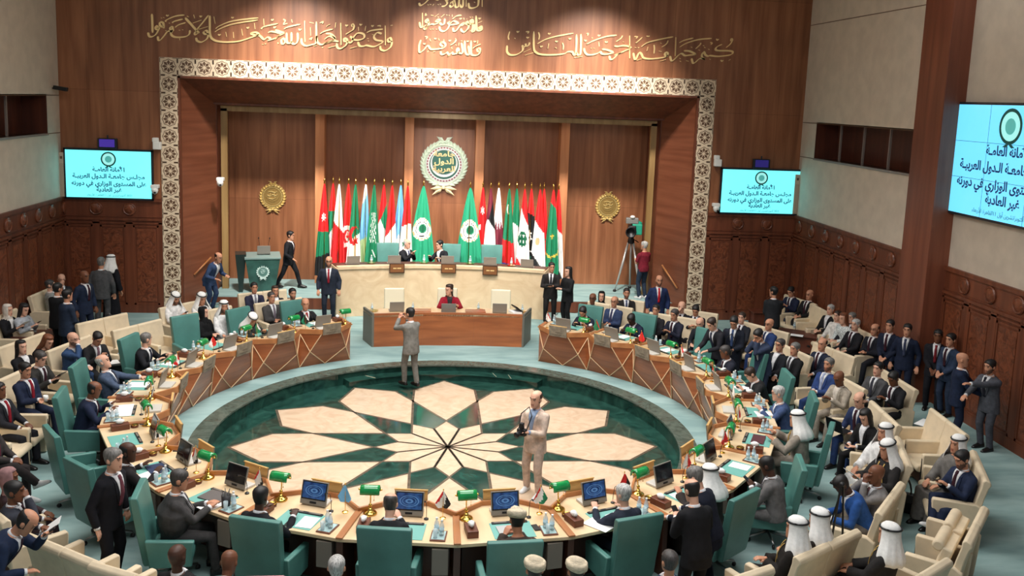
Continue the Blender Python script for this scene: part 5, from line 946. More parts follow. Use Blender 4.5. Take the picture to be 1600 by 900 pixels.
def ik(a, b, l1, l2, hint):
    d = b-a; L = d.length
    if L > (l1+l2)*.995: b = a+d*((l1+l2)*.995/L); d = b-a; L = d.length
    L = max(L, abs(l1-l2)+.02); u = d.normalized(); x = (l1*l1-l2*l2+L*L)/(2*L); h = math.sqrt(max(0, l1*l1-x*x))
    hv = hint-u*hint.dot(u); hv = hv.normalized() if hv.length > 1e-5 else u.orthogonal()
    return a+u*x+hv*h, b
V = Vector
STAND = dict(hip=.93, lean=2, hl=(.27, -.06, .84), hr=(-.27, -.06, .84), fl=(.11, .0), fr=(-.11, .02))
SIT = dict(hip=.55, lean=-6, hl=(.10, -.34, .66), hr=(-.10, -.36, .66), fl=(.13, -.48), fr=(-.13, -.46), sit=1)
DESK = dict(hip=.55, lean=8, hl=(.20, -.42, .88), hr=(-.18, -.44, .88), fl=(.13, -.40), fr=(-.13, -.38), sit=1)
PRE = dict(
 stand=STAND, clasp=dict(STAND, hl=(.05, -.24, .92), hr=(-.05, -.25, .93)), walk=dict(STAND, hip=.90, lean=5, fl=(.09, -.34), fr=(-.09, .34), hl=(.24, .12, .88), hr=(-.25, -.24, .92)),
 bend=dict(STAND, hip=.90, lean=42, hl=(.15, -.55, .85), hr=(-.15, -.52, .88)), leanf=dict(STAND, lean=24, hl=(.14, -.50, .95), hr=(-.16, -.48, .95)),
 shoot=dict(STAND, lean=4, hl=(.04, -.33, 1.52), hr=(-.06, -.33, 1.54)), hold=dict(STAND, lean=0, hl=(.05, -.30, 1.14), hr=(-.09, -.27, 1.12)),
 reach=dict(STAND, lean=8, hl=(.02, -.62, 1.32), hr=(-.10, -.52, 1.05)),
 sit=SIT, cross=dict(SIT, fr=(.10, -.62, .30), fl=(.10, -.46), hl=(.05, -.34, .68), hr=(-.06, -.36, .68)), read=dict(SIT, lean=4, hl=(.08, -.36, .86), hr=(-.08, -.36, .84)),
 chin=dict(SIT, lean=6, hl=(.10, -.34, .68), hr=(-.03, -.22, 1.14)), fold=dict(SIT, hl=(.02, -.26, .72), hr=(-.03, -.28, .74)), slump=dict(SIT, lean=30, hl=(.10, -.50, .66), hr=(-.10, -.50, .66)),
 desk=DESK, write=dict(DESK, lean=24, hl=(.18, -.50, .89), hr=(-.10, -.52, .89)), desklean=dict(DESK, lean=16, hl=(.08, -.46, .89), hr=(-.08, -.46, .89)))
QUEUE = []
def person(label, at_, face, pose='sit', skin='m', hair='short', hc='k', suit=(34, 36, 44), shirt=(236, 236, 238), tie=(60, 30, 40), pants=None, z=ZR, h=1.74, wear='suit', beard='', yaw=0, pitch=0, fat=1., glasses=0, far=0, group=None, hold=(), sc=(232, 232, 230), **kw):
    """one figure; at_ = where the head is, face = heading (0 looks at the camera side, 90 to the right of the hall)"""
    if face == 'c': face = math.degrees(math.atan2(-at_[0], at_[1]))
    P = dict(PRE[pose]); P.update(kw); s = h/1.75; sit = P.get('sit')
    lean, side, tw = R(P['lean']), R(P.get('side', 0)), R(P.get('twist', 0))
    hip = V((0, 0, P['hip'])); up = V((math.sin(side), -math.sin(lean)*math.cos(side), math.cos(lean)*math.cos(side))).normalized()
    xa = V((math.cos(tw), math.sin(tw), 0)); xa = (xa-up*xa.dot(up)).normalized(); fa = up.cross(xa)   # fa: backwards
    neck = hip+up*.50; sh = {q: neck-up*.088+xa*(.174*q) for q in (1, -1)}
    hp = R(pitch)+lean*.45; hy = tw+R(yaw); hm = Matrix.Rotation(hy, 3, 'Z') @ Matrix.Rotation(hp, 3, 'X')
    hc_ = neck+up*.055+hm @ V((0, -.015, .120)); H = lambda p: hc_+hm @ (V(p)*1.11)
    arms = {}
    for q, k in ((1, 'hl'), (-1, 'hr')):
        tgt = V(P[k]); hint = V((q*.55, .45, -.75)) if not P.get('elbow') else V((q*P['elbow'], .2, -.5))
        e, w = ik(sh[q], tgt, .285, .255, hint); arms[q] = (sh[q], e, w)
    legs = {}
    for q, k in ((1, 'fl'), (-1, 'fr')):
        f = P[k]; hj = hip+V((q*.095, -.01, -.02)); an = V((f[0], f[1], f[2] if len(f) > 2 else .075)); kn, an = ik(hj, an, .43, .42, V((q*.12, -1, .35 if sit else .05))); legs[q] = (hj, kn, an)
    rings_t = [(-.10, .165, .120), (0, .168, .122), (.14, .156*fat, .112*fat), (.30, .168*fat, .122*fat), (.39, .186, .120), (.43, .172, .106), (.465, .128, .088), (.495, .078, .068), (.52, .056, .058)]
    def torso(mb, grow, t1=.6):
        rs = []
        for t, rx, ry in rings_t:
            if t > t1: break
            k = max(0, min(1, t/.4)); ax = V((1, 0, 0)).lerp(xa, k).normalized(); ax = (ax-up*ax.dot(up)).normalized(); fz = up.cross(ax)
            c = hip+up*t; rs.append([c+ax*((rx+grow)*math.cos(a))+fz*((ry+grow)*math.sin(a)) for a in np.linspace(0, 2*math.pi, 17)[:-1]])
        mb.rings(rs)
    def surf(x, t, off):
        """point on the chest front"""
        k = max(0, min(1, t/.4)); ax = V((1, 0, 0)).lerp(xa, k).normalized(); ax = (ax-up*ax.dot(up)).normalized(); fz = up.cross(ax)
        T = [r[0] for r in rings_t]; rx = float(np.interp(t, T, [r[1] for r in rings_t]))+off; ry = float(np.interp(t, T, [r[2] for r in rings_t]))+off
        return hip+up*t+ax*x-fz*(ry*math.sqrt(max(.05, 1-(x/rx)**2)))
    # place the figure so that its head stands where it is wanted
    rz = R(face); m2 = rot_z(rz); hd = m2 @ (hc_*s); base = V((at_[0]-hd.x, at_[1]-hd.y, z))
    root = bpy.data.objects.new('person', None); root.empty_display_size = .1; COL.objects.link(root); root.location = base; root.rotation_euler = (0, 0, rz); root.scale = (s, s, s)
    tag(root, label, 'person', group)
    vox = .0105 if far else .0088
    def queue(mb, name, mats, vx, dec=None, post=None, parent=root):
        o = mb.build(name, mats, parent, smooth=True); r = o.modifiers.new('remesh', 'REMESH'); r.mode = 'VOXEL'; r.voxel_size = vx; r.use_smooth_shade = True
        if dec: d = o.modifiers.new('decimate', 'DECIMATE'); d.ratio = dec
        QUEUE.append((o, post)); return o
    # --- body: one continuous surface
    mb = MB(); torso(mb, 0); mb.tube([hip+up*.47, neck+up*.03, hc_+hm @ V((0, .015, -.05))], [.062, .054, .056], 12)
    mb.rings([[H((rx*math.cos(a), y+ry*math.sin(a), zz)) for a in np.linspace(0, 2*math.pi, 21)[:-1]] for zz, rx, ry, y in HEAD])
    mb.rings([[H((x*w, y, zz)) for x, y in ((-1, 0), (-.5, -.02*k), (.5, -.02*k), (1, 0), (.6, .03), (-.6, .03))] for zz, w, y, k in ((.03, .008, -.090, .2), (.005, .010, -.096, .7), (-.022, .017, -.096, 1.15), (-.034, .012, -.088, .5))])
    mb.tube([H((-.05, -.078, .036)), H((0, -.095, .034)), H((.05, -.078, .036))], .012, 6)
    for q in (1, -1): mb.ell(H((q*.077, .012, -.004)), (.012, .020, .031), hm, 8, 6)
    for q in (1, -1):
        a, e, w = arms[q]; mb.tube([a, a.lerp(e, .5), e, e.lerp(w, .45), w], [.054, .047, .041, .038, .027], 10)
        d = (w-e).normalized(); pn = V(P.get('palm', (0, 0, -1))) if not P.get('palm%d' % q) else V(P['palm%d' % q]); pn = pn-d*pn.dot(d); pn = pn.normalized() if pn.length > .05 else d.orthogonal().normalized(); sx = d.cross(pn)*q
        c = w+d*.012
        mb.rings([[w+d*t+sx*(x*wd)+pn*(y*th) for x, y in ((-1, -1), (1, -1), (1.1, 0), (1, 1), (-1, 1), (-1.1, 0))] for t, wd, th in ((-.01, .022, .017), (.03, .034, .016), (.085, .040, .013), (.098, .038, .010))])
        cu = P.get('curl', .6)
        for j, (fx, ln) in enumerate(((-.031, .066), (-.0105, .078), (.0105, .074), (.031, .058))):
            p0 = w+d*.085+sx*fx; d1 = (d+pn*cu*.45+sx*fx*2.2).normalized(); d2 = (d+pn*cu*1.5+sx*fx*1.5).normalized(); mb.tube([p0, p0+d1*ln*.5, p0+d1*ln*.5+d2*ln*.5], [.0092, .0086, .007], 6)
        p0 = w+d*.03-sx*.030; d1 = (d*.75-sx*.75+pn*.35).normalized(); d2 = (d-sx*.2+pn*.45).normalized(); mb.tube([p0, p0+d1*.042, p0+d1*.042+d2*.034], [.0125, .0105, .008], 6)
        hj, kn, an = legs[q]; mb.tube([hj, hj.lerp(kn, .5), kn, kn.lerp(an, .4), an], [.080, .068, .052, .048, .036], 10)
        pit = Matrix.Rotation(R(-25) if len(P['fl' if q > 0 else 'fr']) > 2 else 0, 3, 'X'); mb.tube([an+pit @ V((0, .03, -.03)), an+pit @ V((0, -.04, -.042)), an+pit @ V((0, -.13, -.058))], [.030, .028, .014], 8)
    M = skin_mats(skin)
    def post(me):
        n = len(me.polygons); c = np.empty(n*3); me.polygons.foreach_get('center', c); c = c.reshape(n, 3)-np.array(hc_); q = c @ np.array(hm)/1.11
        x, y, zz = q[:, 0], q[:, 1], q[:, 2]; fr = (y < -.045) & (np.abs(zz) < .13) & (np.abs(x) < .09); mi = np.zeros(n, dtype=np.int32)
        if 'b' in beard: mi[fr & (zz < -.045)] = 3; mi[(np.abs(zz+.07) < .04) & (np.abs(x) > .045) & (np.abs(x) < .09) & (y < .0) & (y > -.1)] = 3
        if 'm' in beard: mi[fr & (np.abs(zz+.047) < .008) & (np.abs(x) < .034)] = 1
        mi[fr & (np.abs(zz+.066) < .0085) & (np.abs(x) < .023)] = 2
        mi[fr & (np.abs(zz-.010) < .007) & (np.abs(np.abs(x)-.032) < .013)] = 1; mi[fr & (np.abs(zz-.036) < .0045) & (np.abs(np.abs(x)-.034) < .020)] = 1
        me.polygons.foreach_set('material_index', mi)
    queue(mb, 'body', M, vox, .34 if not far else .4, post)
    # --- hair and headwear
    def shell(fn, grow, mname, m, zlo=-.13, zhi=.127, nz=22, nf=36, tuck=.05):
        mb = MB(); idx = {}; fs = []
        zs = np.linspace(zlo, zhi, nz)
        for i, zz in enumerate(zs):
            zc = min(zz, .121); rx, ry, y0 = head_at(max(zc/1.0, -.12)) if zz < .118 else (.028*(zhi-zz)/(zhi-.118)+.004,)*2+(.01,)
            for j in range(nf):
                a = 2*math.pi*j/nf; sv = fn(a, zz); g_ = grow*(.4+.6*max(0, min(1, (zz-.0)/.09))); k = 1+g_*(max(-1.4, min(1, sv/.018)))
                idx[(i, j)] = (len(mb.v), sv); mb.v.append(tuple(H((rx*k*math.cos(a)*1.0+0, y0+ry*k*math.sin(a), zz+(grow*.09 if zz > .06 else 0)*(1 if sv > 0 else 0)))))
        for i in range(nz-1):
            for j in range(nf):
                q = [(i, j), (i, (j+1) % nf), (i+1, (j+1) % nf), (i+1, j)]
                if min(idx[p][1] for p in q) > -.02: mb.f.append(tuple(idx[p][0] for p in q)); mb.mi.append(0)
        if fn(0, zhi) > 0: mb.f.append(tuple(idx[(nz-1, j)][0] for j in range(nf))); mb.mi.append(0)
        return mb.build(mname, m, root, smooth=True)
    hm_ = mat('hair_'+hc, HAIRC[hc], rough=.55, var=.35, scale=60, stretch=(1, 1, .2))
    def line_short(a, zz):      # a = -90 deg is the face
        f = (1-math.sin(a))/2; b = .073*f**2-.080*(1-f)+(.03 if abs(math.sin(a)) < .3 and math.cos(a) != 0 else 0)*(-.6); return zz-b
    def line_bald(a, zz):
        f = (1-math.sin(a))/2
        if f > .62: return -.05
        return min(zz+.075*(1-f)-.0, .058-zz+.03*(1-f))
    def veil(prof, m, name, gap, glo, ghi, thick=.007):
        mb = MB(); nf = 40; keep = {}
        for i, (zz, rx, ry, yo, w) in enumerate(prof):
            for j in range(nf):
                a = 2*math.pi*j/nf; fold = 1+(.045*math.sin(a*11+i*.15)+.03*math.sin(a*5+1))*w; p = V((rx*fold*math.cos(a), yo+ry*fold*math.sin(a), zz))
                g = H((p.x, p.y, p.z)); g2 = hc_+up*(p.z*1.11)+xa*p.x+fa*p.y; g = g.lerp(g2, min(1, w)); keep[(i, j)] = len(mb.v); mb.v.append(tuple(g))
        for i in range(len(prof)-1):
            for j in range(nf):
                a = 2*math.pi*(j+.5)/nf; d = abs((a-1.5*math.pi+math.pi) % (2*math.pi)-math.pi); zz = (prof[i][0]+prof[i+1][0])/2
                if d < R(gap) and glo < zz < ghi: continue
                mb.f.append((keep[(i, j)], keep[(i, (j+1) % nf)], keep[(i+1, (j+1) % nf)], keep[(i+1, j)])); mb.mi.append(0)
        mb.f.append(tuple(keep[(0, j)] for j in range(nf))[::-1]); mb.mi.append(0)
        o = mb.build(name, m, root, smooth=True); so = o.modifiers.new('solidify', 'SOLIDIFY'); so.thickness = thick; so.offset = 1; return o
    if hair == 'short': shell(line_short, .07, 'hair', hm_)
    elif hair == 'thin': shell(line_short, .03, 'hair', hm_)
    elif hair == 'balding': shell(line_bald, .05, 'hair', hm_)
    elif hair == 'long':
        veil([(.137, .03, .035, .012, 0), (.125, .066, .080, .012, 0), (.09, .084, .100, .012, 0), (.03, .090, .110, .014, .3), (-.04, .092, .108, .016, .4), (-.11, .096, .10, .03, .6), (-.19, .11, .085, .055, .9), (-.27, .115, .065, .075, 1), (-.33, .09, .045, .085, 1)], hm_, 'hair', 62, -.5, .078, .012)
    elif hair == 'ghutra':
        mw = mat('white_headcloth', (240, 239, 236), rough=.85, var=.05, scale=30)
        veil([(.140, .02, .025, .012, 0), (.134, .058, .070, .012, 0), (.105, .082, .098, .012, 0), (.06, .089, .108, .012, 0), (.0, .100, .115, .018, .3), (-.045, .122, .126, .026, .6), (-.09, .148, .140, .036, .9), (-.135, .180, .156, .045, 1), (-.18, .205, .170, .055, 1), (-.225, .21, .178, .06, 1), (-.27, .20, .178, .065, 1)], mw, 'headcloth', 48, -.5, .05, .008)
        mb = MB(); mb.tube([H((.090*math.cos(a), .014+.110*math.sin(a), .088+.01*math.sin(a))) for a in np.linspace(0, 2*math.pi, 25)], .0125, 8); mb.build('head_cord', M_BLACK, root, smooth=True)
    elif hair == 'hijab':
        veil([(.140, .02, .025, .012, 0), (.132, .060, .072, .012, 0), (.10, .082, .098, .012, 0), (.04, .088, .106, .014, 0), (-.03, .090, .104, .012, .2), (-.09, .086, .100, .006, .5), (-.13, .084, .094, .006, .8), (-.19, .13, .115, .01, 1), (-.26, .17, .13, .012, 1)], cloth(sc, 'scarf'), 'headscarf', 42, -.10, .072, .008)
    elif hair == 'turban':
        mw = mat('turban_cloth', sc, rough=.85, c2=tuple(int(v*.86) for v in sc), scale=26, stretch=(1, 1, 3), bump=.3)
        mb = MB(); mb.rings([[H((rx*(1+.03*math.sin(5*a+zz*40))*math.cos(a), .012+rx*1.15*(1+.03*math.sin(4*a+zz*60))*math.sin(a), zz+.012*math.sin(a+1))) for a in np.linspace(0, 2*math.pi, 25)[:-1]] for zz, rx in ((.03, .082), (.045, .100), (.075, .108), (.10, .104), (.115, .092), (.112, .075), (.135, .062), (.15, .03))]); mb.build('turban', mw, root, smooth=True)
        shell(line_short, .03, 'hair', hm_)
    if glasses:
        mb = MB()
        for q in (1, -1): mb.tube([H((q*.034+.019*math.cos(a), -.104+.004*abs(math.cos(a)), .008+.015*math.sin(a))) for a in np.linspace(0, 2*math.pi, 13)], .0026, 5); mb.tube([H((q*.053, -.098, .012)), H((q*.080, -.01, .008))], .0026, 5)
        mb.tube([H((-.015, -.106, .01)), H((.015, -.106, .01))], .0026, 5); mb.build('glasses', M_BLACK, root)
    # --- clothes
    if pants is None: pants = tuple(int(v*.92) for v in suit)
    jm, pm = cloth(suit, 'wool'), cloth(pants, 'wool'); gv = .017 if not far else .02
    robe = wear in ('thobe', 'abaya', 'cloak')
    mb = MB(); torso(mb, .024 if wear != 'polo' else .016, t1=.496)
    for q in (1, -1):
        a, e, w = arms[q]; wc = w-(w-e).normalized()*.015
        k = 1.25 if robe else (.92 if wear == 'shirt' else 1)
        if wear == 'polo': mb.tube([a, a.lerp(e, .5), a.lerp(e, .85)], [.078, .066, .064], 10)
        else: mb.tube([a, a.lerp(e, .5), e, e.lerp(wc, .5), wc], [.070, .066*k, .060*k, .054*k, .045*k*(1.3 if robe else 1)], 10)
        mb.ell(a+V((0, 0, -.004)), (.070, .072, .070), None, 10, 8)
    if not robe:
        if sit: mb.rings([[hip+V((x*.19, y*.14-.01, zz)) for x, y in [(math.cos(b), math.sin(b)) for b in np.linspace(0, 2*math.pi, 15)[:-1]]] for zz in (-.07, .06)])
        else: mb.rings([[hip+up*.05*(zz > -.05)+V((x*rx, y*ry, zz)) for x, y in [(math.cos(b), math.sin(b)) for b in np.linspace(0, 2*math.pi, 15)[:-1]]] for zz, rx, ry in (((.0, .19, .145), (-.10, .20, .15), (-.20, .205, .152)) if wear != 'polo' else ((.0, .185, .14), (-.08, .188, .142)))])
        queue(mb, 'jacket' if wear == 'suit' else ('blouse' if wear == 'blouse' else 'polo_shirt'), jm, gv, .5)
        mb = MB(); mb.ell(hip+V((0, 0, -.03)), (.175, .13, .11), None, 14, 10)
        for q in (1, -1): hj, kn, an = legs[q]; mb.tube([hj, hj.lerp(kn, .5), kn, kn.lerp(an, .5), an+V((0, 0, -.01))], [.096, .086, .071, .064, .058], 12)
        queue(mb, 'trousers', pm, gv, .5)
    else:
        if sit:
            for q in (1, -1): hj, kn, an = legs[q]; mb.tube([hj, kn, kn.lerp(an, .55), an+V((0, 0, -.02))], [.12, .10, .105, .115], 12)
            mb.rings([[V((x, y+dy, zz)) for x, y in ((-.16, -.05), (.16, -.05), (.16, .05), (-.16, .05))] for dy, zz in ((0, hip.z-.05), (-.28, hip.z-.04), (-.40, hip.z-.04))])
            mb.rings([[V((x, y, zz)) for x, y in ((-.17, -.50), (.17, -.50), (.17, -.38), (-.17, -.38))] for zz in (hip.z-.02, .12)]); mb.ell(hip, (.2, .16, .13))
        else: mb.rings([[hip*(1-f)+V((0, -.02, 0))*f+V((math.cos(b)*rx, math.sin(b)*ry, 0)) for b in np.linspace(0, 2*math.pi, 17)[:-1]] for f, rx, ry in ((-.02, .19, .145), (.3, .205, .16), (.65, .23, .19), (.95, .25, .21))])
        queue(mb, 'robe', jm, gv, .5)
        if wear == 'cloak':
            mb = MB(); tr = mat('gold_braid', (206, 170, 96), rough=.5, metal=.3)
            for q in (1, -1): mb.tube([surf(q*.055, t, .034) for t in (.475, .44, .40, .33, .24, .12, .02)], .010, 6, flat=.5)
            mb.build('braid_edge', tr, root)
            mb = MB(); rs = []
            for b in np.linspace(R(-70), R(70), 13):
                o = xa*math.sin(b)+fa*math.cos(b); c = hip+up*.455+xa*(.150*math.sin(b))+fa*(.125*math.cos(b)); rs.append([c+o*.018+up*.012, c+o*.062-up*.028, c+o*.056-up*.04, c+o*.010])
            mb.rings(rs); mb.build('braid_collar', tr, root)
    if wear == 'suit':
        def patch(w0, w1, t0, t1, off, name, m, n=12, mid=0.):
            mb = MB(); rs = []
            for t in np.linspace(t0, t1, n):
                k = (t-t0)/(t1-t0); w = w0+(w1-w0)*k; rs.append([surf(x*w, t, off) for x in (-1, -.5, 0, .5, 1)]+[surf(x*w, t, off-.03) for x in (1, 0, -1)])
            mb.rings(rs)
            return mb, m, name
        mb, m, n_ = patch(.014, .072, .13, .50, .032, 'shirt', None)
        nk = neck-up*.005; mb.rings([[nk+up*(dz+.012*(1+math.sin(b))/2)+xa*(r_*math.cos(b))+fa*(r_*math.sin(b)) for b in np.linspace(0, 2*math.pi, 15)[:-1]] for dz, r_ in ((-.05, .085), (-.005, .070), (.018, .065))])
        if not far:
            for q in (1, -1): a, e, w = arms[q]; d = (w-e).normalized(); m_ = MB(); m_.tube([w-d*.03, w+d*.010], [.037, .036], 10); m_.build('shirt_cuff', cloth(shirt, 'cotton'), root, smooth=True)
        mb.build('shirt', cloth(shirt, 'cotton'), root, smooth=True)
        mb = MB()
        for q in (1, -1):
            rs = []
            for t in np.linspace(.13, .49, 7): k = (t-.13)/.36; w = .014+.060*k; wd = .004+.04*math.sin(min(1, k*1.15)*2.6); rs.append([surf(q*w, t, .026), surf(q*w, t, .036), surf(q*(w+wd), t, .033), surf(q*(w+wd), t, .022)])
            mb.rings(rs)
        mb.build('lapel', jm, root)
        if tie:
            mb = MB(); rs = []
            for t in np.concatenate((np.linspace(.13, .455, 9), (.462, .48, .498))): w = float(np.interp(t, (.13, .25, .42, .455, .462, .498), (.024, .030, .023, .017, .024, .022))); rs.append([surf(x*w, t, .046) for x in (-1, 0, 1)]+[surf(x*w, t, .024) for x in (1, 0, -1)])
            mb.rings(rs); mb.build('tie', cloth(tie, 'silk'), root, smooth=True)
    sm = mat('shoe_leather', P.get('shoec', (24, 22, 22)), rough=.3) if 'shoec' not in P else mat('tan_shoe_leather', P['shoec'], rough=.35)
    for q in (1, -1):
        an = legs[q][2]; mb = MB(); pit = Matrix.Rotation(R(-25) if len(P['fl' if q > 0 else 'fr']) > 2 else 0, 3, 'X')
        mb.rings([[an+pit @ V((x*w, y, zz*hh-.075)) for x, zz in ((-1, 0), (1, 0), (.95, .5), (.5, 1), (-.5, 1), (-.95, .5))] for y, w, hh in ((.075, .030, .07), (.05, .040, .10), (-.02, .042, .10), (-.09, .047, .065), (-.16, .042, .05), (-.205, .022, .035))]); mb.build('shoe', sm, root, smooth=True)
    for kind, q, hl in hold:
        d = (arms[q][2]-arms[q][1]).normalized(); p = base+m2 @ ((arms[q][2]+d*.09+V((0, -.02, .01)))*s); held(kind, hl, p, rz)
    return root
def held(kind, label, p, rz):
    if kind in ('phone', 'paper', 'tablet'):
        w, h, th, m = dict(phone=(.075, .15, .01, M_BLACK), paper=(.22, .30, .004, M_PAPER), tablet=(.17, .24, .010, M_BLACK))[kind]
        mb = MB(); mb.box((0, 0, 0), (w, h, th)); o = mb.build({'phone': 'mobile_phone', 'paper': 'paper_sheet', 'tablet': 'tablet_computer'}[kind], m, bevel=.002); o.location = p; o.rotation_euler = (R(-35), 0, rz); tag(o, label, {'paper': 'paper', 'phone': 'phone', 'tablet': 'tablet'}[kind]); return
    t = thing({'cup': 'coffee_cup', 'camera': 'photo_camera', 'laptop': 'laptop'}[kind], label, {'cup': 'cup', 'camera': 'camera', 'laptop': 'laptop'}[kind], p, rz)
    if kind == 'cup':
        mb = MB(); mb.lathe([(.03, -.05), (.04, .05), (.037, .05), (.028, -.045)], n=14); mb.build('bowl', M_WHITE, t, smooth=True); mb = MB(); mb.tube([(.038, 0, .03), (.06, 0, .015), (.06, 0, -.015), (.034, 0, -.025)], .005, 6); mb.build('handle', M_WHITE, t)
    elif kind == 'camera':
        mb = MB(); mb.box((0, 0, 0), (.15, .08, .11)); mb.box((0, 0, .07), (.06, .07, .04)); mb.build('camera_body', M_BLACK, t, bevel=.01)
        mb = MB(); mb.T = Matrix.Translation((0, -.04, 0)) @ XZ; mb.lathe([(.042, 0), (.042, .09), (.048, .13), (.04, .14)], n=16); mb.T = None; mb.build('lens', M_BLACK, t, smooth=True)
        mb = MB(); mb.box((0, -.01, .12), (.065, .06, .07)); mb.build('flash_head', M_BLACK, t, bevel=.008)
        mb = MB(); mb.tube([(-.07, .02, .03), (-.10, .12, .25), (0, .2, .36), (.10, .12, .25), (.07, .02, .03)], .009, 6); mb.build('strap', M_BLACK, t)
    else:
        mb = MB(); mb.box((0, 0, 0), (.34, .24, .02)); mb.build('keyboard_base', M_BLACK, t, bevel=.004); mb = MB(); mb.box((0, -.15, .11), (.34, .012, .23), Matrix.Rotation(R(18), 3, 'X')); mb.build('lid', M_BLACK, t, bevel=.004)
def drain():
    """turn the queued figures' remeshed surfaces into plain meshes, all in one go"""
    dg = bpy.context.evaluated_depsgraph_get(); new = []
    for o, post in QUEUE: new.append(bpy.data.meshes.new_from_object(o.evaluated_get(dg)))
    for (o, post), me in zip(QUEUE, new):
        old = o.data; o.modifiers.clear(); o.data = me; bpy.data.meshes.remove(old)
        if post: post(me)
    QUEUE.clear()

# ---------------------------------------------------------------- who is in the hall
NAVY, BLACK_, DGREY, GREY_, MGREY, BLUE, SLATE, BEIGE, WHITE_ = (34, 42, 66), (30, 31, 36), (58, 60, 64), (104, 104, 104), (122, 122, 118), (52, 76, 122), (74, 86, 108), (186, 168, 146), (240, 238, 236)
B = BLACK_
# delegates at the ring, from the left end
person('bald man in black suit and red tie, first delegate from the ring\'s left end', (-3.218, 4.978, 1.490), 30, 'desk', 'm', 'balding', 'k', B, tie=(150, 32, 40), yaw=-12, far=1)
person('man in white headcloth looking down at the second desk from the left end', (-4.184, 3.704, 1.460), 42, 'write', 'm', 'ghutra', suit=(52, 56, 54), wear='cloak', pitch=20, far=1)
person('bald delegate in black suit turning his head towards the stage', (-5.848, 1.807, 1.490), 76, 'desk', 'l', 'thin', 'g', B, tie=(40, 44, 60), yaw=60, far=1)
person('bald ruddy delegate in slate blue suit leaning back at the desk', (-6.136, 0.285, 1.470), 92, 'fold', 'l', 'balding', 'w', (76, 90, 114), tie=(50, 54, 70), pitch=-14, lean=-10, hl=(.22, -.45, .86), hr=(-.16, -.42, .80), fat=1.2, yaw=8)
person('brown balding delegate in navy suit reading an open white document', (-5.776, -1.202, 1.470), 102, 'desk', 'b', 'balding', 'k', NAVY, lean=14, pitch=12, fat=1.05)
person('smiling dark-skinned delegate in black robe behind the standing grey haired man', (-4.423, -3.854, 1.470), 130, 'desk', 'd', 'balding', 'k', (38, 34, 36), tie=0, lean=12, yaw=-40)
person('stout grey haired man in dark grey suit sitting sideways at the ninth desk', (-3.492, -4.869, 1.470), 108, 'cross', 'm', 'thin', 's', (72, 70, 70), tie=(120, 116, 116), fat=1.5, h=1.8, lean=4, fr=(-.16, -.48), hl=(.06, -.40, .84), hr=(-.06, -.42, .84), pitch=10)
person('dark-skinned delegate in black suit signing a paper, back to the camera', (-2.431, -5.271, 1.460), 152, 'write', 'd', 'short', 'k', B, lean=14, yaw=8, hl=(.2, -.44, .88), hr=(-.26, -.46, .88))
person('bald delegate in black suit in the middle of the near side of the ring', (-0.857, -5.464, 1.460), 173, 'desklean', 'l', 'balding', 's', (36, 36, 40), pitch=14)
person('delegate in round beige turban seen from behind', (0.644, -5.939, 1.460), 187, 'desklean', 't', 'turban', 'k', (72, 62, 56), tie=0, wear='cloak', sc=(222, 206, 178), pitch=10)
person('grey haired delegate in dark navy suit writing right of the beige turban', (2.063, -5.290, 1.460), 203, 'write', 'l', 'short', 'w', (44, 50, 64), lean=12, hr=(-.20, -.44, .88), yaw=12)
person('man in white headcloth half hidden by the two standing men', (3.358, -4.728, 1.480), 214, 'desk', 'm', 'ghutra', suit=(58, 52, 50), wear='cloak')
person('brown-skinned man in grey suit looking down at the phone in his hands', (4.305, -4.374, 1.470), 232, 'read', 'd', 'thin', 'k', (112, 110, 110), tie=(70, 66, 80), pitch=22, lean=12, hold=[('phone', 1, 'phone held by the brown-skinned man in grey suit')])
person('man in white headcloth and grey cloak with gold edge at the ring', (5.469, -2.606, 1.480), 242, 'desk', 'm', 'ghutra', suit=(150, 140, 128), wear='cloak', fat=1.1, yaw=-4)
person('white haired man with glasses in blue suit at the right side of the ring', (5.687, -1.280, 1.470), 256, 'desklean', 'l', 'short', 'w', (70, 88, 128), glasses=1, tie=(110, 130, 170), yaw=-8)
person('man in black suit bent low over his papers at the right side of the ring', (5.667, 0.022, 1.420), 268, 'write', 'l', 'thin', 'b', (42, 42, 44), pitch=26, far=1)
person('bald brown delegate in dark suit listening to the man leaning over him', (5.610, 1.352, 1.460), 278, 'desklean', 'b', 'thin', 's', (38, 40, 52), far=1, pitch=10, yaw=-20)
person('dark-skinned delegate in navy suit resting his head on his hand', (4.316, 4.167, 1.450), 314, 'write', 'd', 'short', 'k', (32, 38, 60), far=1, pitch=24)
person('young delegate in navy suit looking down, first from the right end of the ring', (3.282, 4.806, 1.450), 326, 'write', 'm', 'short', 'k', (34, 38, 54), far=1, pitch=18, beard='b')
# long counter and centre desk
person('bald man in black suit with clasped hands at the long counter', (-0.999, 10.342, 2.070), 42, 'desk', 'l', 'balding', 'w', B, z=.86, hl=(.0, -.40, .96), hr=(-.05, -.40, .98), yaw=20, far=1, tie=(70, 76, 110))
person('young man in black suit leaning aside at the long counter', (-0.050, 10.348, 2.070), -42, 'desk', 'l', 'short', 'k', B, z=.86, tie=0, yaw=-18, side=-10, far=1)
person('woman in red jacket with dark hair at the middle of the centre desk', (0.157, 6.763, 1.490), 0, 'desk', 'l', 'long', 'b', (150, 26, 44), shirt=(52, 50, 52), tie=0, yaw=-52, fat=1.15, far=1)
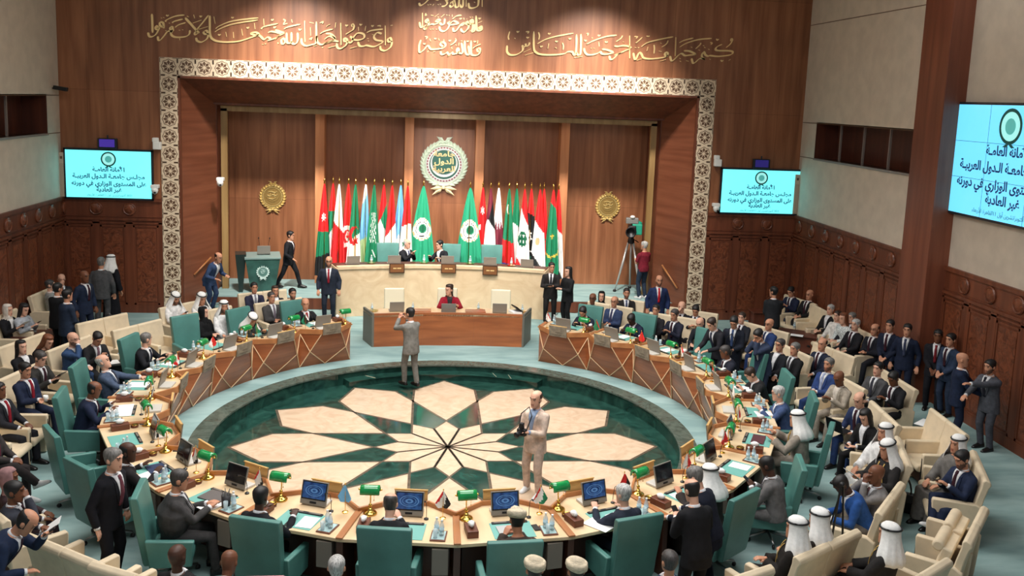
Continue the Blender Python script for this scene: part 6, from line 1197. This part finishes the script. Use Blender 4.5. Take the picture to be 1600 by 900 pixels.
# people standing on and before the stage
person('man in black suit walking on the stage right of the lectern', (-4.382, 10.722, 2.220), 78, 'walk', 'm', 'short', 'k', B, z=ZS, far=1)
person('man in blue suit bending as he climbs the steps left of the stage', (-5.960, 8.566, 1.980), 62, 'bend', 'm', 'balding', 'k', (56, 74, 108), z=ZR+.12, lean=30, hl=(.2, -.42, .98), hr=(-.2, -.40, .95), far=1, tie=0)
person('guard in glasses, navy suit and red tie standing left of the long counter', (-3.010, 8.145, 1.940), 2, 'stand', 'm', 'balding', 'k', (40, 46, 60), tie=(150, 34, 48), glasses=1, beard='b', far=1, fat=1.15, h=1.78)
person('young man in black suit standing at the right end of the long counter', (2.961, 8.105, 1.920), -8, 'hold', 'm', 'short', 'k', (40, 38, 38), tie=(40, 40, 48), far=1, yaw=12, hold=[('tablet', -1, 'dark clipboard tablet held by the young man in black suit')])
person('woman with long black hair standing at the right end of the long counter', (3.388, 7.878, 1.830), -58, 'hold', 'l', 'long', 'k', (30, 30, 32), wear='blouse', far=1, h=1.66)
person('grey haired cameraman in maroon polo shirt and jeans on the stage', (5.978, 10.009, 2.310), -150, 'hold', 'm', 'short', 'w', (128, 34, 50), pants=(44, 56, 74), wear='polo', z=ZS, far=1, yaw=10, shoec=(220, 220, 220))
person('bearded bald guard in navy suit with bright red tie below the right handrail', (5.545, 6.507, 1.900), -6, 'stand', 'm', 'balding', 'k', (38, 52, 92), tie=(206, 32, 46), beard='b', far=1, fat=1.15)
person('man in grey suit taking a photograph with his phone by the pit step', (-0.777, 3.319, 1.740), -142, 'shoot', 'm', 'short', 'k', (128, 126, 120), tie=0, pants=(118, 116, 110), z=.10, hl=(.06, -.36, 1.46), hr=(-.12, -.36, 1.42), far=1, fl=(.07, -.12), fr=(-.10, .10), yaw=4, hold=[('phone', -1, 'mobile phone held up by the man in grey suit at the pit')])
person('photographer in beige suit standing on the star with a camera at his chest', (1.336, -2.023, 1.620), -38, 'hold', 'l', 'balding', 'b', (226, 202, 184), tie=0, shirt=(150, 170, 200), z=0, h=1.76, shoec=(150, 92, 66), fl=(.14, -.06), fr=(-.16, .06), pitch=2, yaw=-8, hold=[('camera', -1, 'black photo camera with flash held at the chest of the man in beige suit')])
# left side
person('woman in white headscarf and black jacket by the left wall', (-9.480, 4.318, 1.470), 72, 'read', 'l', 'hijab', suit=(30, 30, 34), shirt=WHITE_, tie=0, sc=(232, 222, 210), h=1.62, far=1, hold=[('paper', 1, 'white papers held by the woman in white headscarf')])
person('woman with black hair in pale grey blouse beside the white headscarf', (-9.206, 4.455, 1.470), 70, 'read', 'l', 'long', 'k', (176, 182, 190), wear='blouse', h=1.62, far=1, pitch=14, hold=[('phone', 1, 'phone held by the woman in pale grey blouse')])
person('man in pale grey suit seated against the left wall', (-9.490, 6.594, 1.470), 110, 'sit', 'l', 'thin', 's', (150, 154, 152), tie=0, far=1)
person('balding man with glasses holding his chin, seated behind the standing group', (-9.485, 7.286, 1.470), 30, 'chin', 'l', 'balding', 'k', (44, 44, 50), glasses=1, far=1)
person('man in black suit standing with his back turned left of the navy suited man', (-8.487, 4.466, 1.880), 150, 'clasp', 'm', 'short', 'k', (26, 27, 30), far=1)
person('short haired man in dark navy suit, back turned, nearest of the standing group', (-8.056, 3.850, 1.880), 140, 'clasp', 'm', 'short', 'k', (40, 52, 72), far=1)
person('bald man in navy suit with white shirt standing in the left group', (-8.344, 5.656, 1.900), 62, 'stand', 'b', 'bald', 'k', (34, 44, 66), far=1, h=1.78)
person('grey haired man in grey suit seen from behind holding white papers', (-8.506, 7.236, 1.920), 182, 'stand', 'm', 'short', 'g', (82, 82, 84), tie=0, far=1, h=1.82, fat=1.2, hold=[('paper', 1, 'white papers hanging from the hand of the standing man in grey suit')])
person('person in long black cloak and white head cover by the panelled wall', (-8.470, 7.865, 1.820), 150, 'stand', 'm', 'ghutra', suit=(26, 26, 32), wear='cloak', far=1, h=1.76)
person('woman with big curly red brown hair looking down', (-7.775, 2.061, 1.440), 66, 'slump', 'l', 'long', 'r', (34, 30, 32), wear='polo', pitch=10, h=1.66, far=1)
person('woman with long black hair in black jacket left of the red haired woman', (-7.982, 1.396, 1.470), 62, 'sit', 'l', 'long', 'k', (30, 29, 32), tie=0, h=1.64, far=1)
person('balding man in dark grey suit looking at a tablet', (-7.280, 0.493, 1.470), 70, 'read', 'l', 'thin', 's', (56, 54, 52), pitch=14, hold=[('tablet', 1, 'dark tablet held by the balding man in dark grey suit')])
person('moustached man in navy suit and red tie holding a white cup', (-7.242, -0.229, 1.470), 66, 'fold', 'm', 'short', 'k', (38, 46, 70), tie=(140, 30, 44), beard='m', pitch=8, hold=[('cup', -1, 'white cup in the hands of the moustached man in navy suit')])
person('bald man with glasses in blue suit with his hand at his mouth', (-7.179, 1.739, 1.470), 68, 'chin', 'l', 'bald', 'k', (54, 78, 116), glasses=1, tie=(50, 56, 72), beard='b')
person('black haired man in black suit writing at the small side table', (-6.806, 1.955, 1.440), 48, 'read', 'm', 'short', 'k', (42, 42, 44), pitch=24, lean=14, tie=(120, 90, 100))
person('dark haired man with crimson tie at the left edge of the picture', (-7.190, -1.314, 1.470), 76, 'sit', 'b', 'short', 'k', (40, 40, 46), tie=(150, 30, 44))
person('man in dark suit and tan shoes with white cuffs, lowest at the left edge', (-6.738, -2.740, 1.470), 80, 'cross', 'b', 'short', 'k', (60, 54, 54), tie=(110, 40, 60), shoec=(126, 82, 58))
person('woman in flowered headscarf at the left edge', (-5.643, -4.558, 1.450), 100, 'sit', 'b', 'hijab', 'k', (60, 44, 48), tie=0, sc=(170, 130, 130), h=1.64)
person('brown-skinned man with hand on chin and papers on his lap at the left edge', (-5.357, -5.087, 1.460), 104, 'chin', 'b', 'thin', 'k', (58, 60, 70), yaw=-4, hold=[('paper', 1, 'white papers on the knees of the man with hand on chin')])
person('man in navy suit bending his balding head over the cream seat', (-4.685, -6.359, 1.660), 96, 'leanf', 'm', 'balding', 'k', (34, 46, 72), lean=38, pitch=24, tie=(56, 36, 50), hl=(-.04, -.62, 1.30), hr=(-.14, -.45, .95), hold=[('phone', 1, 'phone at the ear of the bending man in navy suit')])
person('grey haired man in black suit standing behind the left desks', (-4.193, -5.108, 1.900), 72, 'stand', 'l', 'short', 'g', (28, 28, 34), tie=(110, 60, 70), h=1.78, fat=1.15, yaw=2, lean=8)
person('bald dark-skinned man in black suit seen from behind at the bottom left', (-3.028, -6.736, 1.490), 165, 'sit', 'd', 'bald', 'k', (34, 34, 36))
person('brown head bent low beside the pink cushioned armchair', (-2.535, -6.567, 1.280), 170, 'slump', 'b', 'bald', 'k', (44, 44, 50), lean=44)
person('grey haired man at the bottom edge behind the near desks', (-1.352, -7.012, 1.460), 176, 'sit', 'm', 'thin', 'w', (60, 62, 66))
person('man in cream turban at the bottom edge, left of the two', (0.709, -7.132, 1.480), 184, 'sit', 't', 'turban', 'k', (224, 216, 200), wear='thobe', sc=(236, 222, 190))
person('man in embroidered cream turban at the bottom edge, right of the two', (1.146, -7.168, 1.470), 186, 'sit', 't', 'turban', 'k', (210, 200, 186), wear='thobe', sc=(226, 206, 176))
person('man with cropped hair in blue jacket at the bottom edge', (2.197, -7.009, 1.480), 190, 'sit', 'm', 'thin', 's', (58, 70, 92))
person('man in white robe and headcloth looking at his phone below the pattern band', (-6.243, 5.406, 1.470), 48, 'read', 'm', 'ghutra', suit=WHITE_, wear='thobe', pitch=18, far=1, beard='b', hold=[('phone', 1, 'phone held by the white robed man below the pattern band')])
person('man in white robe and headcloth behind the woman in black abaya', (-5.643, 5.377, 1.470), 42, 'sit', 'm', 'ghutra', suit=WHITE_, wear='thobe', pitch=14, far=1)
person('woman in black abaya seated left of the white robed man', (-5.355, 4.331, 1.450), 60, 'fold', 'l', 'hijab', suit=(24, 24, 26), wear='abaya', sc=(22, 22, 24), h=1.62, far=1, yaw=20)
person('bearded man in white robe and wrapped headcloth facing the camera', (-4.964, 4.577, 1.470), 24, 'sit', 'm', 'ghutra', suit=WHITE_, wear='thobe', far=1, beard='b', fl=(.13, -.30), fr=(-.13, -.28))
person('young man in dark violet suit below the lectern', (-4.681, 6.654, 1.470), 24, 'sit', 'm', 'short', 'k', (46, 46, 66), tie=(130, 130, 140), far=1)
person('bald man in grey suit with folded hands behind the first desk', (-4.091, 5.614, 1.470), 34, 'fold', 'm', 'thin', 's', (74, 72, 72), tie=(120, 110, 120), far=1, fat=1.15)
person('woman with brown hair half hidden below the walking man', (-4.173, 6.680, 1.440), 24, 'sit', 'm', 'long', 'b', (40, 36, 38), tie=0, far=1, h=1.62)
person('bearded man in black suit behind the first green armchair', (-3.659, 6.038, 1.460), 26, 'sit', 'm', 'short', 'k', (34, 36, 38), tie=0, far=1, beard='b')
# right side, near the stage
person('bald man with sunglasses behind the first green armchair from the right end', (3.727, 5.978, 1.470), -26, 'sit', 'b', 'bald', 'k', (46, 48, 46), glasses=1, far=1)
person('smiling woman in black hijab below the television camera', (4.078, 6.609, 1.450), -14, 'sit', 'l', 'hijab', suit=(28, 28, 30), wear='abaya', sc=(20, 20, 22), h=1.62, far=1)
person('stout bald man with sunglasses in blue suit, hands folded', (4.215, 5.653, 1.470), -34, 'fold', 'm', 'balding', 'k', (56, 70, 104), glasses=1, far=1, fat=1.25, tie=(60, 60, 90))
person('man with dark hair and goatee in black suit beside the woman in hijab', (4.746, 6.672, 1.480), -8, 'sit', 'm', 'short', 'k', (38, 36, 36), tie=(70, 80, 110), far=1, beard='b')
person('man in dark suit listening to his neighbour who shows a phone', (5.057, 4.821, 1.470), -32, 'sit', 'm', 'short', 'k', (40, 38, 42), far=1, tie=(60, 70, 90))
person('grey haired man in dark navy suit showing a phone to his neighbour', (5.395, 4.390, 1.470), -50, 'read', 'm', 'short', 's', (40, 42, 58), far=1, pitch=6, hold=[('phone', -1, 'phone shown by the grey haired man in dark navy suit')])
person('bald man with hand at his face beside the right pattern band', (5.793, 5.195, 1.470), -30, 'chin', 'l', 'bald', 'k', (40, 40, 44), far=1)
person('black haired man in dark suit looking down beside the right pattern band', (6.065, 4.918, 1.460), -28, 'read', 'm', 'short', 'k', (38, 38, 44), far=1, pitch=22)
person('bald man bent low behind the standing dark suited man', (5.854, 3.872, 1.300), -40, 'slump', 'l', 'bald', 'k', (40, 42, 48), far=1)
person('man in black suit leaning over the desk with a pale blue tie', (5.614, 2.304, 1.720), -64, 'leanf', 'l', 'short', 'b', (40, 40, 46), tie=(50, 56, 76), far=1, pitch=16, hl=(.1, -.48, .98), hr=(-.14, -.50, .98))
person('black haired man in dark suit with a camera, standing behind the leaning man', (6.084, 2.270, 1.860), -34, 'clasp', 'm', 'short', 'k', (34, 38, 50), tie=(60, 80, 120), far=1, pitch=26, hl=(.06, -.28, 1.02), hr=(-.06, -.28, 1.0), hold=[('camera', -1, 'black photo camera in the hands of the standing dark suited man')])
person('balding man in dark suit behind the man with the camera', (6.948, 4.156, 1.470), -40, 'sit', 'l', 'thin', 'b', (40, 42, 50), far=1)
person('man in slate blue suit standing with his hand over his face', (6.258, 1.281, 1.780), -62, 'leanf', 'm', 'short', 'k', (56, 66, 90), lean=14, far=1, pitch=24, hl=(.02, -.24, 1.44), hr=(-.06, -.26, 1.44), tie=0)
person('bald man with glasses in royal blue suit seated beside the red brown table', (7.378, 3.535, 1.480), -62, 'sit', 'm', 'bald', 'k', (44, 64, 112), glasses=1, tie=(40, 50, 80), far=1)
person('grey haired man with open white shirt under a black jacket', (6.942, 1.788, 1.470), -62, 'sit', 'm', 'short', 's', (34, 36, 42), tie=0, glasses=1, beard='m', fat=1.2)
person('grey haired man in black suit turning his head towards the stage', (7.144, 1.504, 1.470), -64, 'sit', 'm', 'short', 'g', (32, 32, 34), tie=(70, 64, 70))
person('balding man in dark blue suit behind the two black suited men', (7.900, 1.868, 1.470), -60, 'sit', 'm', 'balding', 'k', (38, 44, 62))
person('grey bearded man in blue suit leaning back', (7.387, 0.430, 1.470), -62, 'fold', 'm', 'short', 'g', (52, 74, 128), tie=(170, 180, 210), beard='b', lean=-10)
person('bald brown man in beige suit looking at his hands', (7.194, -0.430, 1.460), -66, 'read', 'b', 'bald', 'k', (176, 164, 148), shirt=(226, 214, 200), tie=0, pitch=20)
person('clean shaven man in grey suit before the standing guards', (8.255, 0.155, 1.470), -62, 'sit', 'l', 'short', 'k', (82, 82, 84), tie=(60, 60, 70))
person('dark-skinned man in black suit looking down, before the standing guards', (8.265, -0.414, 1.460), -66, 'read', 'b', 'short', 'k', (36, 36, 40), pitch=22)
person('man in black suit standing with his head turned, by the small dark stand', (8.147, 5.317, 1.880), 172, 'clasp', 'm', 'short', 'k', (42, 44, 48), far=1, yaw=40)
person('man in navy suit looking down, seated by the right panelling', (9.421, 7.247, 1.460), -58, 'read', 'm', 'short', 'k', (36, 42, 66), far=1, pitch=18)
person('bald man with glasses in black suit seated by the right panelling', (9.763, 6.827, 1.470), -62, 'cross', 'm', 'bald', 'k', (32, 32, 34), glasses=1, far=1)
person('white haired woman in black jacket seated by the right panelling', (9.717, 5.435, 1.450), -66, 'cross', 'l', 'short', 'w', (34, 34, 36), tie=0, pants=(140, 124, 106), far=1, h=1.64)
person('woman in white blouse behind the flowered dress', (9.585, 4.753, 1.450), -64, 'sit', 'l', 'short', 'b', (236, 232, 226), wear='blouse', pants=(150, 132, 112), far=1, h=1.64)
M_FLOWER = mat('flowered_fabric', (236, 242, 240), rough=.8, c2=(40, 62, 66), kind='voronoi', scale=16, lo=.35, hi=.5)
fl = person('woman with brown hair in black and white flowered dress', (9.508, 4.288, 1.500), -72, 'cross', 'l', 'long', 'r', (236, 240, 238), wear='blouse', pants=(30, 30, 34), far=1, h=1.72, lean=10)
person('man with cropped grey hair behind the flowered dress', (9.722, 4.293, 1.470), -66, 'sit', 'l', 'thin', 'g', (40, 40, 46), far=1)
person('white haired man in black suit right of the flowered dress', (9.485, 3.610, 1.470), -66, 'sit', 'l', 'short', 'w', (34, 34, 38), far=1)
person('balding man in dark suit with crossed arms beside the standing bald guard', (9.730, 3.175, 1.480), -62, 'fold', 'm', 'balding', 's', (34, 36, 44), far=1, glasses=1)
person('bald guard in dark navy suit, first of the standing row by the pillar', (9.459, 2.049, 1.900), -52, 'clasp', 'm', 'thin', 'k', (30, 36, 54), far=1, fat=1.1)
person('guard in navy suit, hands at his sides, second in the row by the pillar', (9.66, 1.70, 0), -40, 'stand', 'm', 'short', 'k', (32, 40, 62), far=1, tie=(60, 66, 90))
person('guard with red tie and folded hands, third of the standing row', (10.067, 1.230, 1.900), -38, 'clasp', 'b', 'short', 'k', (30, 30, 36), tie=(120, 32, 40), far=1)
person('man in steel blue suit turning to the guard with red tie', (10.169, 0.935, 1.900), -70, 'clasp', 'm', 'short', 'k', (50, 64, 88), far=1)
person('bald man in navy suit holding out a white cup before the right panelling', (9.531, -0.506, 1.880), 62, 'hold', 'm', 'bald', 'k', (34, 44, 68), hr=(-.14, -.40, 1.02), hl=(.06, -.45, 1.0), hold=[('cup', -1, 'small white cup held out before the right panelling')])
person('man in grey suit stretching out his arm to the bald man', (9.819, -0.905, 1.880), -74, 'reach', 'm', 'short', 'k', (88, 90, 98), tie=(40, 40, 50), beard='b')
person('balding man in navy suit with lanyard typing on a laptop on his knees', (6.995, -1.645, 1.460), -66, 'read', 'l', 'balding', 'k', (42, 54, 88), pants=(46, 66, 110), hl=(.12, -.36, .70), hr=(-.1, -.36, .70), pitch=16, hold=[('laptop', -1, 'black laptop on the knees of the man with lanyard')])
person('woman with long dark hair in black jacket looking at a phone', (6.791, -2.287, 1.440), -70, 'read', 'l', 'long', 'k', (30, 29, 31), tie=0, h=1.64, pitch=24, hl=(.08, -.36, .72), hr=(-.08, -.36, .72), hold=[('phone', -1, 'phone held by the woman with long dark hair')])
person('man in white headcloth and white robe beside the man holding a white sheet', (6.636, -3.196, 1.470), -72, 'sit', 'm', 'ghutra', suit=WHITE_, wear='thobe')
person('man in white headcloth and black cloak with gold edge holding a white sheet', (6.328, -3.861, 1.470), -78, 'read', 'm', 'ghutra', suit=(44, 42, 42), wear='cloak', pitch=8, hl=(.16, -.40, .74), hr=(-.14, -.42, .78), hold=[('paper', -1, 'white sheet held by the man in black cloak with gold edge')])
person('bald brown man in grey suit with hands at his chin', (5.699, -4.762, 1.470), -92, 'chin', 'b', 'bald', 'k', (130, 126, 124), tie=(150, 110, 110), hl=(.02, -.24, 1.10))
person('dark-skinned man in bright blue jacket bending forward with a phone', (5.180, -4.837, 1.360), -96, 'slump', 'd', 'thin', 'k', (46, 88, 156), tie=0, pitch=28, pants=(120, 116, 112), lean=30, hold=[('phone', -1, 'phone held by the man in bright blue jacket')])
person('man in white headcloth sitting beyond the bearded man with crossed legs', (7.528, -3.697, 1.470), -74, 'sit', 'm', 'ghutra', suit=(120, 116, 112), wear='thobe')
person('black haired bearded man in navy suit with crossed legs looking at his phone', (7.274, -4.228, 1.460), -80, 'read', 'm', 'short', 'k', (38, 48, 74), beard='b', pitch=16, fr=(.12, -.60, .32), shoec=(110, 66, 48), fat=1.15, hold=[('phone', -1, 'phone held by the bearded man with crossed legs')])
person('man in white headcloth and black cloak, left of the pair at the bottom', (3.917, -6.288, 1.470), 238, 'fold', 'm', 'ghutra', suit=(40, 36, 34), wear='cloak', fat=1.15)
person('man in white headcloth and black cloak, right of the pair at the bottom', (4.290, -6.069, 1.470), 236, 'fold', 'm', 'ghutra', suit=(44, 38, 34), wear='cloak', yaw=-16, fat=1.15)
person('man in white headcloth and black cloak alone by the tipped-up seat', (4.975, -6.471, 1.460), 228, 'sit', 'm', 'ghutra', suit=(44, 42, 42), wear='cloak', fat=1.1)
# the two men standing between the near right chairs
person('grey haired man in dark navy suit stooping over the ring desk', (2.893, -5.564, 1.780), 228, 'leanf', 'l', 'short', 'g', (32, 36, 50), lean=20, pitch=14, hl=(.16, -.50, 1.0), hr=(-.16, -.50, 1.0))
person('balding man in black suit with a phone, back to the camera', (2.707, -6.042, 1.840), 200, 'leanf', 'l', 'balding', 'k', (30, 30, 33), lean=12, pitch=14, hl=(.06, -.36, 1.16), hr=(-.26, -.42, 1.02), h=1.76, hold=[('phone', 1, 'phone held by the balding man seen from behind')])
drain()
for o_ in fl.children:
    if o_.name.startswith('blouse'): o_.data.materials.clear(); o_.data.materials.append(M_FLOWER)
